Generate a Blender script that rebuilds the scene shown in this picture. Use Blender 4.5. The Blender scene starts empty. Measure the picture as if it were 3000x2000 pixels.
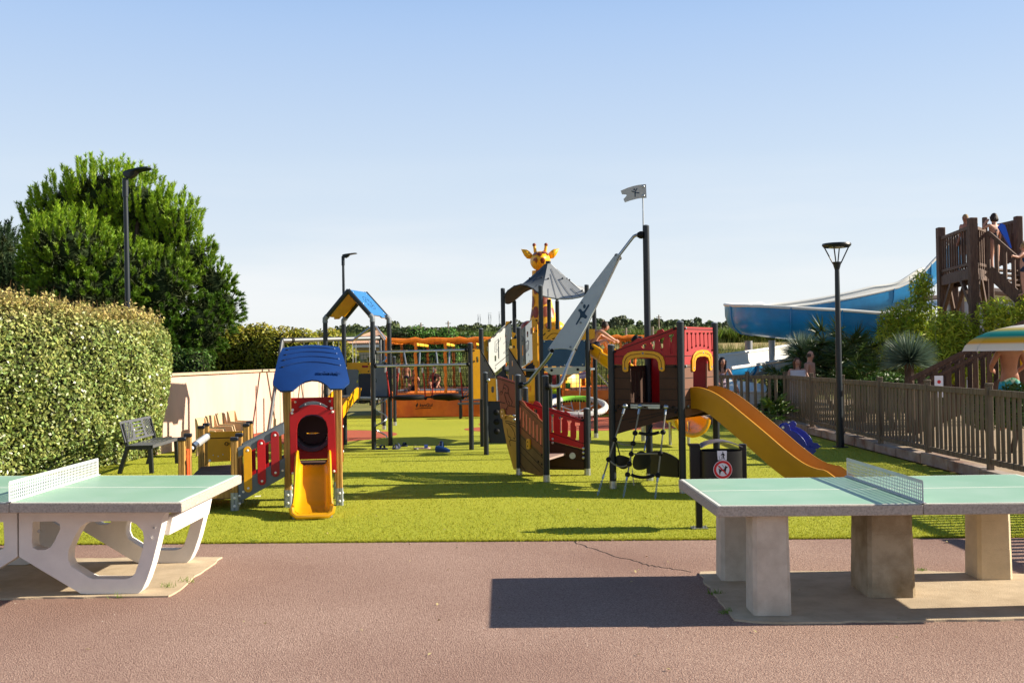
import bpy, bmesh, math, random
import numpy as np
from mathutils import Vector as V, Matrix, geometry
from math import radians as R, sin, cos, pi, tan, atan2, sqrt
random.seed(7); rng = np.random.default_rng(7)
sc = bpy.context.scene
col = sc.collection

# ---------------------------------------------------------------- camera
CAMH, FPX, PITCH, ROLL = 1.775, 2917.0, R(.845), R(.8)
cf = V((0, cos(PITCH), sin(PITCH)))
cr0 = V((1, 0, 0)); cu0 = cr0.cross(cf)
cr = cr0*cos(ROLL) - cu0*sin(ROLL)
cu = cr0*sin(ROLL) + cu0*cos(ROLL)
cam = bpy.data.cameras.new('camera'); camo = bpy.data.objects.new('camera', cam); col.objects.link(camo)
cam.sensor_width = 36; cam.lens = FPX/3000*36; cam.clip_end = 6000; cam.clip_start = .05
camo.matrix_world = Matrix(((cr.x, cu.x, -cf.x, 0), (cr.y, cu.y, -cf.y, 0), (cr.z, cu.z, -cf.z, CAMH), (0, 0, 0, 1)))
cam.dof.use_dof = True; cam.dof.focus_distance = 13.0; cam.dof.aperture_fstop = 9.0
sc.camera = camo
EYE = V((0, 0, CAMH))

# ---------------------------------------------------------------- light
SUN_EL, SUN_AZ = R(26.5), R(2.5)          # sun stands to the right, a touch behind the picture plane
world = bpy.data.worlds.new('World'); sc.world = world; world.use_nodes = True
wn = world.node_tree.nodes; wl = world.node_tree.links
for n in list(wn): wn.remove(n)
sky = wn.new('ShaderNodeTexSky'); sky.sky_type = 'NISHITA'; sky.sun_disc = False
sky.sun_elevation = SUN_EL; sky.sun_rotation = R(90)-SUN_AZ
sky.air_density = 1.0; sky.dust_density = .4; sky.ozone_density = 2.6; sky.altitude = 0
bg = wn.new('ShaderNodeBackground'); bg.inputs[1].default_value = .052
out = wn.new('ShaderNodeOutputWorld')
tc = wn.new('ShaderNodeTexCoord'); mp = wn.new('ShaderNodeMapping'); mp.inputs['Scale'].default_value = (1.2, 1.2, 9)
nz = wn.new('ShaderNodeTexNoise'); nz.inputs['Scale'].default_value = 1.6; nz.inputs['Detail'].default_value = 7; nz.inputs['Roughness'].default_value = .55
cramp = wn.new('ShaderNodeValToRGB'); cramp.color_ramp.elements[0].position = .45; cramp.color_ramp.elements[1].position = .68
sepz = wn.new('ShaderNodeSeparateXYZ'); band = wn.new('ShaderNodeMapRange')
band.inputs[1].default_value = .20; band.inputs[2].default_value = .08; band.inputs[3].default_value = 0; band.inputs[4].default_value = .55
mul = wn.new('ShaderNodeMath'); mul.operation = 'MULTIPLY'
mixc = wn.new('ShaderNodeMix'); mixc.data_type = 'RGBA'
mixc.inputs[7].default_value = (8.9, 9.0, 9.1, 1)
hz = wn.new('ShaderNodeMix'); hz.data_type = 'RGBA'; hcr = wn.new('ShaderNodeValToRGB'); hce = hcr.color_ramp; hce.elements[0].position = .02; hce.elements[0].color = (.90, .92, .93, 1); hce.elements[1].position = .38; hce.elements[1].color = (.37, .57, .93, 1)
_e = hce.elements.new(.18); _e.color = (.68, .79, .925, 1)
hmul = wn.new('ShaderNodeVectorMath'); hmul.operation = 'SCALE'; hmul.inputs['Scale'].default_value = 10.2; wl.new(hcr.outputs[0], hmul.inputs[0]); wl.new(hmul.outputs[0], hz.inputs[7])   # milky summer air low in the sky
hzr = wn.new('ShaderNodeMapRange'); hzr.inputs[1].default_value = .66; hzr.inputs[2].default_value = 0.30; hzr.inputs[3].default_value = 0; hzr.inputs[4].default_value = .8; hzr.interpolation_type = 'SMOOTHSTEP'
wl.new(tc.outputs['Generated'], mp.inputs[0]); wl.new(mp.outputs[0], nz.inputs[0]); wl.new(nz.outputs[0], cramp.inputs[0])
wl.new(tc.outputs['Generated'], sepz.inputs[0]); wl.new(sepz.outputs[2], band.inputs[0]); wl.new(sepz.outputs[2], hzr.inputs[0]); wl.new(sepz.outputs[2], hcr.inputs[0])
wl.new(cramp.outputs[0], mul.inputs[0]); wl.new(band.outputs[0], mul.inputs[1])
hsv = wn.new('ShaderNodeHueSaturation'); hsv.inputs['Saturation'].default_value = 1.15; hsv.inputs['Value'].default_value = 1.0
wl.new(sky.outputs[0], hsv.inputs['Color']); wl.new(hsv.outputs[0], hz.inputs[6]); wl.new(hzr.outputs[0], hz.inputs[0])
wl.new(hz.outputs[2], mixc.inputs[6]); wl.new(mul.outputs[0], mixc.inputs[0]); wl.new(mixc.outputs[2], bg.inputs[0]); wl.new(bg.outputs[0], out.inputs[0])
sun = bpy.data.lights.new('sun', 'SUN'); sun.energy = 5.0; sun.angle = R(.53); sun.color = (1, .90, .74)
suno = bpy.data.objects.new('sun', sun); col.objects.link(suno)
sdir = V((cos(SUN_EL)*cos(SUN_AZ), -cos(SUN_EL)*sin(SUN_AZ)*-1, sin(SUN_EL)))
suno.rotation_euler = sdir.to_track_quat('Z', 'Y').to_euler()
sc.view_settings.view_transform = 'Standard'; sc.view_settings.look = 'None'; sc.view_settings.exposure = 1.05; sc.view_settings.gamma = 1
sc.cycles.max_bounces = 6; sc.cycles.transparent_max_bounces = 16; sc.cycles.use_denoising = True
sc.cycles.caustics_reflective = False; sc.cycles.caustics_refractive = False

# ---------------------------------------------------------------- picture measurements -> places in the world
def ray(x, y):
    return (cf*FPX + cr*(x-1500) - cu*(y-1000)).normalized()
def G(x, y, z=0.):                      # point of the level plane z seen at full-size pixel (x, y)
    d = ray(x, y); return EYE + d*((z-CAMH)/d.z)
def A(x, y, Y):                         # point at distance Y
    d = ray(x, y); return EYE + d*(Y/d.y)
def xy(x, Y, z):                        # helper: world x for pixel column at distance
    return V(((x-1500)/FPX*Y, Y, z))
class Plane:
    def __init__(s, p, u, n_up=None):
        s.o = V(p); s.U = V(u).normalized(); s.W = V(n_up or (0, 0, 1)); s.W = (s.W - s.U*s.W.dot(s.U)).normalized()
        s.N = s.U.cross(s.W)
        if s.N.dot(EYE-s.o) < 0: s.N = -s.N      # towards the viewer
    def uv(s, x, y):
        d = ray(x, y); t = (s.o-EYE).dot(s.N)/d.dot(s.N); q = EYE+d*t-s.o
        return (q.dot(s.U), q.dot(s.W))
    def w(s, u, v, k=0): return s.o+s.U*u+s.W*v+s.N*k
def VP(p0, p1): return Plane(p0, V(p1)-V(p0))
def P3(a, b, c):
    a, b, c = V(a), V(b), V(c); return Plane(a, b-a, c-a)
def FP(Y, x=0, z=0): return Plane((x, Y, z), (1, 0, 0))
def cro(x0, y0, s):
    def f(*pts):
        if len(pts) == 1 and isinstance(pts[0], list): pts = pts[0]
        return [(x0+a/s, y0+b/s) for a, b in pts]
    return f

# ---------------------------------------------------------------- materials
MT = {}
def mat(name, c, rough=.5, metal=0., nz=(0, 0), bump=(0, 0), c2=None, stretch=(1, 1, 1), spec=.35, rnd=0., trans=0., coat=0.):
    if name in MT: return MT[name]
    m = bpy.data.materials.new(name); m.use_nodes = True; t = m.node_tree; N = t.nodes; L = t.links
    b = N['Principled BSDF']; b.inputs['Roughness'].default_value = rough; b.inputs['Metallic'].default_value = metal
    b.inputs['Base Color'].default_value = (*c, 1); b.inputs['Specular IOR Level'].default_value = spec
    if coat: b.inputs['Coat Weight'].default_value = coat; b.inputs['Coat Roughness'].default_value = .12
    src = None
    if nz[0]:
        tcn = N.new('ShaderNodeTexCoord'); mpn = N.new('ShaderNodeMapping'); mpn.inputs['Scale'].default_value = stretch
        L.new(tcn.outputs['Object'], mpn.inputs[0])
        no = N.new('ShaderNodeTexNoise'); no.inputs['Scale'].default_value = nz[0]; no.inputs['Detail'].default_value = 6; no.inputs['Roughness'].default_value = .62
        L.new(mpn.outputs[0], no.inputs[0])
        mx = N.new('ShaderNodeMix'); mx.data_type = 'RGBA'; mx.inputs[6].default_value = (*c, 1)
        mx.inputs[7].default_value = (*(c2 or [k*(1-nz[1]) for k in c]), 1)
        rm = N.new('ShaderNodeMapRange'); rm.inputs[1].default_value = .38; rm.inputs[2].default_value = .66
        L.new(no.outputs[0], rm.inputs[0]); L.new(rm.outputs[0], mx.inputs[0]); src = mx.outputs[2]
        rr = N.new('ShaderNodeMapRange'); rr.inputs[3].default_value = max(0, rough-.1); rr.inputs[4].default_value = min(1, rough+.12)
        L.new(no.outputs[0], rr.inputs[0]); L.new(rr.outputs[0], b.inputs['Roughness'])
        if bump[0]:
            n2 = N.new('ShaderNodeTexNoise'); n2.inputs['Scale'].default_value = bump[0]; n2.inputs['Detail'].default_value = 4
            L.new(mpn.outputs[0], n2.inputs[0]); bp = N.new('ShaderNodeBump'); bp.inputs['Strength'].default_value = bump[1]; bp.inputs['Distance'].default_value = .01
            L.new(n2.outputs[0], bp.inputs['Height']); L.new(bp.outputs[0], b.inputs['Normal'])
    if rnd:
        g = N.new('ShaderNodeNewGeometry'); hv = N.new('ShaderNodeHueSaturation')
        mr = N.new('ShaderNodeMapRange'); mr.inputs[3].default_value = 1-rnd; mr.inputs[4].default_value = 1+rnd
        L.new(g.outputs['Random Per Island'], mr.inputs[0]); L.new(mr.outputs[0], hv.inputs['Value'])
        mh = N.new('ShaderNodeMapRange'); mh.inputs[3].default_value = .5-.035*rnd*2; mh.inputs[4].default_value = .5+.03*rnd*2
        m7 = N.new('ShaderNodeMath'); m7.operation = 'MULTIPLY'; m7.inputs[1].default_value = 7.3
        m8 = N.new('ShaderNodeMath'); m8.operation = 'FRACT'
        L.new(g.outputs['Random Per Island'], m7.inputs[0]); L.new(m7.outputs[0], m8.inputs[0]); L.new(m8.outputs[0], mh.inputs[0]); L.new(mh.outputs[0], hv.inputs['Hue'])
        if src: L.new(src, hv.inputs['Color'])
        else: hv.inputs['Color'].default_value = (*c, 1)
        src = hv.outputs[0]
    if src: L.new(src, b.inputs['Base Color'])
    if trans:
        tr = N.new('ShaderNodeBsdfTranslucent'); ms = N.new('ShaderNodeMixShader'); ms.inputs[0].default_value = trans
        if src: L.new(src, tr.inputs[0])
        else: tr.inputs[0].default_value = (*c, 1)
        L.new(b.outputs[0], ms.inputs[1]); L.new(tr.outputs[0], ms.inputs[2]); L.new(ms.outputs[0], N['Material Output'].inputs[0])
    MT[name] = m; return m
post = mat('anthracite_paint', (.012, .017, .023), .38, nz=(3, .2))
steel = mat('galvanised_steel', (.52, .54, .55), .32, .85, nz=(14, .25))
dsteel = mat('brushed_steel', (.35, .38, .40), .3, .9)
capm = mat('cap_grey', (.16, .18, .20), .35)
yel = mat('yellow_panel', (.66, .31, .006), .38, nz=(5, .12))
yels = mat('yellow_slide_plastic', (.76, .35, .004), .30, nz=(2.5, .16), coat=.25)
red = mat('red_panel', (.44, .006, .010), .42, nz=(5, .15))
redw = mat('weathered_red_panel', (.33, .016, .018), .62, nz=(5, .15))
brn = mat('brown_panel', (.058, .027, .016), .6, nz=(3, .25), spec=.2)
olv = mat('ochre_brown_panel', (.12, .062, .02), .55, nz=(6, .2))
orb = mat('orange_brown_panel', (.22, .05, .02), .5, nz=(6, .2))
navy = mat('navy_panel', (.018, .07, .15), .42, nz=(5, .15))
navd = mat('dark_navy_panel', (.012, .018, .035), .5, nz=(5, .15))
blu = mat('roof_blue_plastic', (.012, .05, .20), .38, nz=(5, .15), bump=(60, .06))
blr = mat('sky_blue_panel', (.03, .17, .42), .42, nz=(5, .12))
gry = mat('light_grey_panel', (.42, .43, .42), .5, nz=(5, .08))
grd = mat('mid_grey_panel', (.13, .155, .18), .5, nz=(5, .1))
grb = mat('grey_brown_panel', (.13, .115, .115), .55, nz=(5, .1))
blk = mat('black_rubber', (.006, .006, .007), .6, spec=.2)
blkl = mat('black_groove', (.008, .006, .006), .8)
wht = mat('white_bolt_cap', (.78, .76, .72), .3)
wpl = mat('white_metal', (.74, .76, .76), .35, nz=(8, .08))
rope = mat('grey_rope', (.20, .18, .145), .85)
rrope = mat('red_rope', (.35, .02, .02), .8)
wood = mat('pressure_treated_pine', (.46, .26, .062), .65, nz=(6, .35), stretch=(9, 9, .6), bump=(30, .25), c2=(.27, .145, .038))
deckw = mat('deck_board_wood', (.13, .075, .055), .7, nz=(6, .35), stretch=(1, 8, 8), bump=(30, .3))
fencew = mat('weathered_fence_wood', (.20, .155, .108), .85, nz=(2.5, .4), stretch=(12, 12, .8), bump=(40, .4), c2=(.10, .076, .054))
towerw = mat('brown_stained_timber', (.125, .07, .047), .7, nz=(4, .4), stretch=(8, 8, 1), bump=(30, .3), c2=(.06, .033, .024))
conc = mat('pale_concrete', (.60, .53, .43), .9, nz=(9, .25), bump=(120, .5), c2=(.50, .43, .34))
skin = mat('skin', (.50, .25, .17), .5, nz=(4, .15)); skint = mat('tanned_skin', (.36, .15, .09), .45, nz=(4, .2))
hairb = mat('dark_brown_hair', (.025, .012, .008), .6); hairl = mat('brown_hair', (.10, .04, .02), .6)

# ---------------------------------------------------------------- mesh building
ORG = {}
class MB:
    def __init__(s): s.v = []; s.f = []
    def add(s, vs, fs):
        b = len(s.v); s.v += [tuple(p) for p in vs]; s.f += [tuple(b+i for i in f) for f in fs]; return s
    def obox(s, c, X, Y, Z):            # centre and half axes
        c, X, Y, Z = V(c), V(X), V(Y), V(Z)
        vs = [c+X*i+Y*j+Z*k for k in (-1, 1) for j in (-1, 1) for i in (-1, 1)]
        return s.add(vs, [(0, 2, 3, 1), (4, 5, 7, 6), (0, 1, 5, 4), (2, 6, 7, 3), (0, 4, 6, 2), (1, 3, 7, 5)])
    def box(s, x0, x1, y0, y1, z0, z1):
        return s.obox(((x0+x1)/2, (y0+y1)/2, (z0+z1)/2), ((x1-x0)/2, 0, 0), (0, (y1-y0)/2, 0), (0, 0, (z1-z0)/2))
    def beam(s, a, b, w, h, up=(0, 0, 1)):
        a, b = V(a), V(b); d = (b-a).normalized(); up = V(up)
        if abs(d.dot(up)) > .98: up = V((0, 1, 0))
        x = d.cross(up).normalized(); y = x.cross(d)
        return s.obox((a+b)/2, (b-a)/2, x*w/2, y*h/2)
    def tube(s, pts, r, n=10, caps=True, closed=False):
        pts = [V(p) for p in pts]; m = len(pts); rs = r if hasattr(r, '__len__') else [r]*m
        vs = []; fr = None
        for i, p in enumerate(pts):
            if closed: t = (pts[(i+1) % m]-pts[i-1])
            else: t = pts[min(i+1, m-1)]-pts[max(i-1, 0)]
            t = t.normalized()
            if fr is None:
                a = V((0, 0, 1)) if abs(t.z) < .9 else V((1, 0, 0)); fr = (a-t*a.dot(t)).normalized()
            else: fr = (fr-t*fr.dot(t)).normalized()
            g = t.cross(fr)
            vs += [p+(fr*cos(2*pi*k/n)+g*sin(2*pi*k/n))*rs[i] for k in range(n)]
        fs = []
        for i in range(m if closed else m-1):
            j = (i+1) % m
            fs += [(i*n+k, i*n+(k+1) % n, j*n+(k+1) % n, j*n+k) for k in range(n)]
        if caps and not closed: fs += [tuple(range(n))[::-1], tuple((m-1)*n+k for k in range(n))]
        return s.add(vs, fs)
    def cyl(s, a, b, r, r2=None, n=14): return s.tube([a, b], [r, r if r2 is None else r2], n)
    def sph(s, c, r, n=10, m=7):
        c = V(c); r = V(r) if hasattr(r, '__len__') else V((r, r, r)); vs = [c+V((0, 0, r.z))]
        for i in range(1, m):
            for k in range(n): vs.append(c+V((r.x*sin(pi*i/m)*cos(2*pi*k/n), r.y*sin(pi*i/m)*sin(2*pi*k/n), r.z*cos(pi*i/m))))
        vs.append(c-V((0, 0, r.z))); fs = [(0, 1+k, 1+(k+1) % n) for k in range(n)]
        for i in range(m-2): fs += [(1+i*n+k, 1+(i+1)*n+k, 1+(i+1)*n+(k+1) % n, 1+i*n+(k+1) % n) for k in range(n)]
        L = len(vs)-1; fs += [(L, 1+(m-2)*n+(k+1) % n, 1+(m-2)*n+k) for k in range(n)]
        return s.add(vs, fs)
    def plate(s, pl, outer, holes=(), th=.02, off=0., px=True):
        """a board of thickness th whose viewer side lies `off` in front of plane pl"""
        loops = [[pl.uv(*p) if px else p for p in lp] for lp in [outer, *holes]]
        flat = [q for lp in loops for q in lp]
        tri = geometry.tessellate_polygon([[V((a, b, 0)) for a, b in lp] for lp in loops])
        n = len(flat); vs = [pl.w(a, b, off) for a, b in flat]+[pl.w(a, b, off-th) for a, b in flat]
        ccw = None; fs = []
        for t in tri:
            a, b, c = [V((*flat[i], 0)) for i in t]; k = (b-a).cross(c-a).z
            w = pl.U.cross(pl.W).dot(pl.N)
            if k*w < 0: t = t[::-1]
            fs += [tuple(t), tuple(n+i for i in t[::-1])]
        b = 0
        for lp in loops:
            m = len(lp)
            for i in range(m):
                j = (i+1) % m; fs.append((b+i, b+j, n+b+j, n+b+i))
            b += m
        return s.add(vs, fs)
    def strip(s, pl, pts, wd, th=.003, off=.002, px=True):       # thin raised line following points on plane
        q = [V((*(pl.uv(*p) if px else p), 0)) for p in pts]
        for a, b in zip(q[:-1], q[1:]):
            d = (b-a); ln = d.length
            if ln < 1e-6: continue
            d /= ln; nn = V((-d.y, d.x, 0))*wd/2; a2 = a-d*wd*.3; b2 = b+d*wd*.3
            c = [a2+nn, a2-nn, b2-nn, b2+nn]
            vs = [pl.w(k.x, k.y, off) for k in c]+[pl.w(k.x, k.y, off-th) for k in c]
            s.add(vs, [(0, 1, 2, 3), (7, 6, 5, 4), (0, 4, 5, 1), (1, 5, 6, 2), (2, 6, 7, 3), (3, 7, 4, 0)])
        return s
    def disc(s, pl, x, y, r, th=.012, off=.012, n=14, dome=False, px=True):
        u, v = pl.uv(x, y) if px else (x, y)
        if dome:
            c = pl.w(u, v, off-.002); vs = []; rings = 4
            for i in range(rings):
                a = pi/2*i/rings
                vs += [c+(pl.U*cos(2*pi*k/n)+pl.W*sin(2*pi*k/n))*r*cos(a)+pl.N*r*.55*sin(a) for k in range(n)]
            vs.append(c+pl.N*r*.55); fs = [tuple(range(n))]
            for i in range(rings-1): fs += [(i*n+k, i*n+(k+1) % n, (i+1)*n+(k+1) % n, (i+1)*n+k) for k in range(n)]
            fs += [((rings-1)*n+k, (rings-1)*n+(k+1) % n, rings*n) for k in range(n)]
            return s.add(vs, fs)
        return s.plate(pl, [(u+r*cos(2*pi*k/n), v+r*sin(2*pi*k/n)) for k in range(n)], (), th, off, False)
    def loft(s, secs, closed=False, caps=False):
        n = len(secs[0]); vs = [p for q in secs for p in q]; fs = []
        for i in range(len(secs)-1):
            for k in range(n if closed else n-1):
                fs.append((i*n+k, i*n+(k+1) % n, (i+1)*n+(k+1) % n, (i+1)*n+k))
        if caps: fs += [tuple(range(n))[::-1], tuple((len(secs)-1)*n+k for k in range(n))]
        return s.add(vs, fs)
    def build(s, name, m, parent=None, smooth=35, bevel=0, org=None, **kw):
        me = bpy.data.meshes.new(name)
        o0 = V((0, 0, 0))
        if parent is not None: o0 = ORG[parent.name]
        elif org is not None: o0 = V(org)
        elif s.v:
            a = np.array(s.v); o0 = V(((a[:, 0].min()+a[:, 0].max())/2, (a[:, 1].min()+a[:, 1].max())/2, a[:, 2].min()))
        me.from_pydata([(p[0]-o0.x, p[1]-o0.y, p[2]-o0.z) for p in s.v], [], s.f)
        me.validate(); me.update()
        bm = bmesh.new(); bm.from_mesh(me); bmesh.ops.recalc_face_normals(bm, faces=bm.faces); bm.to_mesh(me); bm.free()
        for k in (m if isinstance(m, (list, tuple)) else [m]): me.materials.append(k)
        if smooth:
            me.polygons.foreach_set('use_smooth', [True]*len(me.polygons)); me.set_sharp_from_angle(angle=R(smooth))
        o = bpy.data.objects.new(name, me); col.objects.link(o)
        ORG[o.name] = o0
        if parent is not None: o.parent = parent
        else: o.location = o0
        if bevel:
            b = o.modifiers.new('bevel', 'BEVEL'); b.width = bevel; b.segments = 2; b.limit_method = 'ANGLE'
        for k, v in kw.items(): o[k] = v
        return o
def thing(name, label, cat, loc=(0, 0, 0), group=None):
    o = bpy.data.objects.new(name, None); col.objects.link(o); o.location = loc; o.empty_display_size = .2
    o['label'] = label; o['category'] = cat
    if group: o['group'] = group
    ORG[o.name] = V(loc); return o
def tag(o, label, cat, group=None):
    o['label'] = label; o['category'] = cat
    if group: o['group'] = group
    return o
def inst(me, name, parent, loc, rz=0, sc_=None, **kw):            # another object of an already built mesh
    o = bpy.data.objects.new(name, me); col.objects.link(o); o.parent = parent
    o0 = ORG[parent.name] if parent else V((0, 0, 0))
    o.location = V(loc)-o0; o.rotation_euler = (0, 0, rz)
    if sc_: o.scale = sc_
    for k, v in kw.items(): o[k] = v
    return o
def mesh_only(mb, name, m, smooth=35):
    o = mb.build(name, m, smooth=smooth, org=(0, 0, 0)); me = o.data; bpy.data.objects.remove(o); return me
def npmesh(name, verts, nper, mats, parent=None, org=(0, 0, 0), smooth=False, midx=None, **kw):
    """verts (k*nper,3): k separate polygons of nper corners"""
    me = bpy.data.meshes.new(name); o0 = ORG[parent.name] if parent is not None else V(org)
    verts = verts-np.array(o0); n = len(verts); k = n//nper
    me.vertices.add(n); me.vertices.foreach_set('co', verts.astype(np.float32).ravel())
    me.loops.add(n); me.loops.foreach_set('vertex_index', np.arange(n, dtype=np.int32))
    me.polygons.add(k); me.polygons.foreach_set('loop_start', np.arange(0, n, nper, dtype=np.int32))
    for q in (mats if isinstance(mats, (list, tuple)) else [mats]): me.materials.append(q)
    if midx is not None: me.polygons.foreach_set('material_index', np.asarray(midx, dtype=np.int32))
    me.update(calc_edges=True)
    o = bpy.data.objects.new(name, me); col.objects.link(o)
    if parent is not None: o.parent = parent
    else: o.location = o0
    ORG[o.name] = o0
    for q, v in kw.items(): o[q] = v
    return o
def unit(a): return a/np.maximum(np.linalg.norm(a, axis=-1, keepdims=True), 1e-9)
def leaves(c, nrm, ln, wd, jit=.9, fold=.25):
    """pointed leaves as 4-corner kites, centre c, facing roughly nrm"""
    n = len(c); nn = unit(nrm+rng.normal(0, jit, (n, 3))); t = unit(np.cross(nn, rng.normal(0, 1, (n, 3)))); b = np.cross(nn, t)
    L = ln*rng.uniform(.7, 1.3, (n, 1)); W = wd*rng.uniform(.7, 1.3, (n, 1))
    q = np.stack([c-t*L/2, c+b*W/2+nn*W*fold, c+t*L/2, c-b*W/2+nn*W*fold], 1)
    return q.reshape(-1, 3)
def blades(base, d, ln, wd):
    """thin triangles from base along d"""
    n = len(base); s = unit(np.cross(d, rng.normal(0, 1, (n, 3))))*wd/2
    return np.stack([base-s, base+s, base+d*ln], 1).reshape(-1, 3)
def ell_pts(n, c, r):
    d = unit(rng.normal(0, 1, (n, 3))); return np.array(c)+d*np.array(r), unit(d/np.array(r))
def lobes_pts(lobes, n, depth=.0, low=None):
    """points near the outer skin of a union of ellipsoids"""
    w = np.array([l[1][0]*l[1][2]+l[1][1]*l[1][2] for l in lobes], float); w /= w.sum(); P = []; Q = []
    for (c, r), k in zip(lobes, rng.multinomial(int(n*1.5), w)):
        p, q = ell_pts(k, c, np.array(r)); f = 1-depth*rng.random((k, 1))**1.5; p = np.array(c)+(p-np.array(c))*f; P.append(p); Q.append(q)
    P = np.concatenate(P); Q = np.concatenate(Q); keep = np.ones(len(P), bool)
    for c, r in lobes:
        keep &= (((P-np.array(c))/(np.array(r)*.8))**2).sum(1) > (1-depth)**2*.999 if depth else (((P-np.array(c))/np.array(r))**2).sum(1) > .97
    if low is not None: keep &= P[:, 2] > low
    P, Q = P[keep], Q[keep]; i = rng.permutation(len(P))[:n]; return P[i], Q[i]
def text_mesh(name, body, m, parent, pl, u, v, size, k=.004, ext=.002, bold=0, shear=0, align='LEFT', rot=0., squash=1.):
    cu_ = bpy.data.curves.new(name, 'FONT'); cu_.body = body; cu_.size = size; cu_.extrude = ext; cu_.offset = bold; cu_.shear = shear; cu_.align_x = align
    o = bpy.data.objects.new(name, cu_); col.objects.link(o); dg = bpy.context.evaluated_depsgraph_get()
    me = bpy.data.meshes.new_from_object(o.evaluated_get(dg)); bpy.data.objects.remove(o)
    me.materials.clear(); me.materials.append(m)
    U = pl.U if pl.U.cross(pl.W).dot(pl.N) > 0 else -pl.U
    c = pl.w(u, v, k)
    M = Matrix((( U.x, pl.W.x, pl.N.x, c.x), (U.y, pl.W.y, pl.N.y, c.y), (U.z, pl.W.z, pl.N.z, c.z), (0, 0, 0, 1))) @ Matrix.Rotation(rot, 4, 'Z') @ Matrix.Diagonal((1, squash, 1, 1))
    me.transform(M); o0 = ORG[parent.name]; me.transform(Matrix.Translation(-o0))
    o = bpy.data.objects.new(name, me); col.objects.link(o); o.parent = parent; ORG[o.name] = o0; return o
def capsule(a, b, r, n=7):                       # outline of a rounded bar in 2D
    a, b = V(a), V(b); d = (b-a).normalized(); g = atan2(d.y, d.x); o = []
    for i in range(n+1): t = g+pi/2+pi*i/n; o.append((a.x+r*cos(t), a.y+r*sin(t)))
    for i in range(n+1): t = g-pi/2+pi*i/n; o.append((b.x+r*cos(t), b.y+r*sin(t)))
    return o
def smooth_path(pts, k=6):
    P = [V(p) for p in pts]; o = []
    for i in range(len(P)-1):
        p0, p1, p2, p3 = P[max(i-1, 0)], P[i], P[i+1], P[min(i+2, len(P)-1)]
        for j in range(k):
            t = j/k; o.append(.5*((2*p1)+(p2-p0)*t+(2*p0-5*p1+4*p2-p3)*t*t+(3*p1-p0-3*p2+p3)*t**3))
    o.append(P[-1]); return o
def postm(parent, p, ztop, r=.046, name='post', foot=True, m=None, cap=True, z0=0.):
    b = MB().cyl((p[0], p[1], z0), (p[0], p[1], ztop), r, n=16).build(name, m or post, parent)
    if cap: MB().sph((p[0], p[1], ztop), (r*1.03, r*1.03, .018), 14, 6).build('post_cap', capm, b)
    if foot: MB().cyl((p[0], p[1], z0), (p[0], p[1], z0+.10), r*1.1, r*1.04, n=16).build('post_foot', steel, b)
    return b
# ================================================================ ground
def gmat(name, c1, c2, sc1, sc2, c3=None, bump=.4, rough=.95, bsc=200, big=.35, bd=.01):
    m = bpy.data.materials.new(name); m.use_nodes = True; N = m.node_tree.nodes; L = m.node_tree.links; b = N['Principled BSDF']
    b.inputs['Roughness'].default_value = rough; b.inputs['Specular IOR Level'].default_value = .25
    t = N.new('ShaderNodeTexCoord'); a = N.new('ShaderNodeTexNoise'); a.inputs['Scale'].default_value = sc1; a.inputs['Detail'].default_value = 8; a.inputs['Roughness'].default_value = .7
    L.new(t.outputs['Object'], a.inputs[0]); r = N.new('ShaderNodeMapRange'); r.inputs[1].default_value = .36; r.inputs[2].default_value = .64; L.new(a.outputs[0], r.inputs[0])
    x = N.new('ShaderNodeMix'); x.data_type = 'RGBA'; x.inputs[6].default_value = (*c1, 1); x.inputs[7].default_value = (*c2, 1); L.new(r.outputs[0], x.inputs[0])
    a2 = N.new('ShaderNodeTexNoise'); a2.inputs['Scale'].default_value = sc2; a2.inputs['Detail'].default_value = 5; L.new(t.outputs['Object'], a2.inputs[0])
    r2 = N.new('ShaderNodeMapRange'); r2.inputs[1].default_value = .4; r2.inputs[2].default_value = .66; r2.inputs[4].default_value = big; L.new(a2.outputs[0], r2.inputs[0])
    y = N.new('ShaderNodeMix'); y.data_type = 'RGBA'; y.inputs[7].default_value = (*(c3 or c2), 1); L.new(x.outputs[2], y.inputs[6]); L.new(r2.outputs[0], y.inputs[0]); L.new(y.outputs[2], b.inputs['Base Color'])
    n3 = N.new('ShaderNodeTexNoise'); n3.inputs['Scale'].default_value = bsc; n3.inputs['Detail'].default_value = 3; L.new(t.outputs['Object'], n3.inputs[0])
    bp = N.new('ShaderNodeBump'); bp.inputs['Strength'].default_value = bump; bp.inputs['Distance'].default_value = bd; L.new(n3.outputs[0], bp.inputs['Height']); L.new(bp.outputs[0], b.inputs['Normal'])
    return m
m_asph = gmat('red_tinted_asphalt', (.185, .10, .078), (.54, .375, .295), 95, .33, (.21, .115, .088), .8, .9, 120, .62, .014)
m_turf = gmat('artificial_turf', (.26, .28, .014), (.48, .485, .045), 70, .35, (.30, .33, .02), .6, .95, 130, .5, .015)
m_rub = gmat('red_rubber_surface', (.46, .11, .055), (.36, .085, .045), 40, .6, None, .2)
m_slab = gmat('slab_concrete', (.60, .48, .33), (.46, .36, .24), 5, .9, (.27, .205, .14), .4, .9, 90, .4)
m_deck = gmat('sandy_paving', (.44, .33, .22), (.30, .23, .16), 4, .6, None, .3)
m_field = gmat('dry_field', (.42, .30, .13), (.33, .25, .11), .4, .03, (.17, .19, .045), .3, .95, 3, .35)
m_near = gmat('dry_grass_ground', (.22, .20, .06), (.12, .15, .03), 1.2, .15, (.30, .24, .11), .4, .95, 20, .5)
def hgt(y):
    if y < 38: return -.03
    if y < 60: t = (y-38)/22; return -.03+1.8*t*t*(3-2*t)
    if y < 130: return 1.77+(y-60)*.0215
    if y < 400: return 3.275+(y-130)*.012
    return 6.5+(y-400)*.002
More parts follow.
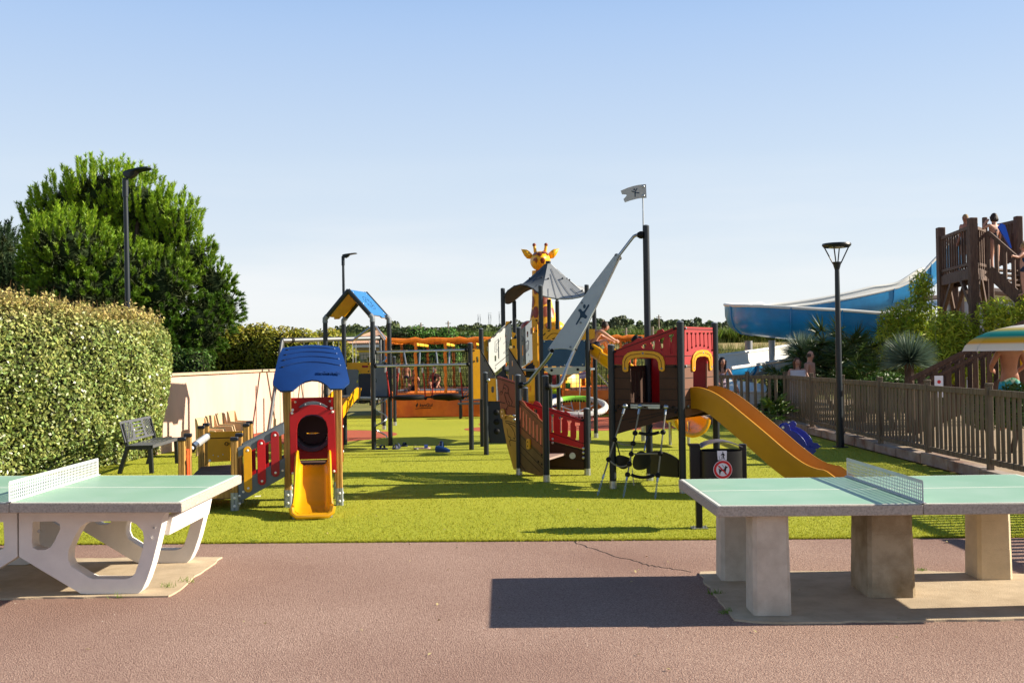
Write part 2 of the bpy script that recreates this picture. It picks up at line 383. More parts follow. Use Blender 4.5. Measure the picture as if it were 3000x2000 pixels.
ys = [-30, 0, 20, 36, 38, 42, 46, 50, 54, 58, 62, 70, 80, 95, 115, 130, 160, 200, 260, 330, 400, 700, 1200, 2500, 5000]; xs = [-5000, -1500, -500, -150, -60, -20, 0, 20, 60, 150, 500, 1500, 5000]
b = MB(); b.add([(x, y, hgt(y)) for y in ys for x in xs], [(i*13+j, i*13+j+1, (i+1)*13+j+1, (i+1)*13+j) for i in range(len(ys)-1) for j in range(12)])
o = b.build('ground', [m_near, m_field], smooth=80, org=(0, 0, 0), kind='structure')
for p in o.data.polygons: p.material_index = 1 if p.center.y > 55 else 0
def sheet(name, pts, z, m, rag=0., step=.25, th=None):
    P = []
    for i in range(len(pts)):
        a, c = V((*pts[i][:2], 0)), V((*pts[(i+1) % len(pts)][:2], 0)); k = max(1, int((c-a).length/step)) if rag else 1
        for j in range(k):
            q = a.lerp(c, j/k); P.append((q.x+random.uniform(-rag, rag), q.y+random.uniform(-rag, rag)))
    pl = Plane((0, 0, z), (1, 0, 0), (0, 1, 0)); b = MB(); b.plate(pl, P, (), th or .003, 0, False); return b.build(name, m, smooth=0, org=(0, 0, 0), kind='structure')
ed = [G(-250, 1597), G(300, 1591), G(700, 1586), G(1200, 1581), G(1800, 1578), G(2350, 1575), G(3100, 1571)]
EY = lambda x: ed[0].y+(ed[-1].y-ed[0].y)*(x-ed[0].x)/(ed[-1].x-ed[0].x)
sheet('pavement', [(-16, -12), (16, -12), (16, EY(16)+.06), (-16, EY(-16)+.06)], -.0035, m_asph, 0)
sheet('artificial_turf', [(-16, EY(-16)), *[(p.x, p.y) for p in ed], (6.33, EY(6.3)), (6.33, 23.6), (4.9, 25.2), (5.5, 29.6), (3, 31), (-5.5, 31), (-6.4, 27), (-8, 18), (-16, 16)], 0, m_turf, .006, .06)
# asphalt crack
ck = cro(0, 0, 1)((1675, 1577), (1690, 1590), (1740, 1607), (1790, 1625), (1850, 1640), (1900, 1655), (1960, 1664), (2040, 1676))
b = MB(); pa = Plane((0, 0, -.003), (1, 0, 0), (0, 1, 0)); pts = []
for p, q in zip(ck[:-1], ck[1:]):
    for j in range(6):
        t = j/6; pts.append((p[0]+(q[0]-p[0])*t+random.uniform(-3, 3), p[1]+(q[1]-p[1])*t+random.uniform(-2, 2)))
b.strip(pa, pts, .012, .002, .0008); b.build('pavement_crack', blkl, smooth=0, kind='structure')
def blob(name, cx, cy, rx, ry, z, m):
    sheet(name, [(cx+rx*cos(t)*(1+.03*sin(3*t)), cy+ry*sin(t)) for t in [2*pi*i/40 for i in range(40)]], z, m)
blob('rubber_surface', -4.7, 22.9, 2.0, 1.9, .004, m_rub)
blob('rubber_surface', 2.2, 26.0, 3.1, 2.6, .004, m_rub)
blob('rubber_surface', -.1, 24.4, 1.1, .9, .0045, m_rub)
sheet('pool_deck', [(6.62, 5), (30, 5), (30, 37), (6.2, 37), (5.55, 30), (5.3, 25.4), (6.75, 23.9)], .006, m_deck)

# ================================================================ stucco wall on the left
stucco = mat('pink_stucco', (.64, .44, .345), .95, nz=(1.6, .16), stretch=(1, 1, .35), bump=(140, .35)); cop = mat('stone_coping', (.55, .43, .30), .9, nz=(6, .3), bump=(60, .4))
w0, w1 = V((-6.82, 18.55, 0)), V((-5.60, 29.5, 0)); wd_ = (w1-w0).normalized(); wnn = V((wd_.y, -wd_.x, 0))
t = thing('garden_wall', 'long low pink stucco wall with stone coping behind the bench and chairs', 'wall', w0)
MB().obox((w0+w1)/2-wnn*.09+V((0, 0, .74)), (w1-w0)/2, wnn*.09, (0, 0, .74)).build('rendered_face', stucco, t)
nc = 23; L_ = (w1-w0).length/nc; cm = mesh_only(MB().box(-.145, .145, -L_/2+.004, L_/2-.004, 0, .05), 'coping_stone', cop)
for i in range(nc):
    c = w0+wd_*(i+.5)*L_-wnn*.09+V((0, 0, 1.481)); inst(cm, 'coping_stone', t, c, atan2(wd_.y, wd_.x)-pi/2)
sp = Plane(w0+wnn*.004, wd_); MB().plate(sp, cro(0, 900, 3.136)((1445, 650), (1470, 630), (1522, 628), (1522, 692), (1450, 698)), (), .004, .001).build('notice_plate', wpl, t)
# far end return block
t = thing('wall_pier', 'white end pier where the pink wall stops behind the blue roof', 'pier', (-5.5, 29.75, 0))
MB().box(-5.72, -5.36, 29.55, 29.95, 0, 1.55).build('pier_block', wpl, t, bevel=.01)
MB().box(-5.75, -5.33, 29.52, 29.98, 1.552, 1.6).build('pier_cap', cop, t)

# ================================================================ table tennis tables
mint = mat('mint_table_coating', (.27, .47, .32), .42, nz=(1.3, .2), bump=(25, .06), c2=(.36, .52, .40)); wline = mat('white_line_paint', (.78, .78, .68), .6)
aggr = mat('exposed_aggregate', (.50, .44, .37), .9, nz=(70, .35), bump=(160, .7)); wconc = mat('white_concrete', (.78, .74, .69), .8, nz=(5, .1), bump=(90, .2))
def tabletop(t, nl, nr, fl, fr, nm, fm, th=.072):
    z = .76
    for h, (a, b_, c, d) in enumerate(((nl, nm, fm, fl), (nm, nr, fr, fm))):
        a, b_, c, d = [V((p.x, p.y, 0)) for p in (a, b_, c, d)]; cen = (a+b_+c+d)/4
        q = [p+(cen-p).normalized()*.002 for p in (a, b_, c, d)]; lo = [p+V((0, 0, z-th)) for p in q]; hi = [p+V((0, 0, z)) for p in q]
        s_ = MB().add(lo+hi, [(3, 2, 1, 0), (4, 5, 6, 7), (0, 1, 5, 4), (1, 2, 6, 5), (2, 3, 7, 6), (3, 0, 4, 7)]).build('tabletop_half', aggr, t, bevel=.007)
        def quad(u0, u1, v0, v1, zz):
            f = lambda u, v: q[0].lerp(q[1], u).lerp(q[3].lerp(q[2], u), v)+V((0, 0, zz)); k = [f(u0, v0), f(u1, v0), f(u1, v1), f(u0, v1)]
            return k+[p-V((0, 0, .002)) for p in k], [(0, 1, 2, 3), (7, 6, 5, 4), (0, 4, 5, 1), (1, 5, 6, 2), (2, 6, 7, 3), (3, 7, 4, 0)]
        e = .012; g0, g1 = (.03, 1) if h == 0 else (0, .97)
        MB().add(*quad(*(e, .996) if h == 0 else (.004, 1-e), .008, .992, z+.0025)).build('line_border', wline, s_, smooth=0)
        b2 = MB(); b2.add(*quad(g0, g1*.998 if h == 0 else g1, .022, .495, z+.004)); b2.add(*quad(g0, g1*.998 if h == 0 else g1, .505, .978, z+.004)); b2.build('playing_surface', mint, s_, smooth=0); MB().add(*quad(g0*.5, g1, .4935, .5065, z+.0052)).build('centre_line', wline, s_, smooth=0)
def perfnet(length, h=.152, rows=5, th=.0012):
    b = MB(); ncol = max(8, round(length/(h/rows)/1.0)); mx, mz = .02, .018; cw = (length-2*mx)/ncol; ch = (h-.016-mz)/rows; z0 = .012
    def cell(x0, x1, za, zb, hole):
        cx, cz = (x0+x1)/2, (za+zb)/2; hx, hz = (x1-x0)/2, (zb-za)/2; n = 8
        if not hole: b.box(x0, x1, -th/2, th/2, za, zb); return
        sq = [(1, 0), (1, 1), (0, 1), (-1, 1), (-1, 0), (-1, -1), (0, -1), (1, -1)]; rr = min(hx, hz)*.84
        vs = []
        for y in (-th/2, th/2):
            vs += [(cx+a*hx, y, cz+c*hz) for a, c in sq]; vs += [(cx+rr*cos(2*pi*k/n)*.95, y, cz+rr*1.12*sin(2*pi*k/n)) for k in range(n)]
        fs = []
        for k in range(n):
            j = (k+1) % n; fs += [(k, j, 8+j, 8+k), (16+j, 16+k, 24+k, 24+j), (8+k, 8+j, 24+j, 24+k)]
        b.add(vs, fs)
    for i in range(ncol):
        for j in range(rows): cell(mx+i*cw, mx+(i+1)*cw, z0+j*ch, z0+(j+1)*ch, True)
    b.box(0, mx, -th/2, th/2, z0, h-.006); b.box(length-mx, length, -th/2, th/2, z0, h-.006); b.box(.008, length-.008, -th/2, th/2, z0+rows*ch, h)
    b.box(0, length, -th/2-.018, th/2+.018, 0, .006); b.box(0, length, -th/2-.001, th/2+.001, .006, z0)
    return b
def net(a, c, m, label):
    a, c = V(a), V(c); me = mesh_only(perfnet((c-a).length), 'net_plate', m, 0)
    o = inst(me, 'table_net', None, a, atan2((c-a).y, (c-a).x)); tag(o, label, 'net'); return o
# right table -------------------------------------------------
F = cro(1950, 1280, 2.24); Z = .76
nl, fl = G(2099.6, 1483, Z), G(1987, 1403.5, Z); nm, fm = G(2706, 1476.5, Z), G(2481, 1397, Z); fr = G(2983, 1388.5, Z); nr = nm+(nm-nl)
t = thing('table_tennis_table', 'mint green table tennis table standing on five pale square concrete pillars', 'ping-pong table', ((nm+fm)/2).to_2d().to_3d())
tabletop(t, nl, nr, fl, fr, nm, fm)
ax = (nr-nl).normalized(); ay = ((fm-nm)-ax*(fm-nm).dot(ax)).normalized()
def pillar(c, w, d, m, h=.688):
    c = V((c.x, c.y, 0)); ch = .025; base = []
    for sx, sy in ((-1, -1), (1, -1), (1, 1), (-1, 1)):
        k = [(sx*(w/2-ch), sy*d/2), (sx*w/2, sy*(d/2-ch))]
        if sx*sy < 0: k = k[::-1]
        k = k if sx*sy > 0 else k
        base += k
    base = [(w/2-ch, -d/2), (w/2, -d/2+ch), (w/2, d/2-ch), (w/2-ch, d/2), (-w/2+ch, d/2), (-w/2, d/2-ch), (-w/2, -d/2+ch), (-w/2+ch, -d/2)]
    secs = [[c+ax*x*f+ay*y*f+V((0, 0, z)) for x, y in base] for z, f in ((.012, 1.03), (.24, 1.01), (.2405, 1.0), (.243, 1.0), (.46, .985), (.461, .975), (h, .965))]
    return MB().loft(secs, True, True).build('pillar', m, t, smooth=20)
pw, pd = .25, .26
mould = mat('mould_stained_concrete', (.47, .38, .26), .9, nz=(3.5, .5), bump=(120, .6), c2=(.22, .16, .09)); warmc = mat('warm_concrete', (.62, .50, .33), .9, nz=(6, .15), bump=(120, .5))
n1 = G(*F((705, 1183))[0])+ay*pd/2; pillar(n1, pw, pd, wconc if 0 else conc)
f1 = G(*F((470, 953))[0])+ay*pd/2+ax*.01; pillar(f1, pw, pd, conc)
f2 = G(*F((2170, 944))[0])+ay*pd/2; pillar(f2, pw+.01, pd, warmc)
pillar(G(*F((1493, 1065))[0])+ay*.22, .33, .42, mould)
pillar(n1+(f2-f1), pw, pd, warmc)
net(fm+V((0, 0, .006)), nm+V((0, 0, .006)), mat('net_metal', (.52, .545, .55), .45, nz=(8, .1)), 'perforated white metal net across the pillar-legged table')
sheet('concrete_slab', [G(*p) for p in F((215, 885), (300, 1010), (385, 1130), (455, 1200), (700, 1222), (2700, 1195), (2900, 900), (2200, 905), (1700, 882), (1200, 884))], .010, m_slab, .02, .1, .02)
# left table --------------------------------------------------
E = cro(0, 1300, 3.136)
nr, fr = G(*E((1672, 540))[0], Z), G(*E((2222, 286))[0], Z); nm, fm = G(*E((80, 545))[0], Z), G(*E((905, 290))[0], Z); nl, fl = nm+(nm-nr), fm+(fm-fr)
t = thing('table_tennis_table', 'mint green table tennis table on curved white concrete side frames beside the hedge', 'ping-pong table', ((nm+fm)/2).to_2d().to_3d())
tabletop(t, nl, nr, fl, fr, nm, fm)
net(fm+V((0, 0, .006)), nm+V((0, 0, .006)), mat('net_metal', (.52, .545, .55), .45, nz=(8, .1)), 'perforated white metal net across the table beside the hedge')
yN = G(*E((1000, 1390))[0]).y; plN = FP(yN); plF = FP(yN+1.13)
rt = [(172, 560), (1562, 560), (1552, 600), (1505, 660), (1450, 900), (1400, 1100), (1350, 1250), (1310, 1335), (1275, 1372), (1230, 1390), (790, 1390), (740, 1375), (175, 1037)]
big = [(870, 712), (1180, 706), (1250, 735), (1310, 800), (1322, 860), (1310, 960), (1270, 1100), (1240, 1185), (1205, 1225), (1150, 1240), (850, 1237), (800, 1215), (650, 1120), (625, 1060), (628, 980), (680, 860), (735, 765), (790, 722)]
sml = [(300, 713), (510, 710), (545, 735), (552, 780), (500, 890), (465, 945), (415, 972), (345, 972), (300, 950), (292, 900)]
mir = lambda l: [(2*165-a, b_) for a, b_ in l][::-1]
for pl, nm_ in ((plN, 'side_frame'), (plF, 'side_frame')):
    for L2 in (0, 1):
        g = [pl.uv(*p) if pl is plN else plN.uv(*p) for p in E(rt)]; h1 = [plN.uv(*p) for p in E(big)]; h2 = [plN.uv(*p) for p in E(sml)]
        if L2:
            u0 = plN.uv(*E((168, 700))[0])[0]; f_ = lambda l: [(2*u0-a-.006, b_) for a, b_ in l][::-1]; g, h1, h2 = f_(g), f_(h1), f_(h2)
        zt = .684; g = [(a, min(b_, zt)) for a, b_ in g]; g = [(a, max(b_, .012)) for a, b_ in g]
        MB().plate(pl, g, (h1, h2), .12, 0, False).build(nm_, wconc, t, bevel=.006, smooth=40)
xe = plN.uv(*E((1500, 760))[0])[0]
for sgn in (0, 1):
    xx = xe if not sgn else 2*plN.uv(*E((168, 700))[0])[0]-xe
    MB().add([(xx-.045+dx+k*.0, y, z) for z, k in ((.43, 1), (.575, 0)) for y in (yN+.122, yN+1.128) for dx in ((-.03, .05) if z < .5 else (0, .08))], [(0, 1, 3, 2), (4, 6, 7, 5), (0, 4, 5, 1), (2, 3, 7, 6), (0, 2, 6, 4), (1, 5, 7, 3)]).build('cross_beam', wconc, t, bevel=.006)
for i, p in enumerate(E((1414, 768), (1388, 863))):
    MB().disc(plN, *p, .016, .006, .004).build('bolt_recess', wconc, t); MB().disc(plN, *p, .008, .006, .008).build('bolt', dsteel if i == 0 else wconc, t)
p = E((328, 812))[0]; MB().disc(plN, *p, .013, .008, -.05).build('bolt', dsteel, t)
sl = [G(*p) for p in E((-900, 1440), (1535, 1402), (1600, 1370), (1700, 1310), (1800, 1220), (1880, 1160), (2035, 1045), (-900, 1075))]
sheet('concrete_slab', sl, .010, m_slab, .015, .1, .02)
wg = mat('weed_green', (.16, .26, .03), .7, trans=.3)
def weeds(x, y, n, s, label):
    c = G(x, y); bs = np.array([[c.x+random.gauss(0, s*.5), c.y+random.gauss(0, s*.4), .0] for _ in range(n)]); d = unit(np.c_[rng.normal(0, .5, (n, 2)), np.full(n, 1.)])
    o = npmesh('weed', blades(bs, d, rng.uniform(.4, 1, (n, 1))*s, .006), 3, wg, org=(c.x, c.y, 0), kind='stuff'); o['label'] = label
weeds(*E((1540, 1320))[0], 26, .075, 'grass tuft on the slab by the left table'); weeds(*E((1715, 1270))[0], 30, .07, 'grass tuft at the slab edge'); weeds(*E((1075, 1410))[0], 10, .06, 'dry blades at the table foot')
weeds(*F((330, 1030))[0], 60, .05, 'weeds along the slab edge'); weeds(*F((400, 1150))[0], 50, .05, 'weeds along the slab edge'); weeds(*F((1680, 880))[0], 60, .04, 'weeds behind the middle pillar'); weeds(*E((2330, 905))[0], 50, .05, 'grass growing at the turf edge')
# ================================================================ toddler unit, front left
C4 = cro(500, 1100, 3.485); C6 = cro(780, 950, 5.6); C8 = cro(650, 1280, 5.88)
P1, P2 = G(844.3, 1485), G(995, 1479); dx = (P2-P1).normalized(); dy = V((-dx.y, dx.x, 0)); PB3, PB4 = P1+dy*.62-dx*.02, P2+dy*.62-dx*.02
t = thing('toddler_play_unit', 'small wooden-post climbing unit with arched blue roof, red panels, ramp and short yellow slide', 'play unit', (P1+P2)/2)
def wpost(p, h, name='timber_post', plate=True, cap=False, w=.082):
    p = V((p.x, p.y, 0)); q = w/2; c = .012; gr = .006
    out = [(-q+c, -q), (-gr, -q), (-gr*.3, -q+gr), (gr, -q), (q-c, -q), (q, -q+c), (q, -gr), (q-gr, 0), (q, gr), (q, q-c), (q-c, q), (-q+c, q), (-q, q-c), (-q, gr), (-q+gr, 0), (-q, -gr), (-q, -q+c)]
    b = MB().loft([[p+dx*x+dy*y+V((0, 0, z)) for x, y in out] for z in (.14 if plate else 0, h)], True, True).build(name, wood, t, smooth=20)
    if plate:
        MB().loft([[p+dx*x*1.12+dy*y*1.12+V((0, 0, z)) for x, y in out] for z in (0, .21)], True, True).build('steel_shoe', mat('shoe_steel', (.33, .37, .40), .45, .6, nz=(12, .2)), b, smooth=20)
        for zz in (.055, .15):
            pl = Plane(p-dy*(q*1.12), dx); MB().disc(pl, 0, zz, .017, dome=True, off=0, px=False).build('bolt_cap', wht, b)
            pl = Plane(p+dx*(q*1.12), dy); pl.N = dx.copy(); MB().disc(pl, 0, zz, .017, dome=True, off=0, px=False).build('bolt_cap', wht, b)
    if cap: MB().obox(p+V((0, 0, h+.012)), dx*(q+.006), dy*(q+.006), (0, 0, .022)).build('post_cap', mat('post_cap_plastic', (.012, .016, .024), .3), b, bevel=.01)
    return b
for p in (P1, P2): wpost(p, 1.50)
for p in (PB3, PB4): wpost(p, 1.50)
mid = (P1+P2)/2
# roof: front and rear curved shells
ridge = 1.93; yF, yB = -.16, .78
oc = C6((265, 400), (370, 385), (500, 370), (750, 352), (980, 362), (1185, 380), (1215, 430), (1260, 550), (1315, 740), (1365, 940), (1365, 962), (1250, 1068), (1050, 1090), (1000, 1040), (930, 1000), (850, 972), (750, 966), (650, 985), (560, 1020), (490, 1070), (430, 1118), (240, 1108), (108, 998), (108, 960), (140, 830), (170, 700), (210, 540))
a_ = mid+dy*yF; rp = P3((*(a_-dx*.4).to_2d(), 1.40), (*(a_+dx*.4).to_2d(), 1.40), (*(mid+dy*.31).to_2d(), 1.93))
q = [rp.uv(*p) for p in oc]; vmax = max(b for a, b in q); umid = (min(a for a, b in q)+max(a for a, b in q))/2; hw = (max(a for a, b in q)-min(a for a, b in q))/2
def roofshell(name, flip):
    flat = [V((*p, 0)) for p in q]; b = MB(); tri = geometry.tessellate_polygon([flat])
    # subdivide through a grid: clip by rows for the curve
    bm = bmesh.new(); vs = [bm.verts.new(p) for p in flat]; f = bm.faces.new(vs)
    for i in range(1, 14): bmesh.ops.bisect_plane(bm, geom=bm.faces[:]+bm.edges[:]+bm.verts[:], plane_co=(umid-hw+2*hw*i/14, 0, 0), plane_no=(1, 0, 0))
    for i in range(1, 6): bmesh.ops.bisect_plane(bm, geom=bm.faces[:]+bm.edges[:]+bm.verts[:], plane_co=(0, vmax*i/6, 0), plane_no=(0, 1, 0))
    bm.verts.ensure_lookup_table(); bm.verts.index_update(); P = []
    for v in bm.verts:
        u, w_ = v.co.x, v.co.y; bow = .10*(1-((u-umid)/hw)**2)*(.35+.65*(1-w_/vmax)); k = .035*sin(pi*min(1, max(0, w_/vmax)))
        P.append((u, w_, bow*.55+k))
    fs = [tuple(x.index for x in f.verts) for f in bm.faces]; bm.free(); n = len(P)
    def W(u, w_, k):
        p = rp.w(u, w_, k)
        if flip: r = (p-mid).dot(dy)-.31; p = p-dy*(2*r)
        return p
    ed = {}
    for f in fs:
        for i in range(len(f)): e = (f[i], f[(i+1) % len(f)]); ed[e] = 1
    vs = [W(a, b_, c) for a, b_, c in P]+[W(a, b_, c-.03) for a, b_, c in P]; F2 = fs+[tuple(n+i for i in f[::-1]) for f in fs]
    for (i, j) in ed:
        if (j, i) not in ed: F2.append((i, j, n+j, n+i))
    o = MB().add(vs, F2).build(name, blu, t, smooth=45); return o, W
def zk(u, w_): return .055*(1-((u-umid)/hw)**2)*(.35+.65*(1-w_/vmax))+.035*sin(pi*min(1, max(0, w_/vmax)))
for fl in (0, 1):
    o, W = roofshell('roof_shell', fl)
    for (x0, y0), (x1, y1), yc in (((345, 440), (1115, 422), 398), ((315, 535), (1150, 512), 482), ((288, 630), (1185, 607), 572), ((268, 745), (1210, 715), 672)):
        pts = []
        for i in range(13):
            s_ = i/12; px = x0+(x1-x0)*s_; py = (y0+(y1-y0)*s_)*(2*s_-1)**2+(yc)*(1-(2*s_-1)**2); a, b_ = rp.uv(*C6((px, py))[0]); pts.append(W(a, b_, zk(a, b_)-.001))
        MB().tube(pts, [.006]+[.014]*11+[.006], 8).build('moulded_rib', blu, o, smooth=60)
        if not fl:
            MB().sph(pts[-1], .013, 8, 5).build('rib_end', mat('rib_highlight', (.10, .16, .35), .3), o)
            MB().sph(pts[0], (.022, .012, .009), 8, 5).build('rib_end', navd, o)
u0, v0 = rp.uv(*C6((858, 882))[0]); u1, _v = rp.uv(*C6((1140, 882))[0])
tp = Plane(rp.w(u0, v0, zk(u0, v0)), rp.U, rp.W); tp.N = rp.N.copy()
e1 = rp.w(u1, v0, zk(u1, v0)); tp.U = (e1-tp.o).normalized(); tp.N = tp.U.cross(rp.W).normalized(); tp.N = tp.N if tp.N.dot(rp.N) > 0 else -tp.N
lt = mat('embossed_letter_blue', (.011, .042, .165), .45)
text_mesh('embossed_lettering', 'KOMPAN', lt, t, tp, 0, 0, .062, k=.018, ext=.004, bold=.0022, squash=.78)
for a, b_ in (((1150, 868), (1158, 830)), ((1140, 838), (1178, 846)), ((1160, 838), (1182, 818))):
    p, r_ = C6(a, b_); uu, vv = rp.uv(*p), rp.uv(*r_); MB().tube([W(uu[0], uu[1], zk(*uu)+.002) if 0 else rp.w(*uu, zk(*uu)+.004), rp.w(*vv, zk(*vv)+.004)], .0035, 6).build('embossed_figure', lt, t)
# front red frame
fp = Plane(P1-dy*.052, dx); fo = C4((1213, 372), (1290, 368), (1310, 350), (1350, 318), (1400, 302), (1450, 298), (1510, 302), (1560, 318), (1600, 342), (1630, 352), (1674, 350), (1692, 992), (1606, 997), (1606, 800), (1604, 700), (1604, 540), (1585, 470), (1545, 420), (1500, 398), (1440, 395), (1380, 405), (1330, 440), (1300, 490), (1290, 550), (1290, 700), (1292, 810), (1292, 1006), (1225, 1008))
g = MB().plate(fp, fo, (), .019).build('front_panel', red, t, bevel=.003)
for p in C4((1239, 383), (1652, 369), (1247, 995), (1667, 975)): MB().disc(fp, *p, .0165, dome=True, off=0).build('bolt_cap', wht, g)
# gangway front edge and deck
zd = .50
for i in range(5):
    MB().obox(mid+dy*(.03+.123*i)+V((0, 0, zd-.015)), dx*.262, dy*.058, (0, 0, .015)).build('deck_board', deckw, t)
# back panel with crawl ring
bp_ = Plane(PB3+dy*.055, dx); bo = [(.0-.03, .50), (.62, .50), (.62, 1.285), (-.03, 1.285)]; cx = .30; hole = [(cx+.205*cos(2*pi*k/28), .86+.205*sin(2*pi*k/28)) for k in range(28)][::-1]
g = MB().plate(bp_, bo, (hole,), .019, 0, False).build('rear_panel', red, t, bevel=.003)
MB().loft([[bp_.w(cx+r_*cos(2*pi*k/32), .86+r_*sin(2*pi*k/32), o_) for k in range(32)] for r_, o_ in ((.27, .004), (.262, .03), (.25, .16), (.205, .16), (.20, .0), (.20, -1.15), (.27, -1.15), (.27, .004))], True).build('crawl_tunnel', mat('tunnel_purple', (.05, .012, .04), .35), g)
MB().plate(bp_, [(cx+.2*cos(2*pi*k/24), .86+.2*sin(2*pi*k/24)) for k in range(24)], ([(cx-.09, .80), (cx-.04, .788), (cx+.03, .788), (cx+.09, .80), (cx+.03, .808), (cx-.04, .808)],), .02, -.42, False).build('tunnel_end', mat('tunnel_dim_red', (.10, .006, .012), .4), g)  # added closing plate, its dark red painting the dim depth of the tunnel
for p in C6((475, 1272), (1045, 1258)): MB().disc(bp_, *p, .0165, dome=True, off=.0).build('bolt_cap', wht, g)
arc = [bp_.uv(*p) for p in C6((530, 1362), (560, 1330), (620, 1290), (690, 1268), (760, 1260), (830, 1266), (890, 1285), (950, 1315), (1000, 1350))]; ip_ = C6((1000, 1350), (975, 1356), (930, 1330), (860, 1312), (760, 1306), (680, 1315), (620, 1338), (600, 1365))
fp2 = Plane(P1+dy*.10, dx); MB().plate(fp2, C6((530, 1362), (560, 1330), (620, 1290), (690, 1268), (760, 1260), (830, 1266), (890, 1285), (950, 1315), (1005, 1350), (960, 1375), (900, 1345), (830, 1330), (760, 1325), (680, 1332), (620, 1355), (600, 1370)), (), .02).build('arch_rail', grd, t, bevel=.003)
for p in C6((640, 1312), (886, 1305)): MB().disc(fp2, *p, .009, dome=True, off=0).build('bolt_cap', wht, t)
for p in C6((432, 1402), (1070, 1374)): MB().disc(fp, *p, .016, .05, .02).build('bracket', steel, t)
# side panels of the tower (right side open red slats, seen edge on)
sp_ = Plane(P2+dx*.052, dy); sp_.N = dx.copy(); g = MB().plate(sp_, [(.03, .52), (.59, .52), (.59, 1.12), (.31, 1.2), (.03, 1.12)], ([(.2, .6), (.2, .95), (.42, .95), (.42, .6)],), .019, 0, False).build('side_panel', red, t)
for zz in (.95, .65): MB().disc(sp_, .0, zz, .016, dome=True, off=0, px=False).build('bolt_cap', wht, g)
# slide
def chute(pts, w, wall, m, name='slide', parent=None, side=None, flare=(1, 1), th=.022, ribs=4, endround=0):
    """pts: centre line of the bed"""
    P = smooth_path(pts, 7); n = len(P); secs = []
    for i, p in enumerate(P):
        tg = (P[min(i+1, n-1)]-P[max(i-1, 0)]).normalized(); sd = (side or V((tg.y, -tg.x, 0))).normalized(); up = sd.cross(tg); up = up if up.z > 0 else -up
        f = i/(n-1); hw = w/2*(flare[0]+(flare[1]-flare[0])*f); hh = wall if not callable(wall) else wall(f)
        prof = [(-hw-.012, -.004), (-hw-.02, hh*.5), (-hw-.022, hh), (-hw-.004, hh+.012), (-hw+.012, hh), (-hw+.016, hh*.5), (-hw+.035, .02), (-hw+.075, 0)]
        nr_ = ribs; xs_ = [-hw+.075+(2*hw-.15)*k/(nr_*2) for k in range(1, nr_*2)]; prof += [(x, .0055 if k % 2 == 0 else -.001) for k, x in enumerate(xs_)] if ribs else [(0, 0)]
        prof += [(-a, b_) for a, b_ in prof[7::-1]]; prof += [(hw-.03, -th), (-hw+.03, -th)]
        secs.append([p+sd*a+up*b_ for a, b_ in prof])
    return MB().loft(secs, True, True).build(name, m, parent, smooth=50)
s0 = mid-dy*.02; Zs = lambda k, z: s0-dy*k+V((0, 0, z))
chute([Zs(.0, .50), Zs(.10, .495), Zs(.25, .41), Zs(.45, .25), Zs(.65, .12), Zs(.82, .072), Zs(.98, .068)], .40, lambda f: .17-.08*f, yels, 'slide', t, dx, (.92, 1.05))
e0 = Zs(.99, .045); MB().tube([e0-dx*.225+V((0, 0, .09)), e0-dx*.215+dy*.0-dy*.02+V((0, 0, .035)), e0-dx*.17-dy*.035, e0-dy*.045, e0+dx*.17-dy*.035, e0+dx*.215-dy*.02+V((0, 0, .035)), e0+dx*.225+V((0, 0, .09))], .032, 10).build('slide_lip', yels, t)
for k in (-.2, .2): MB().cyl(Zs(.9, 0)+dx*k, Zs(.9, .06)+dx*k, .02).build('slide_foot', steel, t)
# ramp to the left with barrier planks
Q1 = G(688.6, 1494); rp1 = Plane(Q1-dy*.045, (P1-Q1)); Qd = (P1-Q1).normalized(); Q2 = V((*(G(688.6, 1494)+dy*.62).to_2d(), 0))
wpost(Q1, .83, cap=True); wpost(Q2, .83, cap=True)
def barrier(plane, parent, flipc=0):
    r_ = MB().plate(plane, C4((684, 735), (1156, 490), (1160, 592), (690, 832)), (), .03).build('handrail', grd, parent, bevel=.004)
    MB().plate(plane, C4((690, 1105), (760, 1060), (1168, 838), (1168, 1030), (760, 1260), (700, 1280)), (), .035).build('stringer', grd, parent, bevel=.004)
    for i, (xa, xb, ya, yb, m_) in enumerate(((745, 828, 720, 1188, yel), (885, 968, 648, 1115, red), (1023, 1107, 565, 1030, mat('deep_red_panel', (.30, .01, .014), .4)))):
        if flipc: m_ = (red, red, yel)[i]
        cxm = (xa+xb)/2; rr = (xb-xa)/2; o2 = [plane.uv(*p) for p in C4(*[(cxm-4+rr*cos(a), ya+rr-rr*sin(a)) for a in [pi-pi*k/8 for k in range(9)]], *[(cxm+4+rr*cos(a), yb-rr-rr*sin(a)) for a in [-pi*k/8 for k in range(9)]])]
        pk = MB().plate(plane, o2, (), .019, .021, False).build('barrier_plank', m_, parent, bevel=.003)
        for p in C4((cxm-2, ya+rr), (cxm+5, yb-rr)): MB().disc(plane, *p, .0155, dome=True, off=.021).build('bolt_cap', wht, pk)
    return r_
barrier(rp1, t); n_ = len(t.children)
for p in C4((742, 1184), (704, 1226), (706, 1306), (1143, 967)): MB().disc(rp1, *p, .0155, dome=True, off=0).build('bolt_cap', wht, t)
rb = Plane(rp1.o+dy*.62, rp1.U); rb.uv = lambda x, y, _r=rp1: _r.uv(x, y); barrier(rb, t, 1)
for i in range(7):
    f = (i+.5)/7; c = Q1.lerp(P1, .1+f*.85)+dy*.31; MB().obox(c+V((0, 0, .12+.37*f)), Qd*.04+V((0, 0, .025)), dy*.26, V((0, 0, .012))).build('ramp_tread', deckw, t)
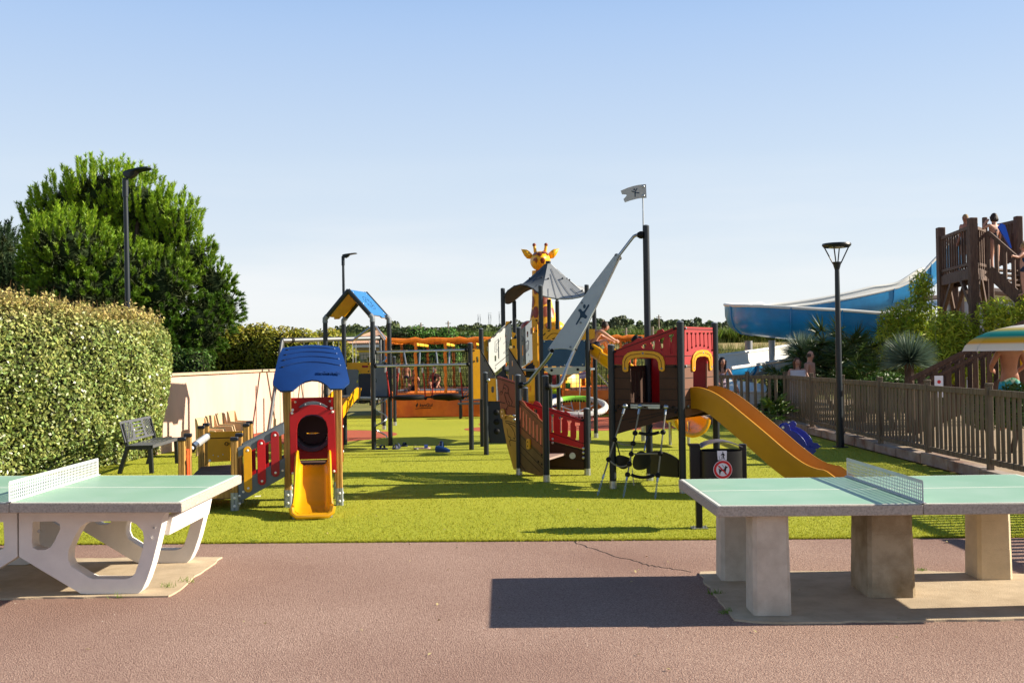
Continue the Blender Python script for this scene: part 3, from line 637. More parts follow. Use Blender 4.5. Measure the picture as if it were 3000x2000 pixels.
# low platforms and gates further left
R1, R2, S1, S2, T1, T2 = [V((x, y, 0)) for x, y in ((-3.91, 11.76), (-4.03, 12.35), (-4.32, 13.8), (-4.42, 14.35), (-3.79, 14.15), (-3.90, 14.75))]
for p in (R1, R2, S1, S2, T1, T2): wpost(p, .84, cap=True, plate=False)
MB().obox((R1+R2)/2+V((0, 0, .36)), (R2-R1)*.42, V((.02, 0, 0)), (0, 0, .33)).build('barrier_plank', mat('orange_red_panel', (.75, .09, .02), .45), t)
def deck(a, b_, c, d, z, n, name='deck_board'):
    for i in range(n):
        f0, f1 = (i+.04)/n, (i+.96)/n; q = [a.lerp(b_, f0), a.lerp(b_, f1), d.lerp(c, f1), d.lerp(c, f0)]
        MB().add([p+V((0, 0, z)) for p in q]+[p+V((0, 0, z-.035)) for p in q], [(0, 1, 2, 3), (7, 6, 5, 4), (0, 4, 5, 1), (1, 5, 6, 2), (2, 6, 7, 3), (3, 7, 4, 0)]).build(name, deckw, t, smooth=0)
deck(R2, S1, T1, Q2, .31, 6); deck(Q1+dx*-.62, Q2+dx*-.62, Q2, Q1, .17, 4)
for a, b_ in ((R2, S1), (T1, Q2), (Q1-dx*.62, Q1)): MB().beam(a+V((0, 0, .20 if a is not Q1 else .1)), b_+V((0, 0, .20)), .04, .10).build('deck_joist', wood, t)
yp = Plane(S2.lerp(T1, 0)+V((0, 0, 0)), (T1+V((.05, 0.1, 0))-S2)); g = MB().plate(yp, C4((388, 572), (745, 563), (745, 690), (622, 705), (622, 868), (390, 880)), (), .019, .04).build('play_panel', yel, t, bevel=.002)
MB().strip(yp, C4((405, 638), (612, 630)), .012, off=.043).build('groove', blkl, g)
ring = MB(); u, v = yp.uv(*C4((584, 692))[0]); ring.tube([yp.w(u+.024*cos(k/16*2*pi), v+.024*sin(k/16*2*pi), .05) for k in range(16)], .005, 6, closed=True); ring.strip(yp, C4((598, 690), (622, 690)), .01, off=.05); ring.build('key_symbol', blkl, g)
for p in C4((447, 808), (498, 820), (546, 802)): MB().disc(yp, *p, .010, dome=True, off=.04).build('stud', steel, g)
for p in C4((403, 597), (412, 866)): MB().disc(yp, *p, .022, dome=True, off=.04).build('bolt_cap', wht, g)
ra, rb_ = A(*C4((215, 735))[0], 12.5), A(*C4((362, 628))[0], 13.5)
MB().tube([ra, rb_], .05, 16).build('roller', mat('clear_roller', (.62, .64, .66), .15, 0, nz=(10, .3), coat=.5), t); MB().tube([ra-(rb_-ra)*.05, ra], .056, 16).build('roller_end', blk, t); MB().sph(rb_, .05).build('roller_end', wht, t); MB().sph(ra+V((.02, -.05, 0)), .025).build('roller_end', wht, t)

# ================================================================ gable tower, balance bridge, hexagonal tower: one climbing frame
C5 = cro(750, 780, 3.92); C7 = cro(1100, 900, 3.92); W = cro(1350, 900, 5.227); Zc = cro(1560, 900, 6.272); CF = cro(1350, 650, 3.485); B2 = cro(1350, 1050, 3.92)
t = thing('climbing_frame', 'large dark-post climbing frame with gable roof, rope disc bridge and pointed grey tower roof', 'climbing frame', (-1.2, 20, 0))
Cg, Dg, Bg = G(1095.6, 1317), G(1144, 1304), G(1011, 1303); Ag = Bg+(Cg-Dg); ez = 2.56
for p in (Ag, Bg, Cg, Dg): postm(t, p, ez, foot=False, cap=False)
apF = (Ag+Cg)/2+V((0, 0, 3.10)); apB = (Bg+Dg)/2+V((0, 0, 3.10))
for a, b_ in ((Ag, apF), (Cg, apF), (Bg, apB), (Dg, apB)):
    e = V((a.x, a.y, ez)); i_ = (b_-e).normalized()
    MB().tube([e+V((0, 0, -.08)), e, e+i_*.07], .054, 14).build('elbow_joint', capm, t); MB().tube([e+i_*.05, b_+i_*.01], .046, 14).build('roof_tube', post, t)
gd = (Bg-Ag).normalized()
for a, (e0, e1) in enumerate(((Ag, Bg), (Cg, Dg))):
    s_ = 1 if a else -1; e0 = V((e0.x, e0.y, ez)); e1 = V((e1.x, e1.y, ez)); sl = (e0-apF)
    pl = Plane(apF+gd*.05, gd, -sl.normalized()); nv = pl.U.cross(pl.W); pl.N = nv if nv.z > 0 else -nv
    L2 = sl.length; gl = (apB-apF).length-.1; outl = [(0, -.0), (gl, -.0), (gl, -L2*.88), (gl*.8, -L2*.88), (gl*.78, -L2*.98), (gl*.52, -L2*1.0), (gl*.48, -L2*.94), (0, -L2*.93)]
    g = MB().plate(pl, outl, (), .012, .03, False).build('roof_panel', blr, t, label='blue outer roof board'); MB().plate(pl, outl, (), .010, .0165, False).build('roof_lining', yel, t)
    gb = MB()
    for k in range(26):
        th = 2*pi*k/13; rr = .10 if k < 13 else .17; c_ = (gl*.5, -L2*.45); gb.strip(pl, [(c_[0]+rr*cos(th), c_[1]+rr*sin(th)), (c_[0]+rr*cos(th+.25), c_[1]+rr*sin(th+.25))], .012, off=.033, px=False)
    gb.build('dotted_pattern', navd, g)
    for u, v in ((.06, -.05), (gl-.06, -.05), (.06, -L2*.5), (gl-.06, -L2*.8)): MB().disc(pl, u, v, .014, dome=True, off=.03, px=False).build('bolt_cap', steel, g)
# platform 1
zp = 1.0
MB().add([V((p.x, p.y, z)) for z in (zp, zp-.04) for p in (Ag, Cg, Dg, Bg)], [(0, 1, 2, 3), (7, 6, 5, 4), (0, 4, 5, 1), (1, 5, 6, 2), (2, 6, 7, 3), (3, 7, 4, 0)]).build('platform', grd, t)
bk = Plane(Bg-V((0, .0, 0)), Dg-Bg)
fr1 = Plane(Ag+V((0, -.03, 0)), Cg-Ag)
g = MB().plate(bk, C5((1040, 1105), (1305, 1105), (1307, 1230), (1180, 1230), (1178, 1200), (1160, 1185), (1040, 1183)), (C5((1215, 1137), (1280, 1137), (1288, 1150), (1280, 1163), (1215, 1163), (1206, 1150)),), .02, -.02).build('play_panel', yel, t)
MB().plate(bk, C5((1210, 1134), (1284, 1134), (1292, 1150), (1284, 1166), (1210, 1166), (1200, 1150)), (), .01, -.045).build('panel_window', mat('dark_red_insert', (.25, .01, .02), .3), g)
for p in C5((1289, 1119), (1289, 1205)): MB().disc(bk, *p, .014, off=-.01).build('bolt', blk, g)
MB().plate(bk, C5((1030, 1185), (1160, 1185), (1176, 1200), (1180, 1480), (1180, 1540), (1030, 1540)), (C5((1155, 1305), (1170, 1305), (1170, 1340), (1155, 1340)),), .02, .01).build('door_panel', grd, t)
MB().plate(bk, C5((1180, 1232), (1310, 1232), (1312, 1560), (1180, 1560)), (), .02, -.005).build('wall_panel', navd, t)
sdp = Plane(Cg, Dg-Cg)
MB().plate(bk, C5((1365, 1108), (1512, 1108), (1516, 1500), (1368, 1500)), (C5((1380, 1290), (1391, 1290), (1391, 1335), (1380, 1335)),), .02, .03).build('door_panel', grd, t)
# slide of the gable tower toward front-left
sd0 = Ag.lerp(Cg, .5)+V((0, -.03, 1.0)); sdir_ = V((-.35, -1, 0)).normalized()
chute([sd0, sd0+sdir_*.12+V((0, 0, -.005)), sd0+sdir_*.5+V((0, 0, -.22)), sd0+sdir_*1.1+V((0, 0, -.62)), sd0+sdir_*1.5+V((0, 0, -.84)), sd0+sdir_*1.85+V((0, 0, -.90))], .44, lambda f: .2-.06*f, yels, 'slide', t, None, (1, 1))
MB().plate(fr1, C4((1735, 205), (1870, 205), (1870, 218), (1735, 222)), (), .25, .06).build('slide_sill', capm, t)
# curly climber
ct = G(1098, 1300)+V((.13, -.05, 0)); pts = [ct+V((.13*cos(k*.45), .13*sin(k*.45), .12+k*.0295)) for k in range(58)]; MB().tube(pts, .015, 8).build('curly_climber', dsteel, t)
# bridge
E_ = G(1381.5, 1317); postm(t, E_, 2.03, foot=False); W2 = G(1425, 1332); postm(t, W2, 1.48, foot=False)
h1a, h1b = A(*C7((0, 515))[0], Cg.y+.05), A(*C7((1045, 490))[0], E_.y-.02); h2a, h2b = A(*C7((0, 675))[0], Cg.y-.35), A(*C7((1062, 655))[0], E_.y-.2)
for a, b_ in ((h1a, h1b), (h2a, h2b)):
    MB().tube([a, b_], .024, 10).build('overhead_rail', steel, t)
    for e in (a, b_): MB().sph(e, .042).build('rail_clamp', blk, t)
for a, b_ in (((330, 525), (355, 655)), ((515, 515), (505, 655)), ((700, 515), (715, 655)), ((855, 505), (845, 640))):
    f1_ = a[0]/1045; f2_ = b_[0]/1062; MB().tube([h1a.lerp(h1b, f1_), h2a.lerp(h2b, f2_)], .016, 8).build('rung', steel, t)
zdk = .99; dc = []
for cx_, hw_ in ((385, 190), (840, 185)):
    c = A(*C7((cx_, 1036))[0], 19.55); c.z = zdk; dc.append(c)
    g = MB().loft([[c+V((r_*cos(2*pi*k/28), r_*.92*sin(2*pi*k/28), z_+(.03 if cx_ > 800 else 0)*sin(2*pi*k/28)*-1)) for k in range(28)] for r_, z_ in ((.02, .035), (.20, .035), (.285, .05), (.325, .03), (.33, 0), (.30, -.04), (.02, -.045))], True, True).build('stepping_disc', blk, t, smooth=50)
for p, q_, f in (((115, 650), (165, 1040), 0), ((540, 655), (575, 1045), 0), ((968, 650), (1003, 1035), 0), ((265, 660), (242, 1022), 1), ((665, 655), (650, 1028), 1)):
    a = A(*C7(p)[0], 19.0 if not f else 19.9); b_ = A(*C7(q_)[0], 19.2 if not f else 19.9)
    MB().tube([a, b_], .014, 6).build('suspension_rope', rrope, t); MB().sph(a, .036, 8, 6).build('rope_knob', blk, t); MB().sph(b_, .034, 8, 6).build('rope_knob', blk, t); MB().tube([a-V((0, 0, .06)), a-V((0, 0, .16))], .017, 6).build('rope_ferrule', steel, t)
bps = [A(*C7(p)[0], 19.5) for p in ((0, 1030), (205, 1030), (575, 1030), (655, 1030), (1000, 1030), (1065, 1020))]
for a, b_ in zip(bps[::2], bps[1::2]): MB().tube([a+V((0, -.12, 0)), b_+V((0, -.12, 0))], .013, 6).build('bridge_rope', blk, t); MB().tube([a+V((0, .15, 0)), b_+V((0, .15, 0))], .013, 6).build('bridge_rope', blk, t)
# entrance cluster between bridge and hexagonal tower
wa = Plane(E_+V((.03, .02, 0)), V((1, .30, 0)))
def pan(pl, pts, m, name='panel', holes=(), th=.02, off=0, par=None):
    return MB().plate(pl, pts, holes, th, off).build(name, m, par or t)
def slot(cv, x, y, w, h): return cv(*capsule((x, y-h/2+w/2) if h > w else (x-w/2+h/2, y), (x, y+h/2-w/2) if h > w else (x+w/2-h/2, y), min(w, h)/2, 5))
g = pan(wa, W((182, 640), (292, 640), (300, 1400), (192, 1405)), yel, 'entrance_panel', (slot(W, 252, 800, 38, 95),)); 
for p in W((200, 662), (205, 828)): MB().disc(wa, *p, .016).build('bolt', blk, g)
wb = Plane(W2+V((-.30, .45, 0)), V((1, -.15, 0)))
g = pan(wb, W((292, 640), (300, 642), (525, 1035), (525, 1410), (345, 1410), (300, 1410)), grb, 'climbing_panel', (slot(W, 325, 870, 12, 80), slot(W, 330, 740, 14, 40), slot(W, 362, 812, 14, 40), slot(W, 400, 888, 14, 40), slot(W, 440, 965, 14, 40), slot(W, 482, 1030, 14, 36)))
MB().strip(wb, W((292, 640), (522, 1045)), .02, off=.004).build('panel_edge', blk, g)
wc = Plane(W2+V((.05, .0, 0)), V((1, .1, 0)))
g = pan(wc, W((405, 1090), (520, 1088), (545, 1105), (545, 1435), (412, 1435)), yel, 'entrance_panel', (slot(W, 488, 1258, 42, 100),)); MB().tube([wc.w(*wc.uv(*p), .03) for p in W((542, 1100), (552, 1430))], .012).build('edge_tube', steel, g)
p = W((418, 1112))[0]; MB().sph(wc.w(*wc.uv(*p), .03), .035).build('bolt', steel, g)
nv_ = Plane(W2+V((0, .03, 0)), V((1, .02, 0))); g = pan(nv_, B2((300, 490), (560, 488), (560, 972), (325, 970)), navd, 'climbing_wall')
for p in B2((408, 618), (410, 727), (413, 835)): MB().disc(nv_, *p, .055, dome=True, off=.0, n=12).build('climbing_hold', blk, g)
MB().disc(nv_, *B2((337, 943))[0], .012).build('bolt', blk, g)
# upper stair walls (white/grey boards with slots)
def at_(x, y, Y): return A(x, y, Y)
W1p = V((*A(1411, 1100, 19.7).to_2d(), 0)); postm(t, W1p, 2.05+.27, foot=False)      # post with top at y 965
W4 = V((*A(1522, 1100, 19.2).to_2d(), 0)); postm(t, W4, 2.32, foot=False)
for x_, Y_, z_ in ((1541, 17.2, 1.22), (1576, 18.6, 1.50), ): postm(t, A(x_, 1250, Y_), z_, foot=False)
v1 = Plane(W1p+V((.0, .1, 0)), V((1, .45, 0))); g = pan(v1, W((355, 500), (425, 500), (430, 870), (360, 720)), yel, 'entrance_panel', (slot(W, 405, 640, 22, 90),))
v2 = Plane(W1p+V((.10, .05, 0)), V((1, 1.15, 0)))
g = pan(v2, W((428, 500), (470, 470), (720, 235), (770, 215), (785, 480), (755, 490), (735, 640), (735, 815), (560, 970), (520, 1000), (430, 870)), gry, 'stair_wall_panel', (slot(W, 690, 425, 26, 88), slot(W, 530, 782, 26, 90), W((490, 460), (540, 415), (550, 425), (500, 470)), W((585, 385), (635, 340), (643, 350), (593, 395)), W((665, 315), (710, 275), (716, 285), (672, 325))), .02)
MB().strip(v2, W((575, 490), (525, 525), (520, 680), (545, 690), (560, 640), (540, 650), (545, 560), (600, 510), (612, 460)), .010, off=.003).build('routed_line', grd, g)
MB().strip(v2, W((650, 560), (690, 520), (705, 530), (705, 640), (660, 690), (655, 705), (680, 700), (715, 650)), .010, off=.003).build('routed_line', grd, g)
MB().strip(v2, W((525, 895), (735, 720)), .012, off=.003).build('routed_line', blkl, g)
for p in W((440, 508), (765, 225)): MB().disc(v2, *p, .03).build('bolt', blk, g)
MB().strip(v2, W((428, 500), (770, 215)), .02, off=.004).build('panel_edge', blk, g)
v3 = Plane(W4+V((-.35, .8, 0)), V((1, .1, 0))); pan(v3, W((690, 215), (760, 215), (700, 270), (680, 300)), yel, 'entrance_panel'); pan(v3, W((780, 375), (850, 400), (800, 470), (790, 470)), yel, 'entrance_panel')
pan(v3, W((775, 485), (860, 480), (865, 640), (790, 640)), yel, 'entrance_panel', (slot(W, 815, 605, 30, 45),))
v4 = Plane(W4+V((-.25, -.5, 0)), V((1, -.1, 0))); pan(v4, W((745, 628), (858, 628), (864, 800), (840, 790), (745, 640)), yel, 'entrance_panel')
g = pan(v4, W((733, 635), (745, 632), (1000, 1060), (1010, 1200), (1010, 1450), (735, 1120)), grb, 'climbing_panel', (slot(W, 790, 858, 16, 84), slot(W, 796, 1080, 16, 90), W((770, 705), (790, 740), (798, 735), (778, 700)), W((818, 785), (838, 818), (846, 812), (826, 780)), W((868, 865), (888, 898), (896, 892), (876, 860)), W((912, 940), (932, 975), (940, 968), (920, 932)), W((955, 1015), (975, 1048), (982, 1042), (962, 1008))), .02, .02)
MB().strip(v4, W((735, 632), (1000, 1060)), .02, off=.024).build('panel_edge', blk, g)
v5 = Plane(W4+V((.06, .05, 0)), V((1, .5, 0)))
g = pan(v5, W((925, 345), (990, 290), (1000, 880), (935, 925)), gry, 'stair_wall_panel', (slot(W, 951, 660, 20, 165),)); MB().strip(v5, W((930, 445), (945, 445), (955, 460), (950, 520), (932, 515)), .015, off=.003).build('routed_line', grd, g)
text_mesh('panel_number', '3', grd, t, v5, *v5.uv(*W((950, 820))[0]), .055, k=.003, ext=.001)
text_mesh('panel_number', '0', grd, t, v2, *v2.uv(*W((525, 945))[0]), .055, k=.003, ext=.001)
v6 = Plane(W4+V((.30, .15, 0)), V((1, .9, 0)))
g = pan(v6, W((990, 290), (1085, 195), (1100, 800), (1000, 880)), grd, 'stair_wall_panel', (slot(W, 1022, 412, 24, 90), slot(W, 1077, 362, 22, 100), slot(W, 1056, 830, 16, 40)))
MB().strip(v6, W((990, 550), (1020, 510), (1040, 520), (1035, 640), (1000, 690), (995, 670), (1015, 630), (1015, 570)), .018, off=.003).build('routed_line', navd, g)
text_mesh('panel_number', '5', navd, t, v6, *v6.uv(*W((1028, 740))[0]), .055, k=.003, ext=.001)
H = [(-.18, 21.0), (.56, 20.3), (1.58, 20.3), (1.81, 21.4), (1.03, 22.5), (.06, 22.2)]; H = [V((a, b_, 0)) for a, b_ in H]; H4 = V((.84, 22.4, 0))
H = [V((*A(1475, 1000, 21.0).to_2d(), 0)), V((*A(1586, 1000, 20.3).to_2d(), 0)), V((*A(1721, 1000, 20.3).to_2d(), 0)), V((*A(1742, 1000, 21.4).to_2d(), 0)), V((*A(1634, 1000, 22.4).to_2d(), 0)), V((*A(1508, 1000, 22.2).to_2d(), 0)), V((*A(1610, 1000, 21.9).to_2d(), 0))]
for i, p in enumerate(H): postm(t, p, 3.2 if i in (0, 1, 2) else 3.0 if i != 3 else 3.15, foot=(i in (2, 3)))
hx = VP(H[1]+V((0, -.03, 0)), H[2]+V((0, -.03, 0)))
g = pan(hx, Zc((190, 405), (1146, 400), (1146, 560), (1070, 590), (970, 598), (190, 598)), yel, 'play_panel'); 
MB().strip(hx, Zc(*[(260+120*k/8, 575-95*sin(k/8*pi/2)) for k in range(9)], (420, 480), (500, 485)), .012, off=.003).build('routed_line', blkl, g)
for a, b_ in (((285, 438), (325, 422)), ((200, 515), (235, 480)), ((370, 582), (408, 568))): MB().strip(hx, Zc(a, b_), .022, off=.003).build('routed_line', blkl, g)
g = pan(hx, Zc((190, 601), (972, 601), (972, 1085), (195, 1085)), navy, 'wall_panel')
for p in Zc((218, 625), (265, 1062), (595, 1060), (922, 1048), (950, 610)): MB().disc(hx, *p, .018, dome=True, off=.0).build('bolt_cap', steel, g)
g = pan(hx, Zc((215, 1100), (880, 1082), (970, 1090), (975, 1150), (930, 1175), (870, 1185), (830, 1230), (345, 1240), (270, 1190), (232, 1165)), gry, 'skirt_panel', (), .02, .01)
for p in Zc((352, 1155), (832, 1142)): MB().disc(hx, *p, .03, dome=True, off=.01).build('bolt', blk, g)
# narrow yellow side of the tower
hs = VP(H[0], H[1]); g = pan(hs, W((1087, 190), (1170, 182), (1180, 900), (1110, 905)), yel, 'entrance_panel', (slot(W, 1123, 345, 26, 90),))
for p in W((1158, 200), (1160, 358), (1122, 895)): MB().disc(hs, *p, .018).build('bolt', blk, g)
pan(Plane(H[0]+V((.1, .2, 0)), V((1, -.3, 0))), W((990, 905), (1110, 830), (1130, 900), (1125, 1075), (1000, 1075)), navd, 'wall_panel')
pan(Plane(H[0]+V((-.5, .0, 0)), V((1, .1, 0))), W((630, 960), (735, 880), (735, 1030), (640, 1030)), gry, 'wall_panel')
pan(Plane(H[0]+V((-.5, -.3, 0)), V((1, .1, 0))), W((525, 1060), (640, 960), (720, 1060), (735, 1130), (600, 1120)), navd, 'wall_panel')
g = pan(Plane(V((W4.x+.3, 18.4, 0)), V((1, .1, 0))), W((1015, 1078), (1130, 1075), (1130, 1430), (1040, 1440)), yel, 'entrance_panel', (slot(W, 1063, 1240, 26, 95),))
MB().add([V((p.x, p.y, z)) for z in (1.5, 1.46) for p in (H[0], H[1], H[2], H[3], H[4], H[5])], [(0, 1, 2, 3, 4, 5), (11, 10, 9, 8, 7, 6), *[(i, (i+1) % 6, 6+(i+1) % 6, 6+i) for i in range(6)]]).build('platform', grd, t)
for a, b_, z_ in ((H[5], H[6], 2.22), (H[6], H[4], 2.22), (H[1], H[6], 2.05), (H[0], H[5], 2.25)): MB().tube([V((a.x, a.y, z_)), V((b_.x, b_.y, z_+.02))], .02, 8).build('guard_rail', steel, t)
# pointed roof: six concave boards
apx = (H[0]+H[2]+H[4]+H[5])/4; apx = A(1606, 773, 21.2)
cor = [V((p.x, p.y, 3.06)) for p in (H[0], H[1], H[2], H[3], H[4], H[5])]
for i in range(6):
    a, b_ = cor[i], cor[(i+1) % 6]; rows = 7; secs = []
    for r_ in range(rows+1):
        f = r_/rows; drop = (1-f)**1.0
        z_ = 3.02+(apx.z-3.02)*(f**1.25*.82+f*.18)
        la, lb = a.lerp(apx, f*.93), b_.lerp(apx, f*.93); row = []
        for k in range(7):
            s_ = k/6; p = la.lerp(lb, s_); out_ = (p-V((apx.x, apx.y, 0))); out_.z = 0
            sag = 4*s_*(1-s_); q_ = V((p.x, p.y, z_-.0*sag))+out_*(.03*sag*(1-f)+.02*(1-f)); q_.z -= .085*sag*(1-f)**2*(1 if i in (1, 2, 5) else -2.9 if i == 0 else -3.4); row.append(q_)
        secs.append(row)
    vs = [p for row in secs for p in row]; n = len(vs); lo = [p-V((0, 0, .02)) for p in vs]; fs = []
    for r_ in range(rows):
        for k in range(6): x_ = r_*7+k; fs += [(x_, x_+1, x_+8, x_+7), (n+x_, n+x_+7, n+x_+8, n+x_+1)]
    rim = [k for k in range(7)]+[r_*7+6 for r_ in range(1, rows+1)]+[rows*7+k for k in range(5, -1, -1)]+[r_*7 for r_ in range(rows-1, 0, -1)]
    fs += [(rim[j], rim[(j+1) % len(rim)], n+rim[(j+1) % len(rim)], n+rim[j]) for j in range(len(rim))]
    g = MB().add(vs+lo, fs).build('roof_board', mat('roof_grey_board', (.37, .38, .38), .5, nz=(5, .1)) if i != 0 else mat('roof_shaded_board', (.06, .072, .085), .5), t, smooth=30, **({'label': 'shaded grey roof board'} if i == 0 else {}))  # first board is darker grey: its shaded side is painted in
    MB().loft([[p-V((0, 0, .03)) for p in row] for row in secs]).build('roof_lining', mat('roof_underside_shade', (.045, .046, .05), .6), g)  # added dark sheet, shade under the roof put into its colour
    if i in (0, 1, 2):
        gb = MB()
        for k, (r0, r1) in zip((1, 2, 3, 4, 5), ((.12, .5), (.05, .8), (.05, .97), (.05, .7), (.10, .42))):
            pts = [secs[int(r0*rows)+j][k]+V((0, -.004, .006)) for j in range(max(2, int((r1-r0)*rows)+1))]; gb.tube(pts, .0035, 4)
        gb.build('routed_line', navd, g)
        for r_, k in ((1, 0), (1, 6), (4, 1), (4, 5)): MB().sph(secs[r_][k]+V((0, -.01, .01)), .02, 8, 5).build('bolt', navd, g)
MB().cyl(apx+V((0, 0, -.05)), apx+V((0, 0, .06)), .055).build('roof_finial', post, t)
# spiral slide running right from the tower, boy sits at its head
sl_ = [A(x, y, Y) for x, y, Y in ((1738, 1046, 20.7), (1760, 1062, 20.6), (1790, 1090, 20.5), (1840, 1140, 20.7), (1890, 1185, 20.9), (1940, 1222, 20.5), (1990, 1252, 19.9), (2018, 1268, 19.35), (2030, 1275, 18.95))]
P = smooth_path(sl_, 6); secs = []
for i, p in enumerate(P):
    tg = (P[min(i+1, len(P)-1)]-P[max(i-1, 0)]).normalized(); sd = V((tg.y, -tg.x, 0)).normalized(); up = sd.cross(tg); up = up if up.z > 0 else -up; r_ = .30
    ro = [(-r_*cos(a), r_*(1-sin(a))) for a in [pi*k/12 for k in range(13)]]; ri = [(-(r_-.03)*cos(a), .03+(r_-.03)*(1-sin(a))) for a in [pi*k/12 for k in range(13)]][::-1]; secs.append([p+sd*a+up*b_ for a, b_ in ro+ri])
MB().loft(secs, True, True).build('curved_slide', yels, t, smooth=50)
for k in (0, 12): MB().tube([s[k]+V((0, 0, .0)) for s in secs], .035, 8).build('slide_rim', yels, t)
for k in (6, 14, 24, 34): MB().tube([secs[k][j]*1.0 for j in range(13)], .016, 6).build('slide_joint', mat('joint_yellow', (.55, .23, .004), .4), t)
MB().sph(secs[14][0]+V((0, -.03, .02)), .045).build('joint_cap', wht, t)
MB().tube([q for q in secs[-1][:13]], .045, 8).build('exit_lip', yels, t)
for x, y in ((1964, 1303), (2017.6, 1301)): p = G(x, y); MB().cyl(p, V((p.x, p.y, .45)), .03).build('slide_support', steel, t)
MB().tube([A(1752, 1095, 20.9), A(1800, 1150, 20.9), A(1905, 1243, 20.9)], .02).build('slide_brace', steel, t)
p = G(1886, 1292); MB().cyl(p, p+V((0, 0, .9)), .055).build('slide_support', steel, t)
# ================================================================ ship playset
CR = cro(1700, 880, 3.92); CB = cro(1700, 1180, 3.92); C9 = cro(1980, 1280, 7.84); CT = cro(2050, 1050, 3.92); CM = cro(1750, 500, 5.228)
t = thing('ship_playset', 'ship shaped playset with grey sail, flag mast, red railings and long yellow slide', 'play ship', (1.2, 14.3, 0))
N1, N2, N3 = G(1521.4, 1390), G(1601.5, 1411), G(1721, 1391)
T1, T2, T4 = G(1796.5, 1430), G(2001, 1443.5), G(1904, 1407); T3 = T2+(T4-T1)
postm(t, N1, 1.485); postm(t, N2, 1.485); postm(t, N3, .98)
postm(t, T1, 1.90); postm(t, T2, 2.18); postm(t, T3, 2.18)
mz_ = A(1887, 662, T4.y).z; postm(t, T4, mz_, r=.047, name='mast')
# --- hull
def panl(pl, pts, m, name='hull_panel', holes=(), th=.02, off=0, par=None): return MB().plate(pl, pts, holes, th, off).build(name, m, par or t)
def grooves(pl, lines, par, w=.008, m=None, off=.0025, name='routed_groove'):
    b = MB()
    for l in lines: b.strip(pl, l, w, off=off)
    return b.build(name, m or blkl, par, smooth=0)
def slots(cv, lst, w=7): return [cv(*capsule((a, b_), (c, d), w, 4)) for a, b_, c, d in lst]
hl = VP(N1, N2); hlf = Plane(hl.o, hl.U)
sl_ = [(683, 560, 683, 745), (717, 600, 717, 780), (753, 635, 755, 822), (793, 675, 793, 860), (832, 712, 832, 900), (876, 755, 876, 940), (917, 795, 917, 980)]
g = panl(hl, B2((668, 480), (700, 482), (730, 510), (748, 545), (800, 590), (850, 625), (875, 640), (892, 685), (945, 730), (945, 1110), (668, 845)), orb, 'railing_panel', slots(B2, sl_, 6))
grooves(hl, [B2((668, 505), (735, 560), (940, 745)), B2((668, 770), (940, 1010)), B2((668, 785), (668, 845))], g)
g = panl(hl, B2((668, 847), (945, 1112), (947, 1345), (905, 1345), (830, 1325), (740, 1300), (668, 1290)), olv, 'hull_panel'); grooves(hl, [B2((670, 865), (942, 1140)), B2((670, 975), (942, 1260)), B2((670, 1060), (910, 1300)), B2((672, 1180), (745, 1295))], g)
for p in B2((897, 1182), (938, 1105), (938, 1210), (668, 822)): MB().disc(hl, *p, .018, dome=True).build('bolt', blk, g)
g = panl(hl, B2(*capsule((786, 940), (786, 1020), 20, 6)), yel, 'ring_cleat', off=.02); 
for p in B2((783, 955), (783, 1003)): MB().disc(hl, *p, .012, off=.024).build('bolt', blk, g)
bt = V((N1.x-.42, N1.y+1.05, 0)); hb = VP(N1, bt)
g = panl(hb, B2((413, 215), (420, 205), (436, 203), (630, 272), (635, 665), (545, 645), (458, 605)), redw if 0 else mat('dark_red_panel', (.17, .009, .008), .5, nz=(6, .15)), 'bow_panel')
hs_ = [B2((450, 415), (452, 385), (465, 372), (478, 395), (470, 415)), B2((478, 395), (485, 345), (500, 295), (510, 300), (540, 325), (550, 360), (540, 400), (520, 395), (510, 385), (500, 410), (512, 450), (530, 510), (545, 540), (520, 580), (535, 585)), B2((545, 395), (560, 440), (580, 480), (592, 500), (580, 540), (555, 545), (560, 510), (548, 490)), B2((490, 345), (500, 335), (515, 345), (512, 358)), B2((440, 495), (510, 515)), B2((580, 545), (620, 555)), B2((413, 225), (630, 290))]
grooves(hb, hs_, g, .012)
g = panl(hb, B2((470, 640), (545, 655), (640, 685), (640, 1272), (606, 1272), (533, 1010), (490, 790)), mat('ochre_panel', (.34, .17, .010), .45, nz=(6, .15)), 'bow_panel')
grooves(hb, [B2((515, 712), (520, 735), (590, 755), (635, 785)), B2((515, 712), (560, 722), (632, 750)), B2((550, 750), (585, 790), (612, 840), (625, 900), (620, 920), (605, 910)), B2((530, 800), (540, 860), (545, 890), (570, 905), (575, 935), (560, 945), (565, 980), (572, 1000)), B2((575, 935), (630, 945))], g, .012)
g = panl(hb, B2(*capsule((487, 600), (495, 668), 26, 6)), mat('ochre_panel', (.34, .17, .010), .45), 'ring_cleat', off=.02)
for p in B2((487, 612), (491, 656)): MB().disc(hb, *p, .018, off=.024).build('bolt', steel, g)
hr = VP(N1+V((.02, .06, 0)), N3)
rs = [B2((1030, 640), (1070, 640), (1070, 655), (1062, 670), (1062, 830), (1070, 845), (1030, 845), (1036, 830), (1036, 670)), B2((1120, 668), (1170, 668), (1172, 690), (1160, 700), (1160, 850), (1140, 850), (1140, 700), (1122, 690)), B2((1215, 700), (1272, 712), (1272, 730), (1258, 742), (1258, 900), (1222, 890), (1230, 870), (1230, 742)), B2((1312, 730), (1368, 740), (1368, 765), (1356, 775), (1356, 945), (1316, 930), (1326, 900), (1326, 780), (1312, 765)), B2((832, 570), (880, 590), (878, 620), (868, 640), (838, 610)), B2((755, 545), (785, 555), (785, 575), (760, 575))]
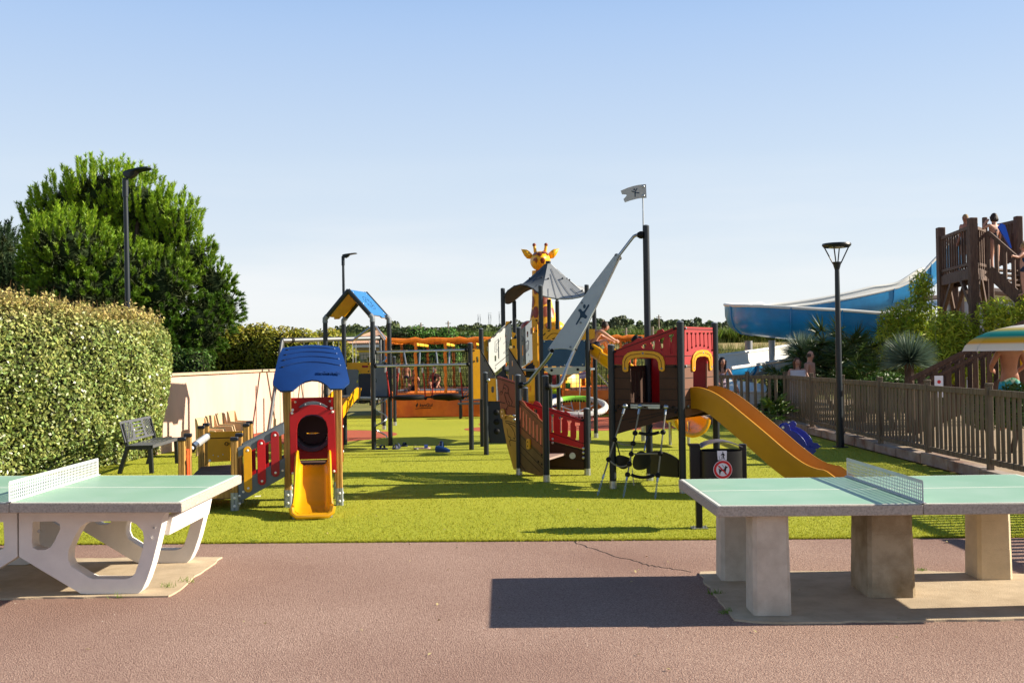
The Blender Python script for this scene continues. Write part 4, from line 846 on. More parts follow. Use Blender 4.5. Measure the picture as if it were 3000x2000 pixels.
g = panl(hr, B2((690, 478), (830, 525), (845, 490), (870, 490), (910, 515), (925, 545), (1180, 610), (1200, 600), (1250, 630), (1258, 655), (1412, 700), (1412, 1040), (1025, 940), (690, 700)), mat('bright_red_panel', (.45, .005, .010), .35, nz=(6, .1)), 'railing_panel', rs)
grooves(hr, [B2((740, 500), (1410, 720)), B2((1025, 850), (1412, 975)), B2((930, 820), (1025, 850))], g)
for p in B2((1055, 922), (1055, 965)): MB().disc(hr, *p, .02, dome=True).build('bolt_cap', steel, g)
MB().plate(hr, B2((1375, 705), (1412, 695), (1412, 720), (1378, 720)), (), .04, .03).build('bracket', blk, g)
for p in B2((1410, 1030), (1410, 1078), (1410, 1135)): MB().disc(hr, *p, .024, dome=True, off=.03).build('bolt_cap', steel, g)
g = panl(hr, B2((700, 720), (1025, 942), (1418, 1045), (1418, 1277), (1025, 1275), (700, 1260)), brn, 'hull_panel'); grooves(hr, [B2((1085, 980), (1415, 1060)), B2((1150, 1120), (1415, 1180)), B2((1030, 1230), (1415, 1270))], g)
dkz = .42; q = [N2+V((.04, .05, .33)), N3+V((-.32, .02, .33)), N1+V((.06, 0, .33))]
MB().add(q+[p-V((0, 0, .03)) for p in q], [(0, 1, 2), (5, 4, 3), (0, 3, 4, 1), (1, 4, 5, 2), (2, 5, 3, 0)]).build('deck_panel', mat('deck_grey_pink', (.34, .25, .22), .5), t)
p = A(*B2((1280, 1112))[0], 14.5); MB().cyl(p, p+V((0, -.05, 0)), .045).build('pipe_end', steel, t)
for p in B2((612, 655), (615, 700)): q_ = A(*p, 14.8); MB().sph(q_, .022).build('bolt_cap', steel, t)
# --- sail
for pts, rr in ((Zc((-40, 1345), (60, 1255), (350, 830)), .024),): pass
tb1 = [A(*B2((688, 300))[0], N1.y-.02), A(*B2((735, 298))[0], N1.y-.05), A(*B2((775, 275))[0], N1.y-.08), A(*B2((1000, -5))[0], 14.5), A(*Zc((350, 830))[0], 14.45)]
tb2 = [A(*B2((1005, 318))[0], N2.y), A(*B2((1090, 320))[0], N2.y+.03), A(*B2((1135, 300))[0], N2.y+.05), A(*B2((1165, 250))[0], N2.y+.08), A(*B2((1235, 60))[0], 14.15), A(*Zc((790, 740))[0], 14.2), A(*CF((1625, 345))[0], 14.1)]
sb = P3(A(*CF((910, 1305))[0], 14.35), A(*CF((1135, 1300))[0], 14.15), A(*CF((1605, 335))[0], 14.05))
MB().tube(tb1, .024, 10).build('sail_spar', dsteel, t); MB().tube(smooth_path(tb2[:4], 3)+tb2[4:], .024, 10).build('sail_spar', steel, t)
tb3 = [A(*CM((330, 1300))[0], 14.08), A(*CM((530, 1040))[0], 14.05), A(*CM((575, 998))[0], 14.03), A(*CM((625, 985))[0], 14.02), A(*CM((670, 985))[0], 14.02)]
MB().tube(smooth_path(tb3, 4), .022, 10).build('sail_spar', dsteel, t)
MB().tube([A(*CM((610, 985))[0], 14.02), A(*CM((650, 985))[0], 14.02), A(*CM((690, 985))[0], 14.02)], [.03, .052, .055], 12).build('spar_clamp', blk, t)
for p in B2((1000, 322), (690, 305)): MB().sph(A(*p, 13.95 if p[0] > 1560 else 14.82), .05).build('spar_clamp', blk, t)
so = CF((1590, 335), (1600, 328), (1612, 330), (1620, 345), (1560, 500), (1300, 1050), (1165, 1295), (1145, 1312), (1125, 1308), (1080, 1298), (1020, 1296), (970, 1302), (920, 1318), (905, 1315), (903, 1298), (1100, 1010), (1350, 650))
g = MB().plate(sb, so, (), .02, .035).build('sail', mat('sail_grey_panel', (.36, .41, .44), .5, nz=(5, .08)), t, bevel=.003)
def figure(cv, head, hr_, limbs, w): 
    b = MB(); 
    for l in limbs: pass
    return b
bd = CF((1212, 905), (1222, 895), (1235, 893), (1243, 900), (1250, 915), (1262, 918), (1275, 910), (1312, 850), (1320, 848), (1325, 856), (1320, 870), (1285, 925), (1280, 940), (1288, 955), (1302, 965), (1300, 980), (1290, 992), (1280, 992), (1258, 980), (1240, 985), (1200, 1052), (1190, 1056), (1187, 1048), (1228, 972), (1232, 950), (1228, 928), (1215, 918))
b = MB().plate(sb, bd, (), .004, .039); b.plate(sb, CF(*[(1274+15*cos(a)*.9+6*sin(a)*.3, 868+21*sin(a)-4*cos(a)) for a in [2*pi*k/14 for k in range(14)]]), (), .004, .039); b.build('sail_emblem', mat('emblem_navy', (.010, .035, .065), .5), g)
for p in CF((1249, 832), (1237, 1033), (912, 1304), (1133, 1282), (1593, 345)): MB().disc(sb, *p, .016, off=.043).build('bolt', grd, g)
for p in CF((930, 1315), (1168, 1300), (1622, 370)): MB().sph(A(*p, 14.2), .03).build('spar_clamp', blk, t)
# --- flag
fpm = FP(T4.y); u, v = fpm.uv(*CM((705, 845))[0]); _u, v2_ = fpm.uv(*CM((700, 215))[0]); MB().cyl(fpm.w(u, mz_-.05), fpm.w(u, v2_), .012).build('flagpole', steel, t)
g = MB().plate(fpm, CM((742, 213), (700, 216), (620, 225), (540, 243), (460, 268), (355, 312), (377, 366), (440, 370), (448, 385), (398, 440), (420, 490), (500, 462), (600, 435), (670, 424), (750, 421)), (), .015, .028).build('flag', gry, t)
b = MB(); 
for a, c in (((526, 320), (570, 335)), ((570, 335), (603, 280)), ((575, 340), (575, 402)), ((580, 342), (634, 348))): b.plate(fpm, CM(*capsule(a, c, 7, 4)), (), .004, .032+.0008*len(b.v)/100)
b.plate(fpm, CM(*[(562+13*cos(2*pi*k/12), 294+13*sin(2*pi*k/12)) for k in range(12)]), (), .004, .034); b.build('flag_emblem', mat('emblem_navy', (.010, .035, .065), .5), g)
for p in CM((698, 248), (701, 390)): MB().disc(fpm, *p, .022, dome=True, off=.028).build('bolt', dsteel, g)
# --- house part
hf = VP(T1, T2); hf.o = hf.o-hf.N*.0
win = CR((572, 665), (905, 665), (912, 1170), (583, 1170))
cut = [CR((712, 510), (735, 498), (760, 505), (750, 525), (735, 555), (712, 545), (700, 530)), CR((805, 480), (862, 458), (858, 480), (850, 560), (828, 560), (822, 500), (808, 500)), CR((905, 450), (968, 420), (960, 450), (950, 470), (950, 590), (925, 580), (918, 480), (905, 465)), CR((1010, 400), (1072, 378), (1070, 410), (1055, 420), (1055, 585), (1070, 600), (1060, 622), (1035, 615), (1030, 590), (1030, 430), (1012, 420))]
g = panl(hf, CR((380, 572), (470, 545), (500, 505), (540, 495), (600, 475), (660, 430), (690, 440), (875, 380), (885, 340), (940, 328), (960, 355), (1108, 300), (1110, 735), (915, 735), (906, 735), (906, 665), (572, 665), (572, 735), (380, 735)), redw, 'house_panel', cut)
grooves(hf, [CR((382, 590), (1108, 325)), CR((382, 642), (500, 642)), CR((970, 642), (1110, 642))], g, .009)
for p in CR((398, 590), (1082, 322)): MB().disc(hf, *p, .016, dome=True).build('bolt', blk, g)
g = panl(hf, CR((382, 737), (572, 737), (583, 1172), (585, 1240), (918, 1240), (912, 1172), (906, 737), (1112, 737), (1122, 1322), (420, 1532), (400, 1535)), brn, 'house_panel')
MB().plate(hf, CR((583, 1172), (912, 1172), (918, 1240), (585, 1240)), (), .02, -.001).build('sill_board', brn, g)
grooves(hf, [CR((390, 762), (572, 768)), CR((915, 768), (1110, 765)), CR((390, 890), (575, 890)), CR((915, 895), (1112, 895)), CR((392, 1012), (578, 1018)), CR((915, 1018), (1115, 1020)), CR((395, 1135), (580, 1140)), CR((915, 1140), (1118, 1142)), CR((398, 1245), (1120, 1250)), CR((400, 1388), (1120, 1250)), CR((560, 1398), (700, 1375), (1000, 1290), (1120, 1265))], g, .009)
for p in CR((403, 762), (1090, 760), (443, 1208), (565, 1215), (745, 1215), (937, 1225), (1067, 1222), (411, 1267), (1098, 1287)): MB().disc(hf, *p, .017, dome=True).build('bolt', blk, g)
def arch(pl, cv, out, inn, line, bolts, name='window_arch'):
    g = MB().plate(pl, cv(*(out+inn[::-1])), (), .02, .021).build(name, yel, t, bevel=.003); grooves(pl, [cv(*l) for l in line], g, .007, off=.024)
    for p in cv(*bolts): MB().disc(pl, *p, .016, dome=True, off=.021).build('bolt', capm, g)
arch(hf, CR, [(492, 790), (490, 690), (510, 640), (550, 600), (610, 583), (725, 576), (850, 583), (910, 603), (955, 645), (972, 700), (975, 790), (968, 806), (942, 816), (912, 800)], [(555, 800), (558, 720), (575, 680), (620, 662), (725, 652), (840, 660), (880, 672), (900, 710), (905, 770), (912, 800)][:-1], [[(520, 775), (518, 700), (540, 655), (590, 625), (700, 610)], [(748, 610), (850, 622), (910, 650), (935, 700), (940, 775)]], [(523, 782), (725, 606), (940, 782)])
MB().plate(hf, CR((492, 790), (500, 812), (525, 820), (550, 812), (556, 795)), (), .02, .0212).build('window_arch_end', yel, t)
g = panl(hf, CR((583, 1190), (918, 1195), (918, 1240), (790, 1240), (780, 1215), (700, 1215), (690, 1240), (585, 1235)), mat('ribbed_sill', (.55, .55, .50), .5), 'sill_strip', off=.02)
grooves(hf, [CR((585, 1208), (915, 1215))], g, .006, capm, off=.0225)
# right side (T2-T3)
hg = VP(T2, T3); door = CR((1297, 735), (1297, 665), (1330, 650), (1430, 645), (1455, 665), (1455, 735))
rc = [CR(*capsule((a, 372), (b_, c), 6, 4)) for a, b_, c in ((1228, 1230, 580), (1276, 1280, 548), (1325, 1328, 530), (1372, 1376, 522), (1418, 1422, 530), (1464, 1468, 548), (1506, 1514, 580))]
rc = [CR((a-13, 368), (a+13, 368), (a+11, 385), (a+5, 395), (b_+5, c-25), (b_+12, c-8), (b_+5, c+5), (b_-10, c+5), (b_-10, c-10), (b_-5, c-25), (a-5, 395), (a-12, 385)) for a, b_, c in ((1228, 1232, 580), (1276, 1281, 548), (1325, 1329, 530), (1372, 1376, 522), (1418, 1422, 530), (1464, 1468, 548), (1506, 1513, 580))]
g = panl(hg, CR((1198, 300), (1546, 312), (1548, 722), (1455, 722), (1455, 650), (1297, 650), (1297, 733), (1198, 735)), redw, 'house_panel', rc); grooves(hg, [CR((1205, 328), (1545, 338)), CR((1200, 636), (1275, 634)), CR((1508, 632), (1546, 631))], g, .009)
for p in CR((1206, 320), (1533, 328)): MB().disc(hg, *p, .018, dome=True).build('bolt', capm, g)
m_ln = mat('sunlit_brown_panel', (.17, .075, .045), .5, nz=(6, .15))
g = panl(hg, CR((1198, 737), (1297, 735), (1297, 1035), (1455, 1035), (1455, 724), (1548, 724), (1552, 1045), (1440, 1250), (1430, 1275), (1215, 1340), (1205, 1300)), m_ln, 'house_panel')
grooves(hg, [CR((1205, 765), (1270, 760)), CR((1505, 755), (1545, 745)), CR((1206, 892), (1295, 885)), CR((1458, 880), (1548, 870)), CR((1206, 1020), (1295, 1012)), CR((1460, 1000), (1550, 992)), CR((1210, 1145), (1290, 1135))], g, .009)
for p in CR((1208, 755), (1540, 740), (1232, 1215)): MB().disc(hg, *p, .020, dome=True).build('bolt', capm, g)
arch(hg, CR, [(1272, 795), (1272, 680), (1290, 620), (1325, 580), (1390, 565), (1450, 572), (1490, 610), (1504, 660), (1504, 780), (1495, 800), (1478, 800)], [(1308, 790), (1310, 700), (1325, 660), (1360, 643), (1420, 640), (1455, 655), (1470, 700), (1472, 780)], [[(1288, 770), (1290, 680), (1310, 630), (1350, 605), (1380, 602)], [(1420, 603), (1465, 620), (1485, 670), (1486, 760)]], [(1292, 778), (1397, 600), (1494, 765)], 'door_arch')
MB().plate(hg, CR((1272, 795), (1280, 812), (1298, 812), (1308, 790)), (), .02, .0212).build('door_arch_end', yel, t)
# rear sides with sunlit slots seen through the window
hbk = VP(T4+V((0, .03, 0)), T1+V((0, .05, 0))); dzf = 1.10
zz_ = lambda pl, u0, u1, z0, z1: [(u0, z0), (u1, z0), (u1, z1), (u0, z1)]
Lr = (T1-T4).length; cutr = [[(.12+.1*k, 1.18), (.15+.1*k, 1.18), (.15+.1*k, 1.55), (.12+.1*k, 1.55)] for k in range(8)]
MB().plate(hbk, zz_(hbk, .04, Lr-.04, 1.0, 1.62), cutr, .02, 0, False).build('house_panel', brn, t)
hbk2 = VP(T4+V((0, .03, 0)), T3+V((0, .03, 0))); Lr2 = (T3-T4).length
MB().plate(hbk2, [(.04, .95), (Lr2-.04, .95), (Lr2-.04, 2.05), (Lr2*.55, 2.05), (.04, 1.75)], ([(.2, 1.2), (.2, 1.6), (.3, 1.6), (.3, 1.2)], [(.5, 1.2), (.5, 1.6), (.6, 1.6), (.6, 1.2)]), .02, 0, False).build('house_panel', mat('bright_red_panel', (.45, .005, .010), .35), t)
MB().add([V((p.x, p.y, z)) for z in (dzf, dzf-.04) for p in (T1, T2, T3, T4)], [(0, 1, 2, 3), (7, 6, 5, 4), (0, 4, 5, 1), (1, 5, 6, 2), (2, 6, 7, 3), (3, 7, 4, 0)]).build('deck_panel', grb, t)
# ornament cut-outs above the slope
g = panl(hbk, CR((520, 505), (540, 480), (580, 470), (600, 490), (560, 515)), yel, 'ornament', off=.3); b = MB()
for p in CR((625, 455), (665, 445), (640, 435), (685, 445)): b.sph(A(*p, 13.9), .05)
b.build('ornament_knob', blk, t)
# ramp underside between ship and house
MB().beam(T4+V((.1, -.1, .86)), T3+V((.1, -.1, 1.0)), .3, .05).build('floor_beam', brn, t)
# --- long slide
ns = hg.N; mid_ = T2.lerp(T3, .52)+ns*.02; S = lambda k, z: mid_+ns*k+V((0, 0, z))
sd_ = (T3-T2).normalized(); wsl = .50
PT = [S(-.02, 1.09), S(.10, 1.085), S(.28, 1.0), S(.55, .80), S(.85, .57), S(1.12, .36), S(1.38, .20), S(1.62, .13), S(1.92, .12)]
def chute2(pts, w, wall, m, parent):
    P = smooth_path(pts, 7); n = len(P); secs = []
    for i, p in enumerate(P):
        tg = (P[min(i+1, n-1)]-P[max(i-1, 0)]).normalized(); up = sd_.cross(tg); up = up if up.z > 0 else -up; hh = wall(i/(n-1)); hw = w/2
        prof = [(-hw-.002, -.03), (-hw-.008, hh*.6), (-hw-.02, hh-.01), (-hw-.018, hh+.008), (-hw+.004, hh+.012), (-hw+.016, hh-.01), (-hw+.02, .05), (-hw+.06, .0), (0, -.004)]; prof += [(-a, b_) for a, b_ in prof[7::-1]]
        secs.append([p+sd_*a+up*b_ for a, b_ in prof])
    return MB().loft(secs, True, True).build('slide', m, parent, smooth=50)
slw = lambda f: .235*(1-max(0, f-.92)/.08*.55)+.02*sin(pi*f)
chute2(PT, wsl, slw, mat('amber_slide_plastic', (.47, .215, .002), .4, nz=(2, .16), coat=.1), t)
for k in (-.2, .2): MB().cyl(S(1.8, 0)+sd_*k, S(1.8, .1)+sd_*k, .025).build('slide_foot', steel, t)
# --- rope ladder, rubber seats
top = [A(*p, Y) for p, Y in zip(CR((515, 1212), (685, 1215), (985, 1222)), (13.03, 12.9, 12.72))]; botm = [G(*p) for p in CB((198, 1060), (495, 1085), (860, 1100))]
for i, (a, c) in enumerate(zip(top, botm)):
    g = MB().tube([a, a.lerp(c, .80)], .0105, 8).build('climbing_rope', rope, t); MB().sph(a, .035, 8, 6).build('rope_anchor', dsteel, g); MB().tube([a.lerp(c, .03), a.lerp(c, .09)], .016, 8).build('rope_ferrule', steel, g); MB().tube([a.lerp(c, .77), a.lerp(c, .82)], .015, 8).build('rope_ferrule', steel, g)
    d = (c-a).normalized(); nl_ = 9; b = MB()
    for k in range(nl_):
        cc = a.lerp(c, .82+.18*(k+.5)/nl_); s1 = d.cross(V((0, 1, 0)) if k % 2 else V((1, .3, 0))).normalized(); hl_ = (c-a).length*.18/nl_*.78
        b.tube([cc+d*hl_*cos(q_)+s1*.011*sin(q_) for q_ in [2*pi*j/10 for j in range(10)]], .0035, 5, closed=True)
    b.build('chain', mat('blue_steel_chain', (.35, .45, .50), .3, .8), t)
def onrope(i, f): return top[i].lerp(botm[i], f)
def knob(p, r_=.035): MB().sph(p, r_, 10, 7).build('rope_knob', blk, t)
def rn(a, c, sag, r_, m, name='rung'): MB().tube([a.lerp(c, k/8)-V((0, 0, sag*4*(k/8)*(1-k/8))) for k in range(9)], r_, 10).build(name, m, t)
def at_y(i, y):            # fraction on rope i where picture row y
    ya, yb = [(cu.dot(q-EYE)/cf.dot(q-EYE)) for q in (top[i], botm[i])]; lo, hi = 0., 1.
    for _ in range(30):
        m_ = (lo+hi)/2; q = onrope(i, m_)-EYE; py = 1000-FPX*cu.dot(q)/cf.dot(q)
        if py < y: lo = m_
        else: hi = m_
    return onrope(i, lo)
yb_ = lambda y: 1180+y/3.92
a, c = at_y(1, yb_(345)), at_y(2, yb_(335)); knob(a); knob(c); rn(a, c, .02, .008, rope, 'rung_rope'); rn(a.lerp(c, .15), a.lerp(c, .85), .02, .02, blk)
a, c = at_y(1, yb_(822)), at_y(2, yb_(830)); knob(a); knob(c); rn(a, c, .02, .008, rope, 'rung_rope'); rn(a.lerp(c, .13), a.lerp(c, .87), .03, .02, blk)
for i, y in ((0, 420), (0, 648), (1, 465), (1, 585), (2, 580), (1, 700)): knob(at_y(i, yb_(y)))
rn(at_y(0, yb_(420)), at_y(1, yb_(465)), .04, .008, rope, 'rung_rope'); rn(at_y(0, yb_(648)), at_y(1, yb_(700)), .06, .010, rope, 'rung_rope'); rn(at_y(1, yb_(585)), at_y(2, yb_(580)), -.0, .010, rope, 'rung_rope')
def saddle(cx_, cy_, Y, rx, ry, bend, rot=0):
    c = A(cx_, cy_, Y); b = MB(); secs = []
    for i in range(7):
        f = i/6; row = []
        for k in range(20):
            th = 2*pi*k/20; x = rx*f*cos(th); z = ry*f*sin(th); y = bend*(x/rx)**2-.5*z
            row.append(c+V((x*cos(rot)-z*sin(rot), y, x*sin(rot)+z*cos(rot)+bend*.5*(x/rx)**2)))
        secs.append(row)
    n0 = [p-V((0, .0, .014)) for r_ in secs for p in r_]; b.loft(secs, True); b.loft([[q_+V((0, .012, -.012)) for q_ in r_] for r_ in secs], True); b.loft([secs[-1], [q_+V((0, .012, -.012)) for q_ in secs[-1]]], True); return b.build('rubber_seat', mat('grey_black_rubber', (.022, .021, .026), .5), t, smooth=60)
saddle(*CB((700, 655))[0], 13.0, .12, .125, -.05, .15); saddle(*CB((500, 680))[0], 13.2, .11, .085, .05, -.35)
rn(A(*CB((770, 380))[0], 13.6), A(*CB((735, 545))[0], 13.2), 0, .010, mat('blue_rope', (.02, .05, .16), .7), 'hanging_rope'); rn(A(*CB((412, 440))[0], 13.2), A(*CB((455, 600))[0], 13.2), 0, .008, blk, 'hanging_rope')
b = MB()
for k in range(14):
    cc = A(*CB((598+k*1.2, 770+k*12.5))[0], 13.0); b.tube([cc+V((.008*sin(q_)*(k % 2), .008*sin(q_)*(1-k % 2), .013*cos(q_))) for q_ in [2*pi*j/8 for j in range(8)]], .0028, 5, closed=True)
b.build('chain', steel, t)
bp2 = VP(T4+V((0, -.08, 0)), T2+V((-.03, .0, 0)))
MB().plate(bp2, CB((820, 560), (870, 550), (930, 552), (1000, 570), (1060, 598), (1110, 630), (1138, 655), (1138, 855), (950, 840), (860, 835), (820, 850)), (), .02, .02).build('rubber_wall', blk, t)
MB().disc(bp2, *CB((765, 815))[0], .016).build('bolt', blk, t)
MB().tube([A(*CB((820, 265))[0], 13.9), A(*CB((790, 330))[0], 13.7), A(*CB((765, 385))[0], 13.6)], .018).build('rope_ferrule', blk, t)

# ================================================================ litter bin
bl_, br_ = G(2047+1, 1547), None; Yb = bl_.y; br_ = V((A(2177, 1400, Yb+.06).x, Yb+.06, 0)); bl_ = V((A(2037, 1400, Yb).x+.0, Yb, 0))
t = thing('litter_bin', 'black litter bin on two posts with litter pictogram and no dogs sign', 'bin', (bl_+br_)/2)
bm_ = mat('black_bin_paint', (.007, .007, .008), .36, nz=(4, .2))
for p, w_ in ((bl_, .052), (br_, .033)):
    MB().box(p.x-w_, p.x+w_, p.y-.035, p.y+.035, .44, .845).build('side_housing', bm_, t, bevel=.006)
    MB().box(p.x-.0, p.x+.062, p.y-.03, p.y+.03, 0, .44).build('post', bm_, t, bevel=.003); MB().box(p.x-.05, p.x+.11, p.y-.07, p.y+.07, .004, .012).build('base_plate', steel, t)
    for k in (-.03, .09): MB().cyl((p.x+k, p.y-.04, .01), (p.x+k, p.y-.04, .035), .011, n=6).build('anchor_bolt', steel, t)
MB().box(bl_.x-.066, bl_.x+.045, Yb-.045, Yb+.045, .835, .86).build('lid_hinge', bm_, t, bevel=.004)
bx0, bx1 = bl_.x+.045, br_.x-.03; bc = (bx0+bx1)/2; bw = (bx1-bx0)/2; secs = []
for z in (.42, .79):
    o_ = [V((bc-bw*cos(a), Yb-.02-.16*sin(a)**.8 if sin(a) > 0 else Yb, z)) for a in [pi*k/16 for k in range(17)]]; i_ = [V((bc-bw*cos(a)*.96, Yb+.02+.17*abs(sin(a))**.8, z)) for a in [pi*k/16 for k in range(16, -1, -1)]]; secs.append(o_+i_)
b = MB().loft(secs, True); n = len(secs[0]); b.add([p+V((0, 0, .0)) for p in secs[0]], [tuple(range(n))]); b.loft([[q_.lerp(V((bc, Yb, q_.z)), .03) for q_ in secs[1]], [q_.lerp(V((bc, Yb, q_.z)), .03)-V((0, 0, .3)) for q_ in secs[1]]], True); b.loft([secs[1], [q_.lerp(V((bc, Yb, q_.z)), .03) for q_ in secs[1]]], True); b.build('bin_body', bm_, t, smooth=50)
lid = [A(*p, Yb+.02*k) for k, p in enumerate(C9((545, 205), (620, 150), (720, 108), (860, 75), (1020, 60), (1150, 78), (1300, 120), (1475, 185)))]
MB().loft([[p+V((0, -.12, -.012)), p+V((0, -.12, 0)), p+V((0, .12, .0)), p+V((0, .12, -.012))] for p in lid], True, True).build('bin_lid', mat('bin_lid_grey', (.10, .09, .10), .45), t)
sg = Plane((bc, Yb-.186, 0), (1, .0, 0)); cxs = C9((1078, 745))[0]; uc, vc = sg.uv(*cxs)
def ringpl(r0, r1, n=40): return [(uc+r0*cos(2*pi*k/n), vc+r0*sin(2*pi*k/n)) for k in range(n)], [(uc+r1*cos(2*pi*k/n), vc+r1*sin(2*pi*k/n)) for k in range(n)][::-1]
rS = (sg.uv(cxs[0]+27.5, cxs[1])[0]-uc); sw = mat('sign_white', (.72, .72, .78), .4); sr = mat('sign_red', (.55, .02, .025), .4); sb_ = mat('sign_black', (.012, .012, .015), .5)
g = MB().plate(sg, ringpl(rS, 0)[0], (), .004, .002, False).build('no_dogs_sign', sw, t)
o_, i_ = ringpl(rS*.955, rS*.70); MB().plate(sg, o_, (i_,), .002, .0035, False).build('red_ring', sr, g)
dog = C9((975, 722), (985, 712), (1000, 728), (1015, 740), (1060, 742), (1090, 735), (1115, 720), (1120, 695), (1130, 680), (1132, 648), (1145, 660), (1155, 668), (1190, 682), (1188, 700), (1160, 712), (1155, 740), (1150, 770), (1145, 800), (1152, 850), (1125, 852), (1122, 820), (1105, 790), (1070, 775), (1040, 785), (1025, 810), (1020, 852), (1000, 856), (998, 825), (988, 795), (992, 760), (985, 740))
MB().plate(sg, dog, (), .0015, .0045).build('dog_symbol', sb_, g); MB().plate(sg, C9((1050, 625), (1058, 625), (1118, 700), (1110, 705)), (), .0015, .0046).build('lead_symbol', sb_, g)
MB().plate(sg, C9((988, 642), (1178, 840), (1158, 862), (965, 668)), (), .0015, .0058).build('red_bar', sr, g)
g = MB().plate(sg, C9((950, 314), (1165, 312), (1172, 330), (1168, 528), (965, 525), (952, 400)), (), .003, .001).build('litter_pictogram', sw, t)
man = C9((1065, 365), (1092, 365), (1110, 385), (1132, 422), (1125, 428), (1102, 400), (1102, 440), (1122, 508), (1108, 510), (1088, 450), (1088, 508), (1074, 508), (1072, 440), (1070, 400), (1035, 422), (1028, 414))
b = MB().plate(sg, man, (), .0012, .003); b.plate(sg, C9(*[(1078+13*cos(2*pi*k/12), 345+13*sin(2*pi*k/12)) for k in range(12)]), (), .0012, .003); b.build('person_symbol', sb_, g)
MB().strip(sg, C9((995, 435), (1006, 510), (1046, 510), (1054, 435)), .004, th=.0012, off=.003).build('basket_symbol', capm, g)

# ================================================================ blue spring rider
t_Y = 16.6; CD = cro(2200, 1180, 7.84); rd = mat('royal_blue_panel', (.002, .022, .30), .3, coat=.3)
t = thing('spring_rider', 'royal blue animal shaped spring rider behind the end of the long slide', 'spring rider', (A(2340, 1300, t_Y).x, t_Y, 0))
pl = Plane((0, t_Y, 0), (1, -.18, 0)); back = CD((600, 665), (650, 560), (700, 500), (760, 475), (830, 465), (890, 490), (905, 470), (930, 445), (980, 432), (1040, 445), (1070, 490), (1050, 560), (1150, 600), (1280, 680), (1380, 780), (1440, 870), (1450, 930), (1560, 945), (1640, 1020), (1580, 1070), (1500, 1085), (1440, 1150), (1370, 1205), (1250, 1150), (900, 1000), (640, 800))
front = CD((600, 665), (650, 570), (720, 500), (800, 480), (870, 500), (895, 560), (900, 610), (1000, 640), (1100, 710), (1200, 820), (1250, 900), (1290, 1000), (1390, 1020), (1450, 1055), (1500, 1090), (1440, 1150), (1380, 1205), (1300, 1180), (1180, 1110), (1150, 1100), (900, 1000), (640, 800))
MB().plate(pl, back, (), .022, -.17).build('side_panel', rd, t, bevel=.004); MB().plate(pl, front, (), .022, .05).build('side_panel', rd, t, bevel=.004)
a, c = pl.uv(*CD((1290, 975))[0]), pl.uv(*CD((1180, 820))[0])
MB().plate(pl, CD((880, 640), (1200, 830), (1285, 975), (1340, 990), (1300, 1010), (1150, 900), (880, 700)), (), .2, .03).build('seat', rd, t)
for x, y in ((730, 555), (1210, 1048)): MB().disc(pl, *CD((x, y))[0], .022, dome=True, off=.05).build('bolt_cap', wht, t)
c0 = V((A(2320, 1300, t_Y).x, t_Y+.08, 0)); MB().tube([c0+V((.085*cos(k*.7), .085*sin(k*.7), .02+k*.0068)) for k in range(60)], .013, 8).build('spring', dsteel, t)
MB().box(c0.x-.12, c0.x+.12, c0.y-.12, c0.y+.12, .003, .02).build('base_plate', steel, t)
p = A(*CD((975, 470))[0], t_Y); MB().tube([p+V((0, -.16, 0)), p+V((0, .3, 0))], .014).build('hand_grip', wht, t)

# ================================================================ arch climber behind the gable tower
t = thing('bar_climber', 'bent steel bar climber with dark posts behind the gable roof tower', 'climber', G(1140, 1250))
pa_, pb_ = G(1125.5, 1258), G(1157, 1246); postm(t, pa_, 2.27); postm(t, pb_, 1.8)
for l in (((1040, 850), (1110, 852), (1290, 722), (1355, 692)), ((1357, 690), (1382, 700), (1480, 842)), ((1357, 692), (1360, 1000), (1366, 1500))): MB().tube([A(*p, 24.2) for p in C5(*l)], .03, 8).build('steel_tube', steel, t)

# ================================================================ swing
t = thing('swing_set', 'steel swing set with long grey top bar behind the pink wall end', 'swing', G(800, 1257))
ya, yb2 = 24.6, 27.5; a, c = A(*C5((300, 852))[0], ya), A(*C5((1430, 822))[0], yb2); sw_ = mat('swing_grey_tube', (.14, .145, .15), .45, .5)
MB().tube([a, c], .06, 12).build('top_bar', sw_, t); MB().tube([a.lerp(c, .08), a.lerp(c, .10)], .075, 12).build('bar_collar', blk, t); MB().tube([c-(c-a)*.02, c+(c-a)*.01], .08, 12).build('bar_collar', blk, t)
for e, dirn in ((a, -1), (c, 1)):
    for k in (-1, 1):
        f = V((e.x+dirn*.15+(-.25 if e is a else .2)*0, e.y+k*.9, 0)); MB().tube([e+V((0, 0, 0)), e+(f-e)*.06+V((0, 0, .02)), f], .045, 10).build('frame_leg', sw_, t)
for k, f in enumerate((.27, .42, .62, .80)):
    p = a.lerp(c, f); g = None; zs = .62
    for s_ in (-.2, .2): MB().tube([p+V((s_*.9, 0, -.05)), V((p.x+s_, p.y, zs))], .008, 5).build('swing_chain', steel, t)
    MB().loft([[V((p.x-.22, p.y-.1, zs)), V((p.x-.22, p.y+.1, zs)), V((p.x-.22, p.y+.1, zs-.03)), V((p.x-.22, p.y-.1, zs-.03))], [V((p.x, p.y-.1, zs-.04)), V((p.x, p.y+.1, zs-.04)), V((p.x, p.y+.1, zs-.07)), V((p.x, p.y-.1, zs-.07))], [V((p.x+.22, p.y-.1, zs)), V((p.x+.22, p.y+.1, zs)), V((p.x+.22, p.y+.1, zs-.03)), V((p.x+.22, p.y-.1, zs-.03))]], True, True).build('swing_seat', blk, t)

